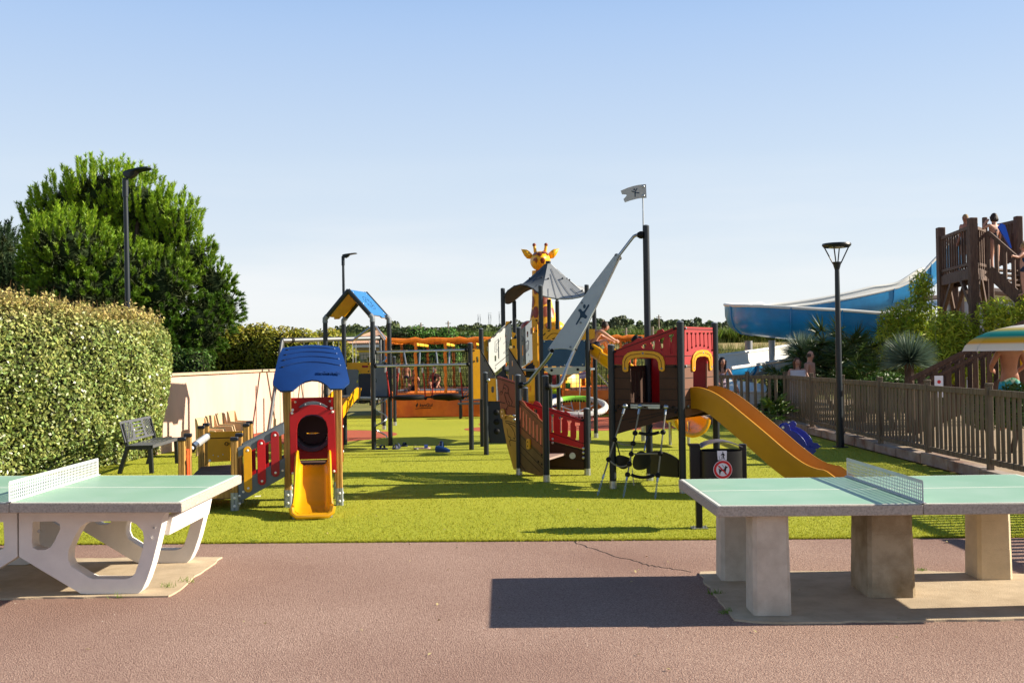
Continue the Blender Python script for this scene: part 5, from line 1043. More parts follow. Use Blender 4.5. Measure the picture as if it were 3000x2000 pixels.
# ================================================================ tilted spinner ring
t = thing('spinner_ring', 'tilted spinning ring wrapped in white and lime covers behind the hex tower', 'spinner', G(1736, 1229))
cR = A(1690, 1191, 28.0); rr = .80; tl = R(14); pw_ = lambda a, r_=.0: cR+V((rr*cos(a), rr*sin(a)*cos(tl), rr*sin(a)*sin(tl)))
segs = 12; wc_ = mat('white_ring_cover', (.62, .62, .58), .6, nz=(20, .3)); lc = mat('lime_ring_cover', (.25, .62, .05), .5)
for k in range(segs):
    a0, a1 = 2*pi*k/segs, 2*pi*(k+.97)/segs; MB().tube([pw_(a0+(a1-a0)*j/6) for j in range(7)], .088, 10).build('ring_cover', lc if k in (2, 3) else wc_, t)
b = MB()
for k in range(60):
    a0 = 2*pi*k/60; p = pw_(a0)+V((0, -.06, -.062)); b.obox(p, (.02, 0, 0), (0, .03, 0), (0, 0, .03))
b.build('lacing', blk, t, kind='stuff')
MB().cyl(G(1737, 1229), G(1737, 1229)+V((0, 0, .3)), .06, .02).build('spinner_foot', wht, t); MB().cyl((cR.x, cR.y, 0), (cR.x, cR.y, cR.z-.1), .07).build('spinner_post', steel, t)
for k in range(3): MB().tube([V((cR.x, cR.y, cR.z-.15)), pw_(2*pi*k/3+.5)], .02).build('spinner_arm', steel, t)
# ================================================================ picket fence on the right
t = thing('picket_fence', 'weathered grey wooden picket fence on a low block wall between turf and pool', 'fence', (6.45, 16, 0))
corner = V((6.50, 23.7, 0)); nearp = V((6.50, 7.2, 0)); backp = V((5.02, 25.1, 0)); ft = 1.24
def pick_mesh(h, w=.076, th=.018):
    b = MB(); c = .02; o_ = [(-w/2, 0), (w/2, 0), (w/2, h-c), (w/2-c, h), (-w/2+c, h), (-w/2, h-c)]; return mesh_only(b.plate(Plane((0, -th/2, 0), (1, 0, 0)), o_, (), th, 0, False), 'picket', fencew, 0)
pm = [pick_mesh(1.02), pick_mesh(1.02, .072), pick_mesh(1.02, .080)]
def run(a, c, sp, n_posts, psp, side, npick=None):
    d = (c-a); L = d.length; d.normalize(); rz = atan2(d.y, d.x); nn = V((-d.y, d.x, 0))*side
    for z, h in ((ft-.05, .085), (.245, .075)): 
        for k in range(n_posts-1):
            p0, p1 = a+d*(psp*k+.05), a+d*min(psp*(k+1)-.05, L); MB().beam(p0+V((0, 0, z+random.uniform(-.006, .006))), p1+V((0, 0, z+random.uniform(-.006, .006))), .045, h).build('rail', fencew, t, bevel=.004)
    for k in range(n_posts):
        p = a+d*min(psp*k, L); MB().obox(p+V((0, 0, .63)), d*.036, nn*.04, (0, 0, .65)).build('fence_post', fencew, t, bevel=.006); MB().obox(p+V((0, 0, 1.30)), d*.042, nn*.046, (0, 0, .018)).build('post_top', fencew, t, bevel=.008)
    k = .10
    while k < L-.05:
        ph = k % psp
        if .08 < ph < psp-.08:
            o_ = inst(random.choice(pm), 'picket', t, a+d*k+nn*.034+V((0, 0, .20+random.uniform(-.008, .008))), rz+random.uniform(-.05, .05)); o_.rotation_euler[1] = random.uniform(-.012, .012)
        k += sp*random.uniform(.95, 1.05)
run(corner, nearp, .148, 9, 2.02, 1); run(backp, corner, .185, 3, 1.01, 1)
t = thing('low_block_wall', 'low pale block wall under the picket fence with rusty stains', 'wall', (6.45, 16, 0))
bw_ = mat('rust_stained_block', (.40, .34, .29), .9, nz=(2.2, .5), bump=(60, .4), c2=(.22, .13, .09)); L_ = 16.6; k = 0; y_ = 23.7
while y_ > 7.2:
    ln = .98; z_ = .155+.02*sin(y_*1.7); MB().box(6.40, 6.60, y_-ln+.012, y_-.012, 0, z_).build('wall_block', bw_, t, bevel=.008); y_ -= ln+.02
    if k % 2 == 0: pass
    k += 1
for k in range(2):
    a, c = backp.lerp(corner, k/2+.02), backp.lerp(corner, k/2+.47); MB().beam(a+V((0, .0, .08)), c+V((0, 0, .08)), .2, .16).build('wall_block', bw_, t, bevel=.008)

# ================================================================ lamp posts
lampm = mat('lamp_paint', (.010, .016, .022), .4)
b0 = G(2462, 1309.5); t = thing('street_lamp', 'dark lamp post with flat disc head on a four-arm cone beside the picket fence', 'lamp post', b0)
CG = cro(2100, 700, 3.484); zt = A(*CG((1225, 300))[0], b0.y).z; MB().cyl(b0, b0+V((0, 0, zt)), .068, .043).build('pole', lampm, t); lean = V((A(*CG((1225, 300))[0], b0.y).x-b0.x, 0, 0))
MB().cyl(b0, b0+V((0, 0, .55)), .072, .07).build('pole_base', lampm, t); MB().cyl(b0, b0+V((0, 0, .012)), .15).build('base_flange', lampm, t)
z1 = A(*CG((1225, 235))[0], b0.y).z; z2 = A(*CG((1225, 85))[0], b0.y).z; z3 = A(*CG((1225, 35))[0], b0.y).z; rH = abs(A(*CG((1362, 50))[0], b0.y).x-A(*CG((1072, 75))[0], b0.y).x)/2
cH = V((b0.x, b0.y, 0)); MB().cyl(cH+V((0, 0, zt-.02)), cH+V((0, 0, z1)), .045, .085).build('neck', lampm, t)
for k in range(4):
    a = pi/4+k*pi/2+.25; MB().tube([cH+V((.07*cos(a), .07*sin(a), z1-.03)), cH+V((rH*.9*cos(a), rH*.9*sin(a), z2+.04))], .012, 6).build('arm', lampm, t)
MB().loft([[cH+V((r_*cos(2*pi*j/28), r_*sin(2*pi*j/28), z_)) for j in range(28)] for r_, z_ in ((.01, z2), (rH*.88, z2), (rH, z2+.04), (rH*.97, z2+.07), (rH*.6, z3-.02), (.01, z3))], True, True).build('lamp_head', lampm, t, smooth=50)
MB().cyl(cH+V((0, 0, z2-.012)), cH+V((0, 0, z2+.002)), rH*.55).build('diffuser', mat('lamp_glass', (.5, .5, .45), .3), t)
def arm_lamp(xb, xt, yt, Y, xh0, xh1, yh, label, r=.06):
    top_ = A(xt, yt, Y); base = V((A(xb, 1100, Y).x, Y, 0)); t = thing('street_lamp', label, 'lamp post', base); MB().cyl(base, top_, r, r*.7).build('pole', lampm, t); MB().cyl(top_-V((0, 0, .35)), top_+V((0, 0, .02)), r*.95).build('pole_collar', lampm, t)
    h0, h1 = A(xh0, yh[0], Y), A(xh1, yh[1], Y); d = (h1-h0); n_ = V((0, 1, 0)); secs = []
    for f, w_, up, dn in ((0, .05, .02, .04), (.08, .07, .035, .09), (.25, .10, .04, .13), (.42, .11, .04, .08), (.5, .16, .035, .02), (.8, .16, .035, .0), (.95, .12, .03, -.005), (1, .06, .02, 0)):
        c = h0+d*f; secs.append([c+n_*w_*cx+V((0, 0, cz)) for cx, cz in ((-1, 0), (-.8, up), (.8, up), (1, 0), (.7, -dn), (-.7, -dn))])
    MB().loft(secs, True, True).build('lamp_head', lampm, t, smooth=40); return t
arm_lamp(381, 367, 525, 19.6, 362, 442, (508, 494), 'tall dark lamp post rising behind the hedge in front of the pine')
arm_lamp(1011, 1005, 752, 40.0, 1003, 1046, (748, 743), 'thin far lamp post rising behind the gable roof', .07)

# ================================================================ water slides
wo = mat('water_slide_blue', (.012, .24, .53), .35, nz=(2, .25), coat=.3); wi = mat('water_slide_white', (.72, .71, .66), .35, nz=(1, .05)); wp = mat('grey_slide_post', (.30, .30, .31), .45)
def trough(t, pts, w, hn, hf, seam=3, nm='trough'):
    P = smooth_path(pts, 8); n = len(P); so, si = [], []
    for i, p in enumerate(P):
        tg = (P[min(i+1, n-1)]-P[max(i-1, 0)]).normalized(); sd = V((tg.y, -tg.x, 0)).normalized(); a_ = hn if not callable(hn) else hn(i/(n-1)); b_ = hf if not callable(hf) else hf(i/(n-1)); r = w/2
        prof = [(r, a_), (r*.98, a_*.6), (r*.85, a_*.28), (r*.55, .06), (0, 0), (-r*.55, .06), (-r*.85, b_*.28), (-r*.98, b_*.6), (-r, b_)]
        so.append([p+sd*x+V((0, 0, z)) for x, z in prof]); si.append([p+sd*x*.955+V((0, 0, z+.035*(1-abs(x)/r)+.005)) for x, z in prof])
    # a closed shell: outer blue, inner white
    MB().loft(so).build(nm+'_outside', wo, t, smooth=60); MB().loft(si).build(nm+'_inside', wi, t, smooth=60)
    for k in (0, 8): MB().tube([(so[i][k]+si[i][k])/2+V((0, 0, .01)) for i in range(n)], .05, 8).build('rim', wi, t)
    for i in range(6, n, 8*seam//2): MB().tube([q+(q-P[i])*.02 for q in so[i]], .025, 6).build('seam_flange', wo, t)
    return so
t = thing('water_slide', 'big blue outdoor water slide with white inside coming from the wooden tower', 'water slide', (A(2250, 1000, 31).x, 31, 0))
ups = [(2790, 800, 34.8), (2745, 815, 34.5), (2700, 855, 34.2), (2650, 892, 34), (2560, 918, 33.7), (2450, 942, 33.4), (2350, 958, 33.2), (2270, 967, 32.9), (2210, 972, 32.2), (2188, 976, 31.2), (2215, 984, 30.2), (2290, 992, 29.8), (2380, 998, 29.7), (2470, 1003, 29.7), (2580, 1012, 29.7)]
P_ = [A(x, y, Y) for x, y, Y in ups]
so = trough(t, P_, 1.35, lambda f: .84-.66*max(0, 1-f/.26) if f < .5 else .90, lambda f: .72+.75*max(0, 1-f/.26))
for x, Y in ((2193, 31.3), (2261, 30.4), (2560, 30.0), (2640, 34)):
    p = A(x, 1000, Y); zc = 2.15 if Y < 32 else 2.7; MB().cyl(V((p.x, p.y, 0)), V((p.x, p.y, zc)), .12 if x < 2250 else .10).build('support_post', wp, t)
t = thing('water_slide', 'lower blue water slide with white inside crossing behind the woman at the fence', 'water slide', (A(2250, 1000, 30).x, 30, 0))
trough(t, [A(x, y, Y) for x, y, Y in ((2500, 1055, 33.0), (2400, 1068, 32), (2330, 1081, 31), (2270, 1092, 30.2), (2200, 1104, 29.2), (2130, 1116, 28.2), (2085, 1124, 27.8))], 1.5, .66, .42, 8)
for x in (2154, 2236): p = A(x, 1000, 29.0); MB().cyl((p.x, p.y, 0), (p.x, p.y, 1.05), .05).build('support_post', wp, t)
bx = A(2205, 1180, 26.3); t = thing('splash_tub', 'white splash tub behind the back row of pickets', 'tub', (bx.x, bx.y, 0))
q = [A(*p, 26.3) for p in cro(2080, 1000, 5.88)((275, 830), (980, 860), (990, 1105), (300, 1105))]; q = [V((p.x, p.y, max(p.z, .1))) for p in q]
MB().add(q+[p+V((-.2, 1.3, .0)) for p in q], [(0, 1, 2, 3), (4, 7, 6, 5), (0, 4, 5, 1), (1, 5, 6, 2), (2, 6, 7, 3), (3, 7, 4, 0)]).build('tub_side', wi, t, bevel=.04)
hi_ = [A(*p, Y) for p, Y in zip(cro(2080, 1000, 5.88)((275, 640), (960, 735), (995, 860), (275, 845)), (27.4, 27.4, 26.25, 26.25))]
MB().add(hi_+[p-V((0, 0, .05)) for p in hi_], [(0, 1, 2, 3), (7, 6, 5, 4), (0, 4, 5, 1), (1, 5, 6, 2), (2, 6, 7, 3), (3, 7, 4, 0)]).build('tub_slope', wi, t, bevel=.01)

# ================================================================ timber slide tower
CH = cro(2500, 580, 3.92); CI = cro(2680, 600, 7.35)
t = thing('timber_tower', 'tall brown timber slide tower with railings and long stairs', 'tower', (A(2800, 800, 26).x, 26, 0))
YA, YB, YC = 27.2, 24.6, 25.6
pL, pM, pR = A(*CH((1010, 830))[0], YA), A(*CH((1375, 790))[0], YB), A(*CH((1520, 790))[0], YC)
zpf = 3.80
for p in (pL, pM, pR): p.z = 0
pN = pL+(pR-pM)
def tb(a, c, w, h, name): return MB().beam(a, c, w, h).build(name, towerw, t, bevel=.01)
ztL, ztM = A(*CH((990, 340))[0], YA).z, A(*CH((1375, 228))[0], YB).z
for p, zt_, w_ in ((pL, ztL, .20), (pM, ztM, .20), (pR, A(*CH((1505, 222))[0], YC).z, .11), (pN, 4.9, .18)):
    MB().box(p.x-w_/2, p.x+w_/2, p.y-w_/2, p.y+w_/2, 0, zt_).build('tower_post', towerw, t, bevel=.02)
for a, c in ((pL, pM), (pM, pR), (pR, pN), (pN, pL)):
    tb(a+V((0, 0, zpf-.14)), c+V((0, 0, zpf-.14)), .08, .26, 'platform_beam')
    d = (c-a).normalized(); L = (c-a).length
    tb(a+V((0, 0, 4.82 if a is not pR else 4.9)), c+V((0, 0, 4.82 if a is not pR else 4.9)), .07, .09, 'handrail') if a not in (pR,) else None
    tb(a+V((0, 0, zpf+.12)), c+V((0, 0, zpf+.12)), .06, .08, 'rail')
    n = int(L/.19)
    if a is not pN or 1:
        bm_ = mesh_only(MB().box(-.028, .028, -.02, .02, 0, .95), 'baluster', towerw, 0)
        for k in range(1, n): 
            if a is pR or a is pN: continue
            inst(bm_, 'baluster', t, a+d*(L*k/n)+V((0, 0, zpf+.03)), atan2(d.y, d.x))
    for e, s_ in ((a, d), (c, -d)): tb(e+V((0, 0, zpf-1.1)), e+s_*min(.95, L*.45)+V((0, 0, zpf-.2)), .09, .12, 'knee_brace')
q = [p+V((0, 0, zpf+.03)) for p in (pL, pM, pR, pN)]
for k in range(10):
    f0, f1 = (k+.03)/10, (k+.97)/10; r_ = [q[0].lerp(q[1], f0), q[0].lerp(q[1], f1), q[3].lerp(q[2], f1), q[3].lerp(q[2], f0)]; MB().add(r_+[p-V((0, 0, .04)) for p in r_], [(0, 1, 2, 3), (7, 6, 5, 4), (0, 4, 5, 1), (1, 5, 6, 2), (2, 6, 7, 3), (3, 7, 4, 0)]).build('floor_board', towerw, t, smooth=0)
# upper flight: starts at pR, runs right and down
def flight(a0, a1, width, steps, hr=.95, balsp=.2, lowrail=False):
    d = a1-a0; dh = V((d.x, d.y, 0)).normalized(); nn = V((-dh.y, dh.x, 0))*width
    for o_ in (V((0, 0, 0)), nn):
        tb(a0+o_, a1+o_, .06, .28, 'stair_stringer'); tb(a0+o_+V((0, 0, hr)), a1+o_+V((0, 0, hr)), .07, .09, 'handrail')
        if lowrail: tb(a0+o_+V((0, 0, hr-.2)), a1+o_+V((0, 0, hr-.2)), .05, .07, 'rail')
        n = int(V((d.x, d.y, 0)).length/balsp); bm_ = mesh_only(MB().box(-.045, .045, -.02, .02, 0, hr), 'baluster', towerw, 0)
        for k in range(n+1): inst(bm_, 'baluster', t, a0+o_+d*(k/n)+V((0, 0, .02)), atan2(dh.y, dh.x))
    for k in range(steps):
        c = a0+d*((k+.5)/steps)+nn/2; MB().obox(c+V((0, 0, .08)), dh*.15, nn/2, (0, 0, .02)).build('stair_tread', towerw, t)
u0_, u1_ = A(*CH((1545, 375))[0], 24.4), A(*CH((2350, 1085))[0], 23.0)
flight(u0_-V((0, 0, .98)), u1_-V((0, 0, .98)), 1.1, 12)
pT = A(*CH((1890, 210))[0], 24.8); MB().box(pT.x-.085, pT.x+.085, pT.y-.085, pT.y+.085, 0, pT.z).build('tower_post', towerw, t, bevel=.02)
tb(A(*CH((1600, 330))[0], 26.4), pT+V((0, 0, -.12)), .07, .09, 'handrail')
d = (pT-A(*CH((1600, 330))[0], 26.4)); bm_ = mesh_only(MB().box(-.04, .04, -.02, .02, 0, 1.0), 'baluster', towerw, 0)
for k in range(1, 9): p = A(*CH((1600, 330))[0], 26.4)+d*(k/9); inst(bm_, 'baluster', t, p-V((0, 0, 1.1)), 0)
# lower flight returning to the left
CK = cro(2500, 930, 3.136)
l0, l1 = A(*CK((1800, -60))[0], 19.5), A(*CK((610, 555))[0], 20.8)
flight(l0-V((0, 0, 1.05)), l1-V((0, 0, 1.0)), 1.0, 12, 1.0, .24, True)
for p in CH((1560, 1100),): q_ = A(*p, 27.0); MB().box(q_.x-.1, q_.x+.1, q_.y-.1, q_.y+.1, 0, 3.7).build('tower_post', towerw, t, bevel=.02)
# arched pool roof behind the tower
t = thing('pool_shelter', 'grey arched pool cover roof seen through the tower legs', 'shelter', (A(2900, 900, 34).x, 34, 0))
ar = [A(*p, 33) for p in CH((1060, 1190), (1150, 1130), (1250, 1100), (1400, 1075), (1600, 1070), (1750, 1085), (1900, 1130), (2050, 1200))]; arm_ = mat('arch_frame_brown', (.16, .11, .09), .6)
MB().tube(ar, .12, 8).build('arch_rib', arm_, t); MB().tube([p+V((0, 4, 0)) for p in ar], .12, 8).build('arch_rib', arm_, t)
MB().loft([[p-V((0, 0, .1)) for p in ar], [p+V((0, 4, -.1)) for p in ar]]).build('arch_sheet', mat('clouded_sheet', (.45, .46, .48), .3), t)
for i in (1, 2, 4, 6): MB().cyl((ar[i].x, ar[i].y, 0), ar[i], .06).build('arch_post', arm_, t)
MB().add([V((p.x, p.y+.1, z)) for p in (ar[0], ar[-1]) for z in (0, ar[0].z)], [(0, 2, 3, 1)]).build('arch_glazing', mat('clouded_glass', (.32, .33, .36), .15), t)

# ================================================================ parasol
pc = A(3050, 1000, 17.3); t = thing('parasol', 'open parasol striped white, yellow and turquoise above the bare-backed man', 'parasol', (pc.x, pc.y, 0))
zr = A(2840, 1031, 17.3).z; RR = pc.x-A(2837, 1030, 17.3).x; zt = A(3000, 958, 17.3).z+.06
pmt = bpy.data.materials.new('parasol_stripes'); pmt.use_nodes = True; N_ = pmt.node_tree.nodes; L_ = pmt.node_tree.links; bb = N_['Principled BSDF']; bb.inputs['Roughness'].default_value = .8
tcn = N_.new('ShaderNodeTexCoord'); sx = N_.new('ShaderNodeSeparateXYZ'); mr = N_.new('ShaderNodeMapRange'); rp_ = N_.new('ShaderNodeValToRGB'); L_.new(tcn.outputs['Object'], sx.inputs[0]); L_.new(sx.outputs[2], mr.inputs[0]); mr.inputs[1].default_value = zr; mr.inputs[2].default_value = zt; L_.new(mr.outputs[0], rp_.inputs[0])
els = [(0, (.75, .75, .78)), (.25, (.72, .70, .62)), (.33, (.75, .38, .015)), (.46, (.55, .42, .05)), (.56, (.01, .33, .30)), (.70, (.02, .38, .34)), (.80, (.62, .5, .08)), (.90, (.78, .78, .76)), (1, (.8, .8, .8))]
cr_ = rp_.color_ramp; cr_.elements[0].color = (*els[0][1], 1); cr_.elements[1].color = (*els[-1][1], 1)
for p_, c_ in els[1:-1]: e = cr_.elements.new(p_); e.color = (*c_, 1)
tr_ = N_.new('ShaderNodeBsdfTranslucent'); L_.new(rp_.outputs[0], tr_.inputs[0]); ms_ = N_.new('ShaderNodeMixShader'); ms_.inputs[0].default_value = .35; L_.new(rp_.outputs[0], bb.inputs[0]); L_.new(bb.outputs[0], ms_.inputs[1]); L_.new(tr_.outputs[0], ms_.inputs[2]); L_.new(ms_.outputs[0], N_['Material Output'].inputs[0])
for g_ in range(8):
    secs = []
    for i in range(9):
        f = i/8; row = []
        for k in range(7):
            a = 2*pi*(g_+k/6)/8+.2; sg_ = 1-.10*sin(pi*k/6)*f; r_ = RR*sin(f*pi/2*.95)/sin(pi/2*.95)*sg_; z = zr+(zt-zr)*(cos(f*pi/2*.98)); row.append(V((pc.x+r_*cos(a), pc.y+r_*sin(a), z)))
        secs.append(row)
    MB().loft(secs).build('parasol_gore', pmt, t, smooth=60)
    a = 2*pi*g_/8+.2; MB().tube([V((pc.x+RR*sin(f*pi/2*.95)*cos(a), pc.y+RR*sin(f*pi/2*.95)*sin(a), zr+(zt-zr)*cos(f*pi/2*.98)-.012)) for f in [k/8 for k in range(9)]], .005, 5).build('parasol_rib', steel, t)
MB().cyl((pc.x, pc.y, 0), (pc.x, pc.y, zt+.06), .018).build('parasol_pole', wht, t)
c = A(2992, 952, 19.0); t = thing('parasol', 'folded yellow parasol top showing behind the striped one', 'parasol', (c.x, c.y, 0)); ym = mat('yellow_cloth', (.75, .40, .01), .8)
MB().loft([[V((c.x+.15+r_*cos(2*pi*k/12)*(1+.25*(k % 2)), c.y+r_*sin(2*pi*k/12), z)) for k in range(12)] for r_, z in ((.02, c.z+.1), (.16, c.z-.05), (.24, c.z-.5), (.2, c.z-1.0), (.05, c.z-1.05))], True, True).build('folded_cloth', ym, t, smooth=30); MB().cyl((c.x+.15, c.y, 0), (c.x+.15, c.y, c.z+.12), .02).build('parasol_pole', wht, t)
sgp = FP(19.0); sgg = A(*CK((787, 590))[0], 16.4); t = thing('pool_notice', 'small white notice with red mark showing over the fence', 'sign', (sgg.x, sgg.y, 0))
MB().box(sgg.x-.07, sgg.x+.07, sgg.y, sgg.y+.012, 1.0, sgg.z+.1).build('sign_board', sw, t); MB().cyl((sgg.x, sgg.y-.004, sgg.z), (sgg.x, sgg.y-.001, sgg.z), .03, n=16).build('red_mark', sr, t); MB().cyl((sgg.x, sgg.y+.03, 0), (sgg.x, sgg.y+.03, 1.1), .02).build('sign_post', steel, t)

# ================================================================ trampolines and inflatables at the back
orm = mat('orange_pvc', (.86, .20, .014), .42, nz=(2.5, .3), bump=(4, .35), c2=(.68, .12, .010)); ors = mat('orange_sleeve', (.92, .23, .018), .55, nz=(9, .3)); mesh_m = mat('black_netting', (.010, .012, .010), .8); padm = mat('grey_trampoline_mat', (.12, .12, .14), .7)
C1_ = cro(1100, 900, 3.92)
def trampoline(x0, x1, Y, depth, label, nb, ztop=2.28, zs=.72, yaw=0., textx=None, side=0):
    c0 = A(x0, 1150, Y); c1 = A(x1, 1150, Y); a = V((c0.x, Y, 0)); b_ = V((c1.x, Y+yaw, 0)); u = (b_-a).normalized(); w = V((-u.y, u.x, 0)); L = (b_-a).length
    t = thing('trampoline', label, 'trampoline', (a+b_)/2); D = depth
    # skirt with folds on four sides
    for (p, q_) in ((a, b_), (b_, b_+w*D), (b_+w*D, a+w*D), (a+w*D, a)):
        d = (q_-p).normalized(); ln = (q_-p).length; nn = V((d.y, -d.x, 0)); n = int(ln/.09); secs = []
        for i in range(n+1):
            f = i/n; fo = .035*sin(f*ln*3.1+1)+.02*sin(f*ln*9+2); secs.append([p+d*ln*f+V((0, 0, zs)), p+d*ln*f+nn*(.02+fo*.3)+V((0, 0, zs*.6)), p+d*ln*f+nn*(.05+fo)+V((0, 0, .02))])
        MB().loft(secs).build('skirt', orm, t, smooth=60)
    e = .32
    for p, q_ in ((a, b_), (a+w*(D-e), b_+w*(D-e))): MB().add([p+V((0, 0, zs)), q_+V((0, 0, zs)), q_+w*e+V((0, 0, zs+.05)), p+w*e+V((0, 0, zs+.05))]+[x+V((0, 0, -.05)) for x in (p+V((0, 0, zs)), q_+V((0, 0, zs)), q_+w*e+V((0, 0, zs+.05)), p+w*e+V((0, 0, zs+.05)))], [(0, 1, 2, 3), (7, 6, 5, 4), (0, 4, 5, 1), (1, 5, 6, 2), (2, 6, 7, 3), (3, 7, 4, 0)]).build('safety_pad', ors, t)
    MB().obox((a+b_)/2+w*D/2+V((0, 0, zs-.01)), u*L/2, w*(D/2-e), (0, 0, .01)).build('jumping_mat', padm, t)
    for k in range(nb+1):
        for dd in (0, D):
            p = a.lerp(b_, k/nb)+w*dd; MB().tube([p+V((.012*(-1)**j, 0, zs-.25+(ztop-zs+.2)*j/9)) for j in range(10)], [.045, .05, .044, .05, .045, .048, .043, .05, .045, .042], 8).build('padded_post', ors, t)
    for dd in (0, D): MB().tube([a.lerp(b_, k/16)+w*dd+V((0, 0, ztop+.02*sin(k*2.1))) for k in range(17)], [.075+.01*(-1)**k for k in range(17)], 8).build('padded_top_rail', ors, t)
    for p in (a, b_): MB().tube([p+w*D*k/6+V((0, 0, ztop)) for k in range(7)], .09, 8).build('padded_top_rail', ors, t)
    for k in range(1, nb): MB().tube([a.lerp(b_, k/nb)+w*D*j/2+V((0, 0, ztop-.12)) for j in range(3)], .05, 8).build('cross_rail', mat('yellow_sleeve', (.75, .45, .02), .6), t)
    bnet = MB()
    for dd in (.05, D-.05):
        n = int(L/.15)
        for k in range(n): p = a+u*(L*(k+.5)/n)+w*dd; bnet.obox(p+V((0, 0, (ztop+zs)/2)), u*.006, w*.003, (0, 0, (ztop-zs)/2))
        for j in range(11): p = (a+b_)/2+w*dd; bnet.obox(p+V((0, 0, zs+(ztop-zs)*(j+.5)/11)), u*L/2, w*.003, (0, 0, .006))
    bnet.build('safety_net', mesh_m, t, kind='stuff')
    return t, a, u, w
t, a, u, w = trampoline(1132, 1480, 29.5, 4.2, 'long orange trampoline with netted posts and maker lettering behind the rope bridge', 4)
pl = Plane(a-w*.12, u); k_ = pl.uv(*C1_((505, 1140))[0]); kb = mat('print_black', (.012, .010, .012), .7)
text_mesh('printed_lettering', 'kanGui', kb, t, pl, *k_, .135, k=.01, ext=.001, bold=.003, shear=.15)
MB().strip(pl, C1_((462, 1165), (520, 1156), (638, 1155)), .02, off=.012).build('printed_underline', kb, t)
MB().plate(pl, C1_((447, 1118), (462, 1124), (470, 1115), (482, 1095), (490, 1108), (486, 1130), (478, 1146), (462, 1144), (468, 1132)), (), .002, .012).build('printed_kangaroo', kb, t)
t, a, u, w = trampoline(1652, 1905, 29.8, 3.6, 'shorter orange trampoline with lettering behind the tilted ring and hex tower', 3, yaw=0)
pl = Plane(a-w*.12, u); k_ = pl.uv(*cro(1550, 1080, 7.84)((1600, 775))[0]); text_mesh('printed_lettering', 'kanGui', kb, t, pl, *k_, .15, k=.01, ext=.001, bold=.003, shear=.15)
lad = thing('trampoline_ladder', 'small steel ladder leaning on the shorter orange trampoline', 'ladder', G(1668, 1222))
for dx_ in (-.14, .14): MB().tube([A(1655, 1160, 29.4)+V((dx_, 0, 0)), V((A(1668, 1200, 29.0).x+dx_, 29.0, .02))], .018).build('ladder_rail', steel, lad)
for k in range(3): p = A(1655, 1160, 29.4).lerp(V((A(1668, 1200, 29.0).x, 29.0, .02)), .2+.3*k); MB().tube([p-V((.14, 0, 0)), p+V((.14, 0, 0))], .014).build('ladder_rung', steel, lad)
# giraffe bouncy castle
gy = mat('inflatable_yellow', (.85, .42, .012), .38, nz=(1, .06)); gb_ = mat('inflatable_brown', (.22, .045, .018), .45); YG = 34.0
t = thing('inflatable_giraffe', 'tall yellow inflatable giraffe with brown patches rising behind the hex tower', 'inflatable', (A(1590, 900, YG).x, YG, 0))
neck = [(838, 1120, 150), (840, 1050, 142), (842, 980, 135), (835, 900, 115), (825, 800, 98), (815, 700, 88), (812, 600, 84), (812, 500, 86)]
cn = [A(*CF((x, y))[0], YG) for x, y, r in neck]; rn_ = [r/3.485/FPX*YG*1.0 for x, y, r in neck]
cn2 = [V((cn[0].x, YG, .0)), V((cn[0].x, YG, 1.0))]+cn; MB().tube(smooth_path([p for p in cn2], 3), list(np.interp(np.linspace(0, 1, len(cn2)*3-2), np.linspace(0, 1, len(cn2)), [1.5, 1.45]+rn_)), 20).build('neck', gy, t, smooth=80)
hc = A(*CF((812, 400))[0], YG-.25); s_ = YG/FPX/3.485
hd = MB().sph(hc, (104*s_, .85, 98*s_), 20, 14); hd.build('head', gy, t, smooth=80)
for sg_ in (-1, 1):
    e0 = hc+V((sg_*80*s_, .1, 55*s_)); e = MB(); e.loft([[e0+V((sg_*f*110*s_, 0, (f*38+30*f**4)*s_))+V((0, .10*cos(a)*w_*2, w_*46*s_*sin(a))) for a in [2*pi*k/12 for k in range(12)]] for f, w_ in ((0, .45), (.25, .85), (.5, 1.0), (.75, .7), (.92, .32), (1.02, .05))], True, True); e.build('ear', gy, t, smooth=60)
    h0 = hc+V((sg_*48*s_, 0, 80*s_)); h1 = hc+V((sg_*60*s_, 0, 165*s_)); MB().tube([h0, h1], [.055, .045], 10).build('horn', gy, t); MB().sph(h1, 19*s_, 12, 8).build('horn_tip', gb_, t)
def patch(cx_, cy_, rx_, ry_, surf, m=gb_, seed=0):
    # polygonal brown patch hugging the round body
    c0, r0 = surf(cy_); n = 14; rs_ = random.Random(seed+cx_+cy_); pts = []
    ang0 = ((cx_-c0[0])/r0); ang0 = max(-.97, min(.97, ang0)); 
    rings = [[], [], []]
    for j, fr_ in enumerate((.02, .6, 1.0)):
        for k in range(6 if 0 else 12):
            a = 2*pi*k/12; wob = (1.0 if k % 2 == 0 else .93); xx = (cx_+rx_*fr_*wob*cos(a)-c0[0])/r0; yy = cy_+ry_*fr_*wob*sin(a); cc, rr_ = surf(yy); xx = max(-.99, min(.99, (cx_+rx_*fr_*wob*cos(a)-cc[0])/rr_)); ctr = A(*CF((cc[0], yy))[0], YG); rw = rr_*s_*1.005; 
            rings[j].append(ctr+V((xx*rw, -sqrt(max(0, 1-xx*xx))*rw*cc[1]-.03-cc[2], 0)))
    MB().loft(rings, True).build('patch', m, t, smooth=70)
def nsurf(y):
    ys_ = [n_[1] for n_ in neck][::-1]; x = np.interp(y, ys_, [n_[0] for n_ in neck][::-1]); r = np.interp(y, ys_, [n_[2] for n_ in neck][::-1]); return (x, 1.0, 0.), r
def hsurf(y): 
    k = sqrt(max(.05, 1-((y-400)/98)**2)); return (812, .85/(100*s_)*.98, .27+.0), 100*k
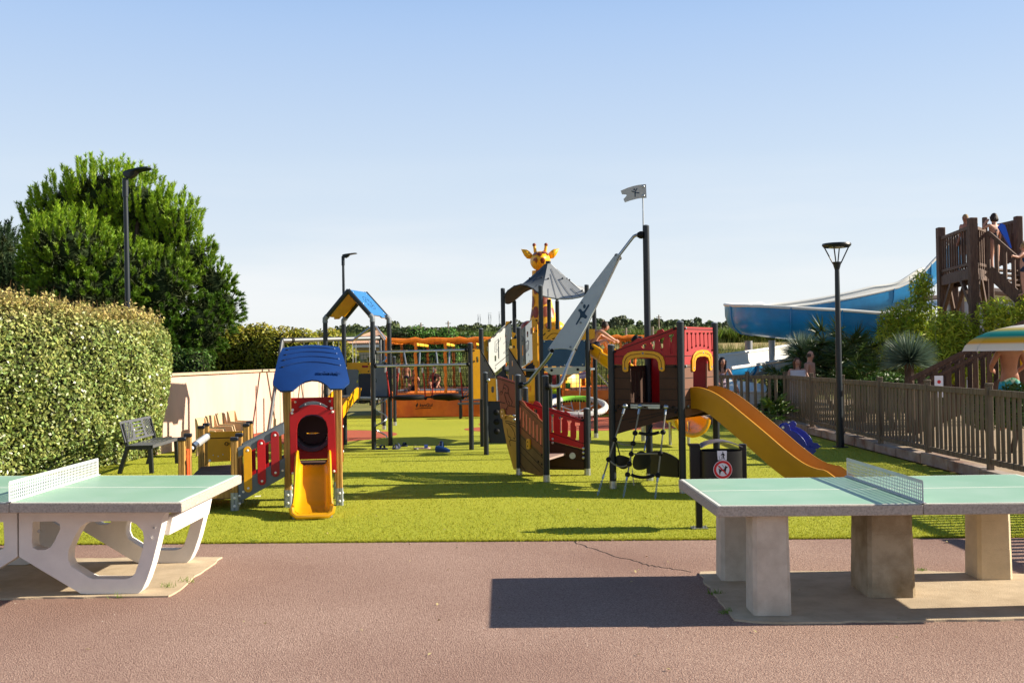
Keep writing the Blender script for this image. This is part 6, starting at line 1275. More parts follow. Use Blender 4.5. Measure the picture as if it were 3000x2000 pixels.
for p in ((748, 340, 24, 26), (798, 358, 26, 26), (852, 330, 28, 18), (752, 422, 24, 32), (826, 425, 24, 30), (885, 345, 14, 20)): patch(*p, hsurf)
for p in ((762, 700, 22, 45), (848, 805, 50, 45), (726, 815, 24, 62), (762, 925, 30, 62), (865, 920, 40, 60), (712, 930, 24, 50), (930, 930, 22, 55), (800, 1060, 40, 40), (900, 1060, 40, 42), (780, 520, 18, 30), (850, 540, 24, 34), (740, 1080, 30, 35)): patch(*p, nsurf)
for sg_ in (-1, 1):
    b = MB(); c = A(*CF((835+sg_*140, 1085))[0], YG-.2); b.sph(c, (.30, .5, .26), 14, 10); b.build('shoulder', gb_ if sg_ < 0 else gy, t, smooth=80)
# castle base colours
cb = [('bouncy_wall', (1628, 1165), (1725, 1040), mat('inflatable_yellow2', (.80, .5, .02), .4)), ('bouncy_wall', (1540, 1165), (1600, 1080), mat('inflatable_maroon', (.20, .02, .03), .4))]
def blockp(name, xa, xb, ya, yb3, Y, m, dp=1.2):
    a = A(xa, ya, Y); b_ = A(xb, yb3, Y); bb_ = MB(); r = .18; n = max(1, round(abs(b_.x-a.x)/.55)); 
    for k in range(n): x0 = a.x+(b_.x-a.x)*k/n; x1 = a.x+(b_.x-a.x)*(k+1)/n; bb_.loft([[V(((x0+x1)/2+(x1-x0)/2*cos(q_), Y+dp*0-.12*abs(sin(q_))+(dp if sin(q_) < 0 else 0), z)) for q_ in [2*pi*j/12 for j in range(12)]] for z in (min(a.z, b_.z), max(a.z, b_.z))], True, True)
    return bb_.build(name, m, t, smooth=50)
t = thing('bouncy_castle', 'low inflatable castle in lime, blue and yellow between the trampolines', 'bouncy castle', (A(1590, 1150, 32).x, 32, 0))
blockp('lime_tube', 1600, 1642, 1141, 1154, 31, mat('inflatable_lime', (.42, .75, .01), .4)); blockp('blue_base', 1600, 1642, 1154, 1190, 30.8, mat('inflatable_blue', (.01, .09, .42), .4)); blockp('yellow_wall', 1650, 1662, 1095, 1130, 31.4, gy); blockp('maroon_wall', 1592, 1640, 1093, 1130, 31.6, mat('inflatable_maroon', (.16, .03, .03), .4)); blockp('green_tube', 1650, 1672, 1122, 1140, 31.2, mat('inflatable_green', (.08, .30, .03), .4))
blockp('yellow_wall', 1688, 1718, 1108, 1136, 34.6, gy)
pn = A(1705, 1095, 29.2); t = thing('price_notice', 'white notice board with lines of writing on the shorter trampoline netting', 'sign', (pn.x, pn.y, 0))
q = [A(*p, 29.3) for p in cro(1550, 1080, 7.84)((1145, 95), (1300, 60), (1300, 215), (1150, 230))]; MB().add(q+[p+V((0, .02, 0)) for p in q], [(0, 1, 2, 3), (7, 6, 5, 4), (0, 4, 5, 1), (1, 5, 6, 2), (2, 6, 7, 3), (3, 7, 4, 0)]).build('notice_board', mat('lilac_white_board', (.52, .48, .58), .5), t)
pl = FP(29.3); tm_ = mat('faded_print', (.22, .14, .28), .7); text_mesh('notice_text', '3-9 ans', tm_, t, pl, *pl.uv(*cro(1550, 1080, 7.84)((1198, 170))[0]), .075, k=.005)
MB().strip(pl, cro(1550, 1080, 7.84)((1165, 118), (1290, 95)), .05, off=.006).build('notice_text_line', tm_, t); MB().strip(pl, cro(1550, 1080, 7.84)((1170, 200), (1290, 188)), .03, off=.006).build('notice_text_line', tm_, t)
MB().cyl((q[0].x+.02, 29.35, 0), (q[0].x+.02, 29.35, q[0].z), .02).build('notice_post', steel, t)

# ================================================================ benches
bmt = mat('bench_grey_metal', (.13, .135, .15), .42, .3, nz=(20, .15)); bml = mat('bench_dark_metal', (.015, .018, .022), .45)
CBn = cro(300, 1150, 5.2275)
def bench(cc, yaw, L, label, flip=1):
    t = thing('bench', label, 'bench', cc); d = V((cos(yaw), sin(yaw), 0)); n = V((-d.y, d.x, 0))*flip     # n points to the sitter's front
    sp = Plane(cc+V((0, 0, .45)), d, n); hs = []
    def slats(L, W, sections, off=.03):
        H_ = []; w_ = L/sections
        for s_ in range(sections):
            x0 = s_*w_-L/2+.035; x1 = (s_+1)*w_-L/2-.035; y0, y1 = off, W-off; mode = s_ % 3
            if mode == 1:
                for k in range(5): ya_ = y0+(y1-y0)*(k+.15)/5; yb_ = y0+(y1-y0)*(k+.75)/5; H_.append([(x0, ya_), (x1, ya_), (x1, yb_), (x0, yb_)])
            else:
                n_ = 6
                for k in range(-2, n_+1):
                    sk = (y1-y0)*.7*(1 if mode == 0 else -1); xa = x0+(x1-x0)*(k+.2)/n_; xb = xa+(x1-x0)*.55/n_
                    pts = [(xa, y0), (xb, y0), (xb+sk, y1), (xa+sk, y1)]
                    # clip to section
                    if min(p[0] for p in pts) < x0 or max(p[0] for p in pts) > x1:
                        t0, t1 = 0, 1
                        if sk > 0: t0 = max(0, (x0-xa)/sk); t1 = min(1, (x1-xb)/sk)
                        else: t0 = max(0, (xb-x1)/-sk); t1 = min(1, (xa-x0)/-sk)
                        if t1-t0 < .15: continue
                        pts = [(xa+sk*t0, y0+(y1-y0)*t0), (xb+sk*t0, y0+(y1-y0)*t0), (xb+sk*t1, y0+(y1-y0)*t1), (xa+sk*t1, y0+(y1-y0)*t1)]
                    H_.append(pts)
        return H_
    hw = .42; sp.N = V((0, 0, 1)); MB().plate(sp, [(-L/2, 0), (L/2, 0), (L/2, hw), (-L/2, hw)], slats(L, hw, 3), .006, 0, False).build('seat', bmt, t)
    MB().obox(cc+n*hw+V((0, 0, .43)), d*L/2, n*.004, (0, 0, .025)).build('seat_lip', bmt, t)
    up = (V((0, 0, 1))-n*.28).normalized(); bp = Plane(cc+V((0, 0, .50)), d, up); bp.N = n.copy()
    MB().plate(bp, [(-L/2, 0), (L/2, 0), (L/2, .34), (-L/2, .34)], slats(L, .34, 3), .006, 0, False).build('backrest', bmt, t)
    for s_ in (-1, 1):
        e = cc+d*s_*(L/2-.07)
        for nm2, a, c in (('leg', e+n*.36+V((0, 0, .44)), e+n*.38), ('leg', e+n*.02+V((0, 0, .44)), e-n*.12)): MB().beam(a, c, .06, .07, up=d).build(nm2, bml, t, bevel=.004)
        MB().beam(e+V((0, 0, .41))+n*.0, e+n*.4+V((0, 0, .41)), .05, .06).build('leg_frame', bml, t); MB().beam(e+V((0, 0, .44)), e+V((0, 0, .50))+up*.3, .05, .05).build('back_bracket', bml, t)
    return t
# left bench: near leg ends measured in the photograph
fl_ = G(*CBn((755, 1232))[0]); fl2 = G(*CBn((1145, 1082))[0]); dd = (fl2-fl_); Lb = dd.length; yaw = atan2(dd.y, dd.x); nrm = V((sin(yaw), -cos(yaw), 0))
bench(fl_+dd/2-nrm*.38, yaw, Lb+.14, 'grey slotted metal bench standing between hedge and pink wall', -1)
bc0 = G(1352, 1226); bench(V((bc0.x+.75, bc0.y+.35, 0)), 0, 1.7, 'dark slotted metal bench in front of the long orange trampoline', -1)
# beige children's chairs
chm = mat('beige_plastic', (.62, .42, .24), .5)
def pchair(x, Y, rz, label):
    t = thing('chair', label, 'chair', (0, 0, 0), 'beige moulded chairs by the pink wall'); s_ = 1.0
    def L(x_, y_, z_): return V((x_, y_, z_))
    sd = [(.0, 0), (.05, .02), (.09, .40), (.40, .40), (.43, .36), (.44, 0), (.53, 0), (.52, .42), (.47, .60), (.10, .62), (.04, .86), (.0, .88)]
    for s2 in (-1, 1): pl = Plane((-.22, s2*.24, 0), (1, 0, 0)); MB().plate(pl, [(a, c) for a, c in sd], (), .03, .015 if s2 < 0 else .015, False).build('side_frame', chm, t, bevel=.008)
    MB().box(-.18, .26, -.225, .225, .38, .42).build('seat', chm, t, bevel=.01); MB().loft([[V((-.19+.05*cos(k*.5-1.5)*0, -.23+.46*k/6, .42)) for k in range(7)], [V((-.24+.03*(abs(k-3)/3), -.23+.46*k/6, .88)) for k in range(7)], [V((-.27+.03*(abs(k-3)/3), -.23+.46*k/6, .88)) for k in range(7)], [V((-.22, -.23+.46*k/6, .42)) for k in range(7)]], False).build('backrest', chm, t)
    t.location = (x, Y, 0); t.rotation_euler = (0, 0, rz); t.scale = (.80, .80, .80)
    for c in t.children: pass
    ORG[t.name] = V((x, Y, 0)); return t
for (px, py, Yc, lb) in ((612, 1290, 18.6, 'beige moulded chair nearest to the bench, back against the pink wall'), (640, 1280, 19.4, 'second beige moulded chair counted from the bench end'), (668, 1275, 20.2, 'third beige moulded chair counted from the bench end'), (700, 1270, 21.0, 'beige moulded chair farthest from the bench, beside the yellow play panel')):
    p = A(px, 1240, Yc); pchair(p.x, Yc, -.1, lb)
# ================================================================ shoes on the turf
CS = cro(1070, 1250, 7.84)
def shoe(x, y, ln, w, m, m2, rz, kind, label, tall=0):
    c = G(*CS((x, y))[0]); t = thing('shoe', label, 'shoe', c, 'shoes left on the turf'); d = V((cos(rz), sin(rz), 0)); n = V((-d.y, d.x, 0))
    out = lambda z, k: [c+d*(ln/2*cos(a))+n*(w/2*k*sin(a)*(1+.15*cos(a)))+V((0, 0, z)) for a in [2*pi*j/16 for j in range(16)]]
    MB().loft([out(.003, 1), out(.028, 1.02)], True, True).build('sole', m, t)
    if kind == 'slide': MB().loft([[c+d*(ln*f)+n*(w/2*1.05*cos(a))+V((0, 0, .02+.065*sin(a))) for a in [pi*j/8 for j in range(9)]] for f in (.02, .30)]).build('strap', m2, t)
    else:
        MB().loft([[c+d*(ln*f)+n*(w/2*.95*cos(a))+V((0, 0, .025+h_*sin(a))) for a in [pi*j/8 for j in range(9)]] for f, h_ in ((-.48, .09+tall), (-.25, .10+tall), (-.0, .08), (.25, .06), (.46, .03))], False).build('upper', m2, t, smooth=60)
        if tall: MB().tube([c-d*ln*.3+V((0, 0, .05)), c-d*ln*.33+V((0, 0, .10+tall))], [.045, .038], 10).build('ankle', m2, t)
nb_ = mat('navy_shoe_foam', (.010, .016, .05), .6); bb2 = mat('blue_shoe', (.006, .03, .11), .45); gs = mat('grey_shoe', (.22, .20, .19), .6); ps = mat('pink_shoe', (.62, .40, .36), .6)
shoe(310, 515, .22, .10, nb_, nb_, 2.2, 'slide', 'dark slipper lying right against the gable tower post'); shoe(425, 515, .24, .10, nb_, mat('dark_blue_strap', (.012, .03, .10), .6), 2.4, 'slide', 'navy slipper just right of the gable tower post'); shoe(715, 512, .20, .10, nb_, nb_, -2.2, 'slide', 'black slipper in the pair between the two tower posts and bridge'); shoe(760, 470, .18, .09, nb_, nb_, -2.0, 'slide', 'black slipper half hidden behind its partner'); shoe(870, 450, .2, .09, nb_, nb_, -.3, 'slide', 'dark slipper lying on its own farther back'); shoe(1170, 515, .18, .09, gs, gs, 1.8, 'slide', 'small grey slipper left of the pink one'); shoe(1350, 505, .25, .09, ps, mat('blue_lining', (.03, .05, .2), .6), .1, 'slide', 'pink and blue slipper in a stripe of sun'); shoe(1780, 580, .28, .12, bb2, bb2, -.1, 'shoe', 'bright blue sports shoe under the rope bridge', .0); shoe(1725, 500, .20, .10, bb2, bb2, 2.0, 'shoe', 'bright blue sports shoe tipped up behind the other blue one', .04)
# ================================================================ vegetation
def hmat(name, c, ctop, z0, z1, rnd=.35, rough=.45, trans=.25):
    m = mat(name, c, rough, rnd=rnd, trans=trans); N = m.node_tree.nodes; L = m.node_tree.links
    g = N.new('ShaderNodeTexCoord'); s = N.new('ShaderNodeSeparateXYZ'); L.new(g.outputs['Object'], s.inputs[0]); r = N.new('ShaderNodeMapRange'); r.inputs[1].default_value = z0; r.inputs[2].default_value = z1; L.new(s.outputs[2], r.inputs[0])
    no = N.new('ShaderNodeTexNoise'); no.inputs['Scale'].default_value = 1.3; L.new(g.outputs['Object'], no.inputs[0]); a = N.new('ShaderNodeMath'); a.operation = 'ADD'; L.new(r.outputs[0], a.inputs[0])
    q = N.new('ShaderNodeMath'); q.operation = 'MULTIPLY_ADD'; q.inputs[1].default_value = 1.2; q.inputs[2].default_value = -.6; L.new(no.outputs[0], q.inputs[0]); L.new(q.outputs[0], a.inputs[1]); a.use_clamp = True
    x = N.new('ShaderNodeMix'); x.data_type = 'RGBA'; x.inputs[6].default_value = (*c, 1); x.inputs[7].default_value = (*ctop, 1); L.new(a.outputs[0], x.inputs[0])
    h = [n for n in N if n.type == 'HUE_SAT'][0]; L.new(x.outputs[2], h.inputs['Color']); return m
bark = mat('bark', (.10, .065, .045), .9, nz=(6, .5), bump=(30, .6)); twig = mat('twig_brown', (.14, .08, .035), .8)
# ---- clipped hedge on the left
path = [(-16, 13.4), (-11.5, 13.6), (-9.2, 14.6), (-7.75, 15.9), (-7.0, 17.1), (-6.72, 18.3), (-6.85, 19.3), (-7.6, 19.9)]
pv = [V((*p, 0)) for p in path]; pv = smooth_path(pv, 5); ln = [0.]
for a, b_ in zip(pv[:-1], pv[1:]): ln.append(ln[-1]+(b_-a).length)
Lt = ln[-1]; PX = np.array([[p.x, p.y] for p in pv]); LN = np.array(ln)
def hedge_at(s, h):      # s along, h 0..1 up the face then over the top (h>1)
    x = np.interp(s, LN, PX[:, 0]); y = np.interp(s, LN, PX[:, 1]); x2 = np.interp(np.minimum(s+.05, Lt), LN, PX[:, 0]); y2 = np.interp(np.minimum(s+.05, Lt), LN, PX[:, 1]); x1 = np.interp(s-.05, LN, PX[:, 0]); y1 = np.interp(s-.05, LN, PX[:, 1])
    t_ = unit(np.c_[x2-x1, y2-y1]); n_ = np.c_[t_[:, 1], -t_[:, 0]]; return x, y, n_
HT = lambda s: 2.44+.46*np.clip((Lt-1.0-s)/5.5, 0, 1)+.05*np.sin(s*1.7)+.03*np.sin(s*4.1)
def hedge_pts(n):
    s = rng.uniform(0, Lt, n); h = rng.uniform(0, 1.45, n); x, y, nn = hedge_at(s, h); top = HT(s)
    hh = np.minimum(h, 1); z = hh*top; over = np.clip(h-1, 0, .45)/.45
    bul = .16*np.sin(hh*pi*.9)+.10*hh+.09*np.sin(s*2.3+3*hh)*np.sin(5*hh+s)+.05*np.sin(s*7)*np.sin(hh*11)-.28*np.clip((hh-.86)/.14, 0, 1)**2
    off = bul-over*1.7; z = z+.10*np.sin(over*pi)+rng.normal(0, .03, n); P = np.c_[x+nn[:, 0]*off, y+nn[:, 1]*off, z]
    up = np.clip((hh-.8)/.2, 0, 1); N_ = np.c_[nn*(1-up*.6)[:, None]*(1-over*.9)[:, None], .25+up*1.2+over*1.5]; return P-unit(N_)*rng.random((n, 1))**2*.14, unit(N_), hh+over
hd = thing('hedge', 'tall dense clipped hedge with golden new growth on top, left edge', 'hedge', (-8, 16, 0))
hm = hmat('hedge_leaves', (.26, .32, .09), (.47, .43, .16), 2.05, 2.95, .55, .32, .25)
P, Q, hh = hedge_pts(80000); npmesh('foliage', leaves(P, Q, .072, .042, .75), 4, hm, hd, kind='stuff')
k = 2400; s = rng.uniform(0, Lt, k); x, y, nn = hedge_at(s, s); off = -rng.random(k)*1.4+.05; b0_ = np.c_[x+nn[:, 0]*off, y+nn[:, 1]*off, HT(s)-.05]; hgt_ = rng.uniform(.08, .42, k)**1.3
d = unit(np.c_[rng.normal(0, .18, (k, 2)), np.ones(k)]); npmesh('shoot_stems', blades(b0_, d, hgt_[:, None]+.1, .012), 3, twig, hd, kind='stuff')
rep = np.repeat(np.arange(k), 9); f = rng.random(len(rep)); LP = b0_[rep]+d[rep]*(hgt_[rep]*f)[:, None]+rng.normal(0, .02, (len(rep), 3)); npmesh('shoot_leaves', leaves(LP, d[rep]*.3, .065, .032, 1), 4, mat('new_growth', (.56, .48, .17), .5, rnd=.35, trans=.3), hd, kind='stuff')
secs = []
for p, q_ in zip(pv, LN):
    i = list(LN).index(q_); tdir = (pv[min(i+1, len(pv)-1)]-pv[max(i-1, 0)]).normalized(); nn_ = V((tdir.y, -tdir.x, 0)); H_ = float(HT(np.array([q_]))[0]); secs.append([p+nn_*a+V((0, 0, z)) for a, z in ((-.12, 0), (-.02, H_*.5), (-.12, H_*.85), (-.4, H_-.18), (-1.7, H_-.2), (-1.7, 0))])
MB().loft(secs, True, True).build('inner_shade_core', mat('hedge_dark_inside', (.030, .030, .014), .9), hd)  # solid dark body added behind the leaves, painting the hedge's inner shade
# ---- stone pine
def pine(name, label, base, lobes, nsh, low, mats, seedz=0, L0=.38, group=None):
    t = thing(name, label, 'tree', base, group)
    P, Q = lobes_pts(lobes, nsh, .12, low); 
    ctr = np.mean([l[0] for l in lobes], 0)
    up = np.clip((P[:, 2]-ctr[2])/2.0+.55, .15, 1)[:, None]; ax_ = unit(Q*.55+np.array([[0, 0, 1.]])*up*1.7+rng.normal(0, .12, P.shape)); n = len(P)
    ln_ = L0*rng.uniform(.6, 1.25, (n, 1))*(.3+.9*up); nd = 60; rep = np.repeat(np.arange(n), nd); f = rng.random((n*nd, 1))**.7; o_ = unit(np.cross(ax_[rep], rng.normal(0, 1, (n*nd, 3))))
    dirn = unit(ax_[rep]*1.0+o_*.8); base_ = P[rep]+ax_[rep]*ln_[rep]*f; npmesh('needles', blades(base_, dirn, .12*rng.uniform(.8, 1.1, (n*nd, 1)), .026), 3, mats[0], t, kind='stuff')
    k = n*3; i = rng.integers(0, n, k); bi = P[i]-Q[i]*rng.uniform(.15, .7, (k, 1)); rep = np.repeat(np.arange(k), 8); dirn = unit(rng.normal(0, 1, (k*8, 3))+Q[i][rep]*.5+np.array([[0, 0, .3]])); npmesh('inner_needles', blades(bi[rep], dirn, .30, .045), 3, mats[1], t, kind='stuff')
    b = MB(); zt_ = min(l[0][2] for l in lobes); tr = V(base); top_ = V((ctr[0], ctr[1], zt_+.3)); b.tube(smooth_path([tr, tr.lerp(top_, .5)+V((.1, 0, 0)), top_], 4), list(np.linspace(.26, .14, 9)), 10); b.build('trunk', bark, t)
    for c, r in lobes:
        c = V(c); MB().tube(smooth_path([top_-V((0, 0, .4)), top_.lerp(c, .5)+V((0, 0, -.2)), c], 4), list(np.linspace(.12, .04, 9)), 7).build('limb', bark, t)
        MB().sph(c, V(r)*.66, 12, 8).build('crown_shade_core', mat('needle_shade', (.014, .028, .006), 1), t)  # added core that blocks light; its dark colour paints the crown's inner shade
    return t
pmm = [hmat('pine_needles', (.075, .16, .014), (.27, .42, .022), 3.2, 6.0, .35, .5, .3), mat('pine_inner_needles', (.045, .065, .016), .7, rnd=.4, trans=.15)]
YP = 27.0
def lob(x, y, rx, ry, dy=0, d=None): c = A(x, y, YP+dy); s_ = (YP+dy)/FPX; return ((c.x, c.y, c.z), (rx*s_, d or rx*s_*.85, ry*s_))
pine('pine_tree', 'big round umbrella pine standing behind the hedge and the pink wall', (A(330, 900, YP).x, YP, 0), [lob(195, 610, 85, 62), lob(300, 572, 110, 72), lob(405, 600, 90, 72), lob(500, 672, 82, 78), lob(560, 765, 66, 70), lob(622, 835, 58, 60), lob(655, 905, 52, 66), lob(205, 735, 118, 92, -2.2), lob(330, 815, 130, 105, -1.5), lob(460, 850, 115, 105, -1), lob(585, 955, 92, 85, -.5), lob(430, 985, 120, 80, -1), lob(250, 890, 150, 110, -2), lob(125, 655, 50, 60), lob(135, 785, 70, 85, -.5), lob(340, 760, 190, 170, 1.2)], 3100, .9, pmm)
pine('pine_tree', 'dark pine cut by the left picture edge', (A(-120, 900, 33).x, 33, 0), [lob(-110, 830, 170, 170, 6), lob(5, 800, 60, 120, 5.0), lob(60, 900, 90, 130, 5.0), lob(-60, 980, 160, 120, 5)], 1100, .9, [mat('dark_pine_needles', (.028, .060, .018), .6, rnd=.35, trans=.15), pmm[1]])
# ---- leafy shrubs

def shrub(name, label, lobes, n, ls, m, low=.1, cat='shrub', stems=True, depth=.35, asp=.42, jit=.9, group=None, core=True):
    c0 = np.mean([l[0] for l in lobes], 0); t = thing(name, label, cat, (c0[0], c0[1], 0), group); P, Q = lobes_pts(lobes, n, depth, low)
    Q2 = unit(Q+np.array([[0, 0, .35]])); npmesh('foliage', leaves(P, Q2, ls, ls*asp, jit), 4, m, t, kind='stuff')
    if stems:
        for c, r in lobes[:5]: c = V(c); MB().tube([V((c.x*.6+c0[0]*.4, c.y, -.05)), V((c.x, c.y, c.z*.6)), c+V((0, 0, r[2]*.4))], [.06, .045, .02], 6).build('stem', bark, t)
    if core:
        for c, r in lobes: MB().sph(c, V(r)*.72, 10, 7).build('shade_core', mat('leaf_shade', (.016, .022, .006), 1), t)  # plain dark ellipsoids added inside, shade between leaves painted by their colour
    return t
def lobY(Y, *ls):
    o_ = []
    for x, y, rx, ry in ls: c = A(x, y, Y); s_ = Y/FPX; o_.append(((c.x, c.y, c.z), (rx*s_, rx*s_*.8, ry*s_)))
    return o_
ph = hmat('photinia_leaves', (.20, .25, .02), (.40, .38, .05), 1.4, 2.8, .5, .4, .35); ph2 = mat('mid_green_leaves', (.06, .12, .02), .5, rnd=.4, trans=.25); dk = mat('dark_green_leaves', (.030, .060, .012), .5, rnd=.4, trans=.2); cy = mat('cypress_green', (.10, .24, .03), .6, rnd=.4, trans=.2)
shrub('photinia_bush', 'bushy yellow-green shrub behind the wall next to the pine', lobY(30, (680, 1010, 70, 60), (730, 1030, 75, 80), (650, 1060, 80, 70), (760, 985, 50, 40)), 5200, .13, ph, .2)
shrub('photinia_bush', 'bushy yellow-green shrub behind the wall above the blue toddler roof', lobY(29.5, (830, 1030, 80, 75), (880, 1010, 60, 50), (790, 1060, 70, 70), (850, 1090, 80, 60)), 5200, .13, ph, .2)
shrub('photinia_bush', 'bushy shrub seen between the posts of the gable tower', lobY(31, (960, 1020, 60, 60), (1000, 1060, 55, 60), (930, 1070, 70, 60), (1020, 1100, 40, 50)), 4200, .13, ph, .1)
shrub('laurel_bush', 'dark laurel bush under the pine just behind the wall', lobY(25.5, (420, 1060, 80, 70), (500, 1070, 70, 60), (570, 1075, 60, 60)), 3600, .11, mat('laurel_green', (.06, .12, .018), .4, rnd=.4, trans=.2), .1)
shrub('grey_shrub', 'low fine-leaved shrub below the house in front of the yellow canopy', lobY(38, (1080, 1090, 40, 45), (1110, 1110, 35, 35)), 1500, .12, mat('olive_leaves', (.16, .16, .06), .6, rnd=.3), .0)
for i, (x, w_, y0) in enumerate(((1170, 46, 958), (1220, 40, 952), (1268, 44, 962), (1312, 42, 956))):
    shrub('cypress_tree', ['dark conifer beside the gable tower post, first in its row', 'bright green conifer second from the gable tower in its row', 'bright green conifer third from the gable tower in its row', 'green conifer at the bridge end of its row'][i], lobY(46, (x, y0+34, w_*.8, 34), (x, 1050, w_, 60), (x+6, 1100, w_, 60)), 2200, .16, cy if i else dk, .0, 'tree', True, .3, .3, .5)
shrub('poplar_shrub', 'light green bush behind the long trampoline, right of the conifers', lobY(50, (1370, 1010, 60, 40), (1340, 1050, 60, 60), (1400, 1050, 60, 45)), 2200, .2, ph2, 0, 'shrub')
# field plants: maize band and vine rows
def band(name, x0, x1, y0, y1, n, h, m, w=.09, spread=.25, z=None):
    xs_ = rng.uniform(x0, x1, n); ys_ = rng.uniform(y0, y1, n); zz = np.array([hgt(v) for v in ys_]); B = np.c_[xs_, ys_, zz]; d = unit(np.c_[rng.normal(0, spread, (n, 2)), np.ones(n)]); hh_ = h*rng.uniform(.6, 1.15, (n, 1))
    return npmesh(name, np.concatenate([blades(B, d, hh_, w), blades(B+d*hh_*.3, unit(d+rng.normal(0, .5, (n, 3))), hh_*.6, w*1.3)]), 3, m, None, (0, 0, 0), kind='stuff')
band('tall_grass', -8, 14, 40, 52, 9000, 1.5, mat('tall_grass', (.19, .20, .05), .7, rnd=.4, trans=.3), .05)
band('meadow_grass', -5, 20, 52, 62, 5000, .35, mat('meadow_grass', (.13, .20, .03), .7, rnd=.4, trans=.3), .05)
for k in range(9):
    y_ = 116+k*2.6; band('vine_row', -70, 110, y_-.35, y_+.35, 5200, 1.95, mat('vine_leaves', (.10, .15, .018), .6, rnd=.4, trans=.3), .28, .5)
# distant trees, each its own crown and trunk
fm = [mat('far_tree_green_a', (.065, .095, .035), .8, rnd=.35), mat('far_tree_green_b', (.095, .125, .045), .8, rnd=.35), mat('far_tree_green_c', (.075, .095, .05), .8, rnd=.35)]
base_pts = []
def ftree_mesh(seed, kind):
    r = np.random.default_rng(seed); nl = 7; V_ = []
    for k in range(nl):
        a = r.uniform(0, 2*pi); rr_ = r.uniform(0, .62); z = r.uniform(.42, .88) if kind != 1 else r.uniform(.62, .9); c = np.array([rr_*cos(a)*.5, rr_*sin(a)*.5, z]); rad = np.array([.26, .26, .17])*r.uniform(.7, 1.2); P = c+unit(r.normal(0, 1, (95, 3)))*rad*r.uniform(.75, 1.05, (95, 1)); V_.append(P)
    P = np.concatenate(V_); n = len(P); nn = unit(r.normal(0, 1, (n, 3))); t_ = unit(np.cross(nn, r.normal(0, 1, (n, 3)))); b_ = np.cross(nn, t_); s_ = .055*r.uniform(.6, 1.4, (n, 1)); q = np.stack([P-t_*s_, P+b_*s_, P+t_*s_, P-b_*s_], 1).reshape(-1, 3); return q
crowns = []
for k in range(6):
    q = ftree_mesh(40+k, 1 if k == 5 else 0); n = len(q); me = bpy.data.meshes.new('crown'); me.vertices.add(n); me.vertices.foreach_set('co', q.astype(np.float32).ravel()); me.loops.add(n); me.loops.foreach_set('vertex_index', np.arange(n, dtype=np.int32)); me.polygons.add(n//4); me.polygons.foreach_set('loop_start', np.arange(0, n, 4, dtype=np.int32)); me.materials.append(fm[k % 3]); me.update(calc_edges=True)
    # solid lumpy heart so the crown is not see-through
    bmm = bmesh.new(); bmm.from_mesh(me)
    for j in range(5):
        M = Matrix.Translation((.22*cos(j*1.9), .22*sin(j*1.9), .56+.07*(j % 3))) @ Matrix.Diagonal((.20, .20, .16, 1)); bmesh.ops.create_icosphere(bmm, subdivisions=1, radius=1, matrix=M)
    bmm.to_mesh(me); bmm.free(); crowns.append(me)
trk = mesh_only(MB().tube([(0, 0, -.1), (.01, 0, .25), (.0, 0, .6)], [.028, .02, .012], 6), 'trunk', bark)
far = []
def far_tree(x, Y, top_y, wpx, ci, label):
    p = A(x, top_y, Y); z0 = hgt(Y); H_ = p.z-z0; t = thing('far_tree', label, 'tree', (p.x, Y, z0), 'trees along the far edge of the fields'); wd2 = wpx/FPX*Y
    for me, nm3 in ((crowns[ci], 'crown'), (trk, 'trunk')):
        o_ = bpy.data.objects.new(nm3, me); col.objects.link(o_); o_.parent = t; o_.scale = (wd2/1.0, wd2/1.0, H_) if nm3 == 'crown' else (H_*.6, H_*.6, H_); o_.rotation_euler = (0, 0, random.uniform(0, 6))
xs_ = [1050, 1075, 1100, 1125, 1150, 1345, 1368, 1392, 1415, 1438, 1462, 1485, 1508, 1532, 1668, 1690, 1712, 1735, 1757, 1775, 1790, 1806, 1822, 1840, 1856, 1872, 1920, 1938, 1957, 1975, 1992, 2010, 2028, 2046, 2064, 2082, 2100, 2118, 2136, 2154, 2172, 2190, 2215, 2250, 2300, 2360, 2420, 2480, 2540, 2600, 2660, 2720, 2780, 2840, 2900, 2960]
tops = {1050: 950, 1075: 958, 1100: 965, 1125: 955, 1345: 952, 1368: 949, 1392: 946, 1415: 952, 1438: 945, 1462: 950, 1485: 953, 1775: 936, 1790: 944, 1806: 930, 1822: 926, 1840: 935, 1856: 945, 1872: 940, 1920: 930, 1938: 934}
tones = ['dark', 'mid green', 'grey-green']; forms = ['round', 'broad', 'ragged', 'two-lobed', 'flat-topped', 'tall umbrella-shaped']
lm = {1050: 'behind the gable tower', 1345: 'left of the white stair wall', 1668: 'beside the pointed roof tower', 1775: 'between the sail and the mast', 1920: 'right of the mast', 2100: 'left of the water slide', 2250: 'behind the water slide', 2600: 'behind the timber tower'}
cnt = {}
for i, x in enumerate(xs_):
    ty = tops.get(x, 938+random.randint(-6, 10)-(2 if x > 1900 else 0)); where = [v for q_, v in lm.items() if q_ <= x][-1]; ci = 5 if x in (1822, 1806) else i % 5; nth = cnt.get(where, 0)+1; cnt[where] = nth; ow = ["first", "second", "third", "fourth", "fifth", "sixth", "seventh", "eighth", "ninth", "tenth", "eleventh", "twelfth", "thirteenth", "fourteenth", "fifteenth"][min(nth, 15)-1]; Y = random.uniform(215, 260)
    far_tree(x, Y, ty, random.uniform(42, 62), ci, f"{tones[ci % 3]} {forms[ci]} tree {where}, {ow} from the left")
for x in range(1040, 3050, 34):
    c = A(x+random.uniform(-6, 6), 980, 205); o_ = None
wood = [((c.x, c.y, c.z), (3.2, 1.5, 1.9)) for c in [A(x, 982+random.uniform(-4, 4), 205) for x in range(1000, 3100, 30)]]
P, Q = lobes_pts(wood, 16000, .3, None); npmesh('far_wood', leaves(P, Q, .75, .5, 1), 4, fm[1], None, (0, 0, 0), kind='stuff')
b = MB()
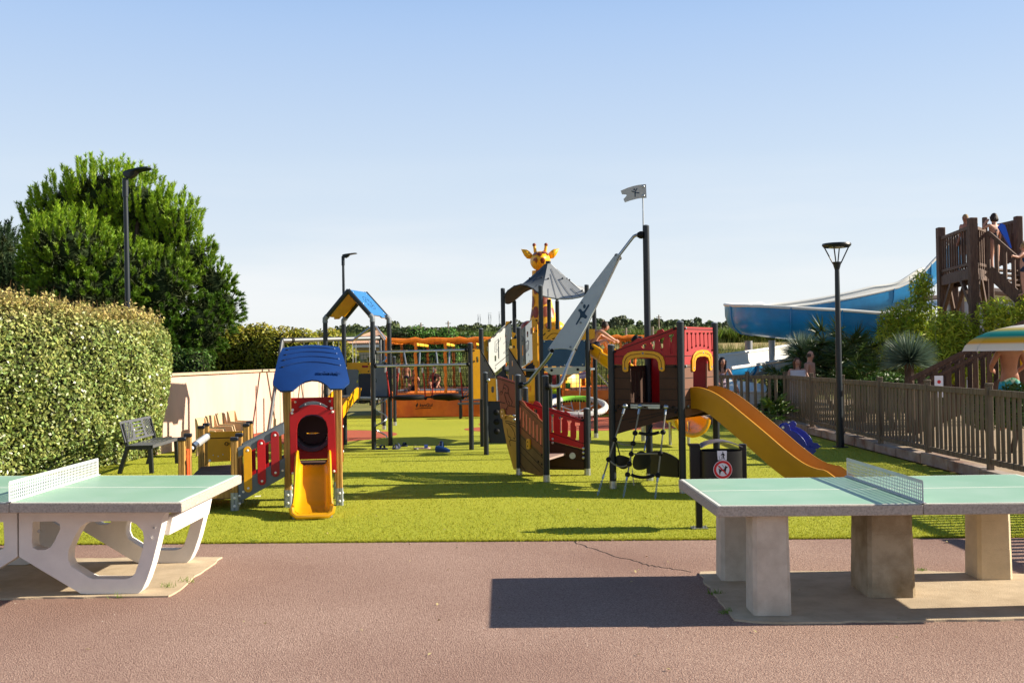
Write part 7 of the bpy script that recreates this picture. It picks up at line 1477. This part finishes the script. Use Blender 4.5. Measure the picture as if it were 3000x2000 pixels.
for c, r in wood: b.sph(c, V(r)*.85, 8, 5)
b.build('far_wood_mass', fm[0], org=(0, 0, 0), kind='stuff')
# pylons and wires far away, utility poles
pyl = mat('pylon_steel_hazed', (.42, .47, .53), .8)  # distance haze is painted into this pale blue-grey
for k, (x, yt, w_, lb) in enumerate(((1405, 921, 8.5, 'pale lattice pylon, left one of the pair above the trees'), (1436, 916, 8.5, 'pale lattice pylon, right one of the pair above the trees'), (1467, 913, 8.5, 'pale lattice pylon half hidden by the hex tower post'))):
    Y = 900; c = A(x, 1000, Y); zt_ = A(x, yt, Y).z; s_ = w_/FPX*Y/2; t = thing('pylon', lb, 'pylon', (c.x, Y, 8)); H_ = zt_-8; b = MB(); r_ = .13
    ztop = zt_
    def ln_(a, c2): b.tube([V((c.x+a[0]*s_, Y, 8+H_*a[1])), V((c.x+c2[0]*s_, Y, 8+H_*c2[1]))], r_, 4, False)
    for a, c2 in (((-1, 0), (-.35, .55)), ((1, 0), (.35, .55)), ((-.35, .55), (-1, .78)), ((.35, .55), (1, .78)), ((-1, .78), (-1, 1)), ((1, .78), (1, 1)), ((-1, 1), (1, 1)), ((-.6, .95), (.6, .95)), ((-.5, .62), (.5, .62)), ((-.8, .2), (.5, .45)), ((.8, .2), (-.5, .45)), ((-1, .78), (-.6, .95)), ((1, .78), (.6, .95)), ((-.6, .95), (-.4, .62)), ((.6, .95), (.4, .62))): ln_(a, c2)
    b.build('pylon_frame', pyl, t)
upm = mat('wooden_pole_far', (.24, .20, .16), .9)
for x, y0, y1, Y, lb in ((1313, 955, 940, 180, 'thin utility pole above the conifers left of the stair wall'), (1834, 1018, 960, 110, 'wooden utility pole standing in the vines left of the mast'), (1912, 1018, 956, 110, 'wooden utility pole standing in the vines right of the mast'), (1767, 1000, 935, 170, 'thin pole left of the tall umbrella-shaped tree'), (1930, 985, 922, 190, 'thin pole among the trees right of the mast'), (1233, 985, 945, 180, 'thin utility pole above the conifer row')):
    c = A(x, y1, Y); t = thing('utility_pole', lb, 'utility pole', (c.x, Y, hgt(Y))); MB().cyl((c.x, Y, hgt(Y)), c, .16, .12, 8).build('pole', upm, t); MB().box(c.x-.5, c.x+.5, Y-.05, Y+.05, c.z-.5, c.z-.38).build('cross_arm', upm, t)
# ---- house with tile roof
tile = mat('clay_tiles', (.50, .30, .20), .85, nz=(3, .3)); hw = mat('cream_render', (.50, .42, .32), .9)
YH = 44; a, c = A(1010, 1012, YH), A(1135, 1012, YH); t = thing('house', 'low cream house with pale clay tile roof behind the gable tower', 'house', ((a.x+c.x)/2, YH, 0)); ze = a.z+.02; zr_ = A(1080, 973, YH+2).z
MB().box(a.x, c.x, YH, YH+5, 0, ze).build('wall', hw, t); MB().box(a.x-.2, c.x+.2, YH-.32, YH-.22, ze-.12, ze).build('gutter', wht, t)
rows = 7; ncol_ = 14; e0, e1 = V((a.x-.25, YH-.3, ze)), V((c.x+.25, YH-.3, ze)); r0, r1 = V((a.x+1.0, YH+2.5, zr_)), V((c.x-.7, YH+2.5, zr_))
tm = mesh_only(MB().loft([[V((-.07+.14*k/5, y_, .05*sin(pi*k/5))) for k in range(6)] for y_ in (0, .42)]), 'roof_tile', tile)
rf = MB().add([e0, e1, r1, r0, V((a.x-.25, YH+5.3, ze)), V((c.x+.25, YH+5.3, ze))], [(0, 1, 2, 3), (5, 4, 3, 2), (0, 3, 4), (1, 5, 2)]).build('roof', tile, t)
rd_ = MB()
for k in range(28):
    f = (k+.5)/28; rd_.tube([e0.lerp(e1, f)+V((0, -.02, .02)), r0.lerp(r1, f)+V((0, 0, .03))], .075, 6)
rd_.build('tile_rows', tile, rf, kind='stuff')
for xx in (a.x+.5, a.x+1.35): g = MB().box(xx, xx+.6, YH-.04, YH-.005, .7, 1.7).build('window_shutter', mat('shutter_grey', (.32, .34, .36), .6), t)
MB().box(a.x-.1, c.x+1.2, YH-3.2, YH-3.1, ze-.35, ze-.27).build('awning_edge', mat('yellow_sleeve', (.75, .45, .02), .6), t)
# dark green mesh fence behind the trampolines
t = thing('mesh_fence', 'dark green wire mesh fence running behind the trampolines', 'fence', (0, 37, 0)); gf = mat('fence_green', (.006, .07, .045), .5)
for x_ in np.arange(-6, 9, 2.5): MB().box(x_-.04, x_+.04, 36.96, 37.04, 0, 2.0).build('fence_post', gf, t)
b = MB()
for z in np.arange(.1, 2.0, .2): b.box(-6, 9, 36.99, 37.0, z-.006, z+.006)
for x_ in np.arange(-6, 9, .12): b.box(x_-.005, x_+.005, 36.985, 36.99, .05, 1.95)
b.build('wire_mesh', gf, t, kind='stuff')
# ---- palms, yucca, bamboo on the pool side
pg = mat('palm_green', (.055, .095, .02), .45, rnd=.4, trans=.2); pgs = mat('young_palm_green', (.085, .15, .02), .45, rnd=.4, trans=.2); yg = mat('yucca_blue_green', (.13, .19, .13), .5, rnd=.3, trans=.15)
def fanpalm(label, c, R_, H_, nf, m, tr=True, seg=26):
    t = thing('fan_palm', label, 'palm', (c[0], c[1], 0)); V_ = []; b = MB()
    for k in range(nf):
        az = rng.uniform(0, 2*pi); el = rng.uniform(-.25, 1.35); st = np.array([c[0]+rng.normal(0, R_*.18), c[1]+rng.normal(0, R_*.18), H_*rng.uniform(.35, .75)]); d = np.array([cos(az)*cos(el), sin(az)*cos(el), sin(el)]); L = R_*rng.uniform(.45, .8); e = st+d*L; b.tube([V(st), V(e)], .012, 4, False)
        s1 = unit(np.cross(d, [0, 0, 1])); n_ = np.cross(s1, d); a = np.linspace(-1.9, 1.9, seg)[:, None]; dirs = unit(d*np.cos(a)+s1*np.sin(a)-n_*.15+rng.normal(0, .06, (seg, 3))-np.array([[0, 0, .12]])); V_.append(blades(np.repeat(e[None], seg, 0), dirs, R_*.42*rng.uniform(.85, 1.1, (seg, 1)), .045))
    npmesh('fronds', np.concatenate(V_), 3, m, t, kind='stuff'); b.build('frond_stalks', m, t, kind='stuff')
    if tr: MB().tube([(c[0], c[1], 0), (c[0], c[1], H_*.55)], [.16, .13], 10).build('trunk', bark, t)
    return t
def at2(x, Y): p = A(x, 1000, Y); return (p.x, p.y)
fanpalm('large dark fan palm clump right behind the tall cone lamp', at2(2455, 27), 1.35, 2.1, 75, pg); fanpalm('second fan palm of the big clump, leaning to the timber tower', at2(2560, 28.2), 1.25, 2.0, 60, pg); fanpalm('fan palm with sunlit fronds in front of the big clump', at2(2520, 25.0), .95, 1.1, 40, pgs)
fanpalm('fan palm behind the bare-chested man', at2(2370, 27.5), .85, 1.9, 36, pg); fanpalm('low palm filling the gap behind the girl with the towel', at2(2290, 27.2), .8, 1.1, 36, pg)
fanpalm('small young palm growing inside the fence corner', at2(2262, 22.8), .5, .55, 20, pgs, False)
def yucca(label, c, zc, R_, n, m):
    t = thing('yucca', label, 'plant', (c[0], c[1], 0)); d = unit(rng.normal(0, 1, (n, 3))); d = d[d[:, 2] > -.35]; npmesh('leaves', blades(np.repeat(np.array([[c[0], c[1], zc]]), len(d), 0)+d*.08, d, R_*rng.uniform(.85, 1.05, (len(d), 1)), .030), 3, m, t, kind='stuff'); MB().tube([(c[0], c[1], 0), (c[0], c[1], zc)], [.12, .1], 8).build('trunk', bark, t)
yucca('round blue-green yucca ball left of the lower stairs', at2(2662, 21.5), A(2662, 1055, 21.5).z, .62, 1500, yg); yucca('blue-green yucca ball between the palms and the lower water slide', at2(2350, 28.5), A(2350, 1035, 28.5).z, .65, 1000, yg)
bam = mat('bamboo_leaves', (.38, .46, .04), .5, rnd=.5, trans=.5)
def bamboo(label, lobes, n, m=None):
    t = shrub('bamboo', label, lobes, n, .20, m or bam, .1, 'bamboo', False, .8, .16, .8, None, False)
    for c, r in lobes:
        for k in range(5): x_ = c[0]+random.uniform(-r[0], r[0])*.7; y_ = c[1]+random.uniform(-r[1], r[1])*.6; MB().tube([(x_, y_, 0), (x_+random.uniform(-.15, .15), y_, c[2]+r[2]*.7)], [.02, .008], 5).build('culm', mat('culm_green', (.18, .22, .05), .5), t)
bamboo('tall loose bamboo in front of the blue slide below the tower', lobY(25.5, (2700, 850, 35, 60), (2680, 930, 80, 60), (2650, 1000, 90, 80), (2720, 1010, 90, 80), (2610, 940, 40, 40)), 6500); bamboo('bright bamboo clump around the timber tower legs', lobY(24, (2790, 960, 70, 50), (2830, 1030, 90, 80), (2760, 1060, 90, 70)), 6000); bamboo('bamboo clump under the upper stairs by the picture edge', lobY(23.5, (2920, 920, 60, 50), (2960, 990, 80, 90), (3040, 960, 90, 110), (2900, 1060, 80, 70)), 6500)
shrub('pool_shrub', 'dark shrub mass behind the big fan palms', lobY(31, (2500, 1030, 130, 80), (2620, 1050, 120, 90), (2400, 1080, 100, 70)), 3500, .16, dk, .0); shrub('pool_shrub', 'green shrub behind the pickets under the yucca', lobY(22.5, (2600, 1150, 90, 60), (2700, 1160, 90, 60)), 3000, .12, ph2, .0); shrub('pool_shrub', 'low green shrub behind the fence below the parasol', lobY(17, (2890, 1200, 70, 60), (2980, 1190, 70, 70)), 2500, .10, ph2, .0); shrub('pool_shrub', 'low shrub growing behind the fence corner', lobY(25.3, (2290, 1160, 45, 60), (2320, 1110, 50, 40), (2250, 1200, 30, 40)), 1800, .11, ph2, .0)
# turf fibres near the viewer and along the pavement edge
n_ = 150000; fy = 9.5+rng.random(n_)**1.4*9; fx = rng.uniform(-.62, .55, n_)*fy*1.02; ok = (fx > -7) & (fx < 6.3) & (fy > EY(fx)+.005); fx, fy = fx[ok], fy[ok]; B = np.c_[fx, fy, np.zeros(len(fx))]; d = unit(np.c_[rng.normal(0, .5, (len(fx), 2)), np.ones(len(fx))])
npmesh('turf_fibres', blades(B, d, rng.uniform(.012, .026, (len(fx), 1)), .007), 3, mat('turf_fibre', (.37, .38, .03), .8, rnd=.28, trans=.35), None, (0, 0, 0), kind='stuff')
n_ = 26000; fx = rng.uniform(-8, 6.3, n_); fy = EY(fx)+rng.normal(0, .010, n_); B = np.c_[fx, fy, np.full(n_, -.002)]; d = unit(np.c_[rng.normal(0, .6, n_), rng.normal(-.5, .5, n_), np.ones(n_)]); npmesh('turf_fringe', blades(B, d, rng.uniform(.012, .032, (n_, 1)), .007), 3, mat('turf_fibre', (.3, .3, .03), .8), None, (0, 0, 0), kind='stuff')
# turf debris
def bits(name, n, m, x0, x1, y0, y1, s): 
    c = np.c_[rng.uniform(x0, x1, n), rng.uniform(y0, y1, n), np.full(n, .006)]; return npmesh(name, leaves(c, np.tile([[0, 0, 1.]], (n, 1)), s, s*.5, .3), 4, m, None, (0, 0, 0), kind='stuff')
bits('dry_leaf_litter', 260, mat('dry_leaf', (.42, .33, .16), .8, rnd=.3), -5, 6, 9.6, 22, .028)
bits('dry_leaf_litter', 420, mat('pale_grit', (.60, .53, .44), .9, rnd=.3), -5, 5, 4.3, 9.6, .011); bits('dry_leaf_litter', 50, mat('dry_leaf', (.42, .33, .16), .8, rnd=.3), -4, 4, 4.5, 9.6, .035)
g0 = G(*C4((888, 1233))[0]); o_ = MB().obox(g0+V((0, 0, .006)), (.035, .02, 0), (-.005, .008, 0), (0, 0, .005)).build('lolly_stick', wht); tag(o_, 'white stick lying on the turf under the ramp', 'stick')
# ================================================================ people
def skinmesh(name, J, E, rad, m, parent, sub=2, root=0):
    me = bpy.data.meshes.new(name); me.from_pydata([tuple(p) for p in J], E, []); o = bpy.data.objects.new(name, me); col.objects.link(o); sk = o.modifiers.new('s', 'SKIN'); sk.use_smooth_shade = True
    for i, v in enumerate(me.skin_vertices[0].data): r_ = rad[i]; v.radius = (r_, r_) if not hasattr(r_, '__len__') else r_; v.use_root = (i == root)
    su = o.modifiers.new('b', 'SUBSURF'); su.levels = sub; su.render_levels = sub; dg = bpy.context.evaluated_depsgraph_get(); m2 = bpy.data.meshes.new_from_object(o.evaluated_get(dg)); bpy.data.objects.remove(o); m2.name = name
    m2.materials.clear(); m2.materials.append(m); m2.transform(Matrix.Translation(-ORG[parent.name])); m2.polygons.foreach_set('use_smooth', [True]*len(m2.polygons)); q = bpy.data.objects.new(name, m2); col.objects.link(q); q.parent = parent; ORG[q.name] = ORG[parent.name]; return q
def person(label, base, h, yaw, pose=None, hair=hairb, hair_len=0, sm=skin, bald=False, top=None, bottom=None, lean=0., female=False, child=False, group=None):
    """pose: joint overrides in body space (x right, y front, z up, height 1)"""
    t = thing('person', label, 'person', base, group)
    J = dict(pel=(0, 0, .53), waist=(0, .0, .60), chest=(0, -.005, .72), neck=(0, -.01, .83), head0=(0, .0, .865), head1=(0, .005, .93), lsh=(-.105, -.01, .80), lel=(-.135, -.01, .64), lwr=(-.14, .03, .50), lha=(-.14, .05, .455), rsh=(.105, -.01, .80), rel=(.135, -.01, .64), rwr=(.14, .03, .50), rha=(.14, .05, .455),
             lhi=(-.055, 0, .51), lkn=(-.06, .01, .285), lan=(-.06, -.01, .045), lto=(-.065, .09, .015), rhi=(.055, 0, .51), rkn=(.06, .01, .285), ran=(.06, -.01, .045), rto=(.065, .09, .015))
    if child: J.update(lsh=(-.095, -.01, .775), rsh=(.095, -.01, .775), neck=(0, -.01, .80), head0=(0, 0, .85), head1=(0, .005, .92))
    J.update(pose or {}); cy_, sy_ = cos(yaw), sin(yaw)
    def T(p): x, y, z = p; 
    def W_(p):
        x, y, z = [k*h for k in p]
        if lean and z > .53*h: dz = z-.53*h; y += dz*sin(lean); z = .53*h+dz*cos(lean)
        return V(base)+V((x*cy_-y*sy_, x*sy_+y*cy_, z))
    names = list(J); P = [W_(J[k]) for k in names]; ix = {k: i for i, k in enumerate(names)}
    Rr = dict(pel=(.075, .058), waist=(.068, .052), chest=(.082, .060), neck=.034, head0=.038, head1=.052, lsh=.038, lel=.026, lwr=.018, lha=.02, rsh=.038, rel=.026, rwr=.018, rha=.02, lhi=.052, lkn=.034, lan=.022, lto=.02, rhi=.052, rkn=.034, ran=.022, rto=.02)
    if female: Rr.update(waist=(.056, .045), chest=(.068, .055), lsh=.03, rsh=.03, lel=.02, rel=.02)
    E_ = [('pel', 'waist'), ('waist', 'chest'), ('chest', 'neck'), ('neck', 'head0'), ('head0', 'head1'), ('chest', 'lsh'), ('lsh', 'lel'), ('lel', 'lwr'), ('lwr', 'lha'), ('chest', 'rsh'), ('rsh', 'rel'), ('rel', 'rwr'), ('rwr', 'rha'), ('pel', 'lhi'), ('lhi', 'lkn'), ('lkn', 'lan'), ('lan', 'lto'), ('pel', 'rhi'), ('rhi', 'rkn'), ('rkn', 'ran'), ('ran', 'rto')]
    # five short fingers on each hand
    EE = [(ix[a], ix[c]) for a, c in E_]; RAD = [([q*h for q in Rr[k]] if hasattr(Rr[k], '__len__') else Rr[k]*h) for k in names]
    for s_ in ('l', 'r'):
        hd_ = P[ix[s_+'ha']]; wr = P[ix[s_+'wr']]; d = (hd_-wr).normalized(); sd = d.cross(V((cy_, sy_, .1))).normalized()
        for k in range(5):
            o_ = sd*(k-2)*.011*h; a = hd_+o_*1.0; ln_ = (.028, .036, .04, .036, .026)[k]*h
            if k == 0: a = wr+d*.02*h+sd*-.022*h
            P.append(a+d*ln_*.55+o_*.3); P.append(a+d*ln_+V((0, 0, -.004*h))); RAD += [.0065*h, .0055*h]; n = len(P); EE += [(ix[s_+'ha'], n-2), (n-2, n-1)]
    body = skinmesh('body', P, EE, RAD, sm, t, 2, ix['pel'])
    hc = (W_(J['head0'])+W_(J['head1']))/2+V((0, 0, .012*h)); f = V((-sy_, cy_, 0))
    hx = J.get('face'); f = V(hx).normalized() if hx else f; sd = V((f.y, -f.x, 0))
    s_ = h*(1.12 if child else 1)
    b = MB().sph(hc, (.044*s_, .050*s_, .064*s_), 14, 10); b.sph(hc+f*.047*s_-V((0, 0, .010*s_)), (.008*s_, .008*s_, .013*s_), 6, 5)
    for e in (-1, 1): b.sph(hc+sd*e*.044*s_+V((0, 0, -.002*s_)), (.008*s_, .010*s_, .015*s_), 6, 5)
    b.build('head', sm, t, smooth=70)
    ey = MB(); 
    for e in (-1, 1): ey.sph(hc+f*.044*s_+sd*e*.017*s_+V((0, 0, .006*s_)), .006*s_, 6, 4)
    ey.build('eyes', mat('eye_dark', (.02, .015, .012), .3), t); MB().sph(hc+f*.043*s_-V((0, 0, .034*s_)), (.014*s_, .010*s_, .004*s_), 8, 4).build('mouth', mat('lip_red', (.30, .07, .06), .5), t)
    if bald:
        b = MB(); 
        for a in np.linspace(-2.0, 2.0, 13): b.sph(hc-f*cos(a)*.036*s_+sd*sin(a)*.042*s_+V((0, 0, .002*s_)), (.014*s_, .014*s_, .026*s_), 7, 5)
        b.build('hair', hair, t, smooth=70)
    else:
        b = MB(); bk_ = hc-f*.010*s_+V((0, 0, .012*s_)); b.sph(bk_, (.052*s_, .054*s_, .064*s_), 14, 9)
        if hair_len:
            for k in range(-5, 6): a = k*.36; p0 = hc-f*cos(a)*.044*s_+sd*sin(a)*.047*s_+V((0, 0, .02*s_)); b.tube(smooth_path([p0, p0-f*.012*s_+V((0, 0, -.06*s_)), p0+(hc-p0)*.12+V((0, 0, -hair_len))], 3), [.018*s_, .02*s_, .02*s_, .019*s_, .016*s_, .012*s_, .006*s_], 6)
        b.build('hair', hair, t, smooth=70)
    g_ = lambda k: W_(J[k])
    if bottom:
        mm, ln_ = bottom; q = [g_('waist').lerp(g_('pel'), .45), g_('pel'), g_('lhi'), g_('lhi').lerp(g_('lkn'), ln_), g_('rhi'), g_('rhi').lerp(g_('rkn'), ln_)]
        skinmesh('shorts', q, [(0, 1), (1, 2), (2, 3), (1, 4), (4, 5)], [(.080*h, .064*h), (.086*h, .068*h), .062*h, .058*h, .062*h, .058*h], mm, t, 2, 1)
    if top:
        mm, kind = top; q = [g_('pel'), g_('waist'), g_('chest'), g_('chest').lerp(g_('neck'), .35)]; Ed = [(0, 1), (1, 2), (2, 3)]; rr_ = [(.080*h, .064*h), (.062*h if female else .074*h, .052*h), (.078*h if female else .090*h, .064*h), (.062*h, .05*h)]
        if kind == 'dress': q = [g_('pel')-V((0, 0, .16*h))]+q; Ed = [(i, i+1) for i in range(4)]; rr_ = [(.11*h, .09*h)]+rr_
        skinmesh('top' if kind != 'dress' else 'dress', q, Ed, rr_, mm, t, 2, 1)
    return t, W_, J
def stripes(name, c1, c2, sc_):
    m = bpy.data.materials.new(name); m.use_nodes = True; N = m.node_tree.nodes; L = m.node_tree.links; tcn = N.new('ShaderNodeTexCoord'); w = N.new('ShaderNodeTexWave'); w.inputs['Scale'].default_value = sc_; w.inputs['Distortion'].default_value = 1.2; r_ = N.new('ShaderNodeValToRGB'); r_.color_ramp.interpolation = 'CONSTANT'; r_.color_ramp.elements[0].color = (*c1, 1); r_.color_ramp.elements[1].color = (*c2, 1); r_.color_ramp.elements[1].position = .5
    L.new(tcn.outputs['Object'], w.inputs[0]); L.new(w.outputs[0], r_.inputs[0]); L.new(r_.outputs[0], N['Principled BSDF'].inputs['Base Color']); N['Principled BSDF'].inputs['Roughness'].default_value = .8; return m
tw = mat('white_towel', (.55, .54, .62), .9); PP = cro(2080, 1000, 5.88)
def base_for(x, y, Y, H_, zb=0.): p = A(x, y, Y); return V((p.x, Y, p.z-H_ if zb is None else zb))
# woman leaning at the back fence
Yw = 25.9; p = A(*PP((250, 300))[0], Yw); person('woman in a striped dress bending over the back row of pickets', V((p.x-.12, Yw, .0)), 1.72, pi+.25, dict(lel=(-.14, .10, .66), lwr=(-.17, .20, .52), lha=(-.18, .22, .47), rel=(.13, .05, .66), rwr=(.10, .16, .56), rha=(.09, .2, .53)), hairb, .30, skin, top=(stripes('striped_cloth', (.45, .34, .40), (.07, .04, .10), 9), 'dress'), lean=.22, female=True)
p = A(*PP((1500, 255))[0], 24.9); tgp, Wg, Jg = person('long-haired girl wrapped in a white towel behind the fence corner', V((p.x, 24.9, p.z-1.60)), 1.60, pi, dict(lel=(-.16, .03, .66), lwr=(-.10, .09, .60), rel=(.16, .03, .66), rwr=(.10, .09, .60), lha=(-.07, .10, .60), rha=(.07, .10, .60)), hairl, .24, skin, female=True)
qa = p; MB().loft([[V((p.x+.20*cos(a), 24.9+.15*sin(a), z)) for a in [2*pi*k/20 for k in range(20)]] for z in (p.z-1.15, p.z-.62, p.z-.345)], True).build('towel', tw, tgp, smooth=60)
p = A(*PP((1690, 130))[0], 25.1); person('bald bare-chested man standing beside the girl behind the fence', V((p.x+.05, 25.1, p.z-1.80)), 1.80, pi+.9, None, mat('grey_brown_hair', (.06, .045, .035), .7), 0, skin, True, bottom=(mat('dark_shorts', (.02, .025, .05), .8), .5))
# man under the parasol, back to the viewer
CL = cro(2780, 880, 5.227); Ym = 18.2; p = A(*CL((930, 1140))[0], Ym)
fl = bpy.data.materials.new('leafy_swim_cloth'); fl.use_nodes = True; N = fl.node_tree.nodes; L = fl.node_tree.links; tcn = N.new('ShaderNodeTexCoord'); vo = N.new('ShaderNodeTexNoise'); vo.inputs['Scale'].default_value = 14; r_ = N.new('ShaderNodeValToRGB'); r_.color_ramp.elements[0].color = (.02, .22, .12, 1); r_.color_ramp.elements[0].position = .42; r_.color_ramp.elements[1].color = (.50, .62, .50, 1); r_.color_ramp.elements[1].position = .60
L.new(tcn.outputs['Object'], vo.inputs[0]); L.new(vo.outputs[0], r_.inputs[0]); sx = N.new('ShaderNodeSeparateXYZ'); L.new(tcn.outputs['Object'], sx.inputs[0]); mr = N.new('ShaderNodeMapRange'); mr.inputs[1].default_value = .86; mr.inputs[2].default_value = .93; L.new(sx.outputs[2], mr.inputs[0]); mx = N.new('ShaderNodeMix'); mx.data_type = 'RGBA'; mx.inputs[6].default_value = (.01, .26, .42, 1); L.new(r_.outputs[0], mx.inputs[7]); L.new(mr.outputs[0], mx.inputs[0]); L.new(mx.outputs[2], N['Principled BSDF'].inputs[0]); N['Principled BSDF'].inputs['Roughness'].default_value = .8
person('tanned man in green and blue swim shorts seen from behind under the parasol', V((p.x, Ym, p.z-1.03)), 1.84, .05, dict(lel=(-.17, .02, .66), lwr=(-.12, .12, .60), lha=(-.09, .14, .60), rel=(.17, .0, .66), rwr=(.12, .10, .58), rha=(.09, .12, .58)), hairb, 0, skint, bottom=(fl, .7))
# on the timber tower
p = A(*CI((1080, 180))[0], 25.4); person('person with light hair standing behind the tower railing', V((p.x, 25.4, zpf+.04)), max(1.2, p.z-zpf-.04), 1.9, None, mat('sandy_hair', (.28, .17, .07), .7), 0, skint, bottom=(mat('dark_shorts', (.02, .025, .05), .8), .5))
p = A(*CI((1695, 155))[0], 24.6); tgp, Wg, Jg = person('dark-haired woman on the stairs holding a blue mat', V((p.x, 24.6, p.z-1.62)), 1.62, .4, dict(rel=(.18, .04, .66), rwr=(.19, .08, .55), lel=(-.17, .06, .74), lwr=(-.12, .05, .84), lha=(-.09, .04, .87)), hairb, .10, skin, top=(mat('navy_swimsuit', (.01, .012, .03), .7), 'suit'), female=True)
q = [A(*k, 24.35) for k in CI((1800, 470), (1870, 400), (1945, 440), (2000, 600), (2090, 930), (2060, 925), (1960, 740), (1850, 560))]
pl = Plane(q[0], (1, 0, 0)); o = MB().plate(pl, [pl.uv(*k) for k in CI((1800, 470), (1870, 400), (1945, 440), (2000, 600), (2090, 930), (2060, 925), (1960, 740), (1850, 560))], (), .06, 0, False).build('slide_mat', mat('blue_mat', (.005, .09, .60), .5)); tag(o, 'bright blue slide mat carried by the woman on the stairs', 'mat')
p = A(*CH((1925, 500))[0], 23.6); person('child in a navy shirt climbing the stairs at the picture edge', V((p.x+.05, 23.6, p.z-1.3)), 1.3, .9, dict(lel=(-.2, .05, .70), lwr=(-.3, .10, .72), lha=(-.34, .11, .72)), mat('sandy_hair', (.28, .17, .07), .7), 0, skin, top=(mat('navy_shirt', (.01, .03, .08), .8), 'shirt'), bottom=(mat('dark_shorts', (.02, .025, .05), .8), .5), child=True)
# boy sitting on top of the curved slide
zb = Zc; Yb_ = 20.45; sp_b = A(*Zc((1110, 745))[0], Yb_); hb_ = 1.30; bz = sp_b.z-.53*hb_+.04
b_ = V((sp_b.x-.04, Yb_, bz)); yawb = -pi/2
person('boy with short dark hair sitting hunched at the top of the curved slide', b_, hb_, yawb+.25, dict(waist=(0, .03, .60), chest=(0, .10, .71), neck=(0, .19, .78), head0=(0, .23, .80), head1=(0, .27, .85), lsh=(-.10, .14, .76), rsh=(.10, .14, .76), lel=(-.13, .25, .68), lwr=(-.10, .36, .62), lha=(-.09, .41, .60), rel=(.13, .25, .68), rwr=(.10, .36, .62), rha=(.09, .41, .60), lkn=(-.07, .22, .62), lan=(-.06, .34, .42), lto=(-.06, .42, .40), rkn=(.07, .22, .62), ran=(.06, .34, .42), rto=(.06, .42, .40)), hairb, 0, skin, bottom=(mat('dark_shorts', (.02, .025, .05), .8), .6), child=True)
# children on the long trampoline
for (x, yt, yb3, Yc, lb, tp, yaw) in ((1160, 1065, 1122, 31.6, 'child in a white shirt standing behind the left trampoline netting', (mat('white_shirt', (.6, .6, .62), .8), 'shirt'), 2.6), (1190, 1062, 1122, 31.3, 'child in dark swim trunks standing between the two orange posts', None, 3.3)):
    p = A(x, yt, Yc); person(lb, V((p.x, Yc, .74)), max(.9, p.z-.74), yaw, None, hairb, 0, skint, top=tp, bottom=(mat('dark_shorts', (.02, .025, .05), .8), .5), child=True)
def sitter(x, y, Yc, lb):
    p = A(x, y, Yc); h = 1.25; person(lb, V((p.x, Yc, p.z-.80*h)), h, pi, dict(lkn=(-.12, .20, .60), lan=(-.07, .30, .47), lto=(-.07, .36, .46), rkn=(.12, .20, .60), ran=(.07, .30, .47), rto=(.07, .36, .46), lwr=(-.1, .2, .55), rwr=(.1, .2, .55)), hairb, 0, skint, top=(mat('black_shirt', (.012, .012, .014), .8), 'shirt'), bottom=(mat('dark_shorts', (.02, .025, .05), .8), .5), child=True)
sitter(1213, 1103, 31.0, 'dark-haired child in black sitting by the second orange post'); sitter(1273, 1095, 31.6, 'child sitting low near the green fence posts')
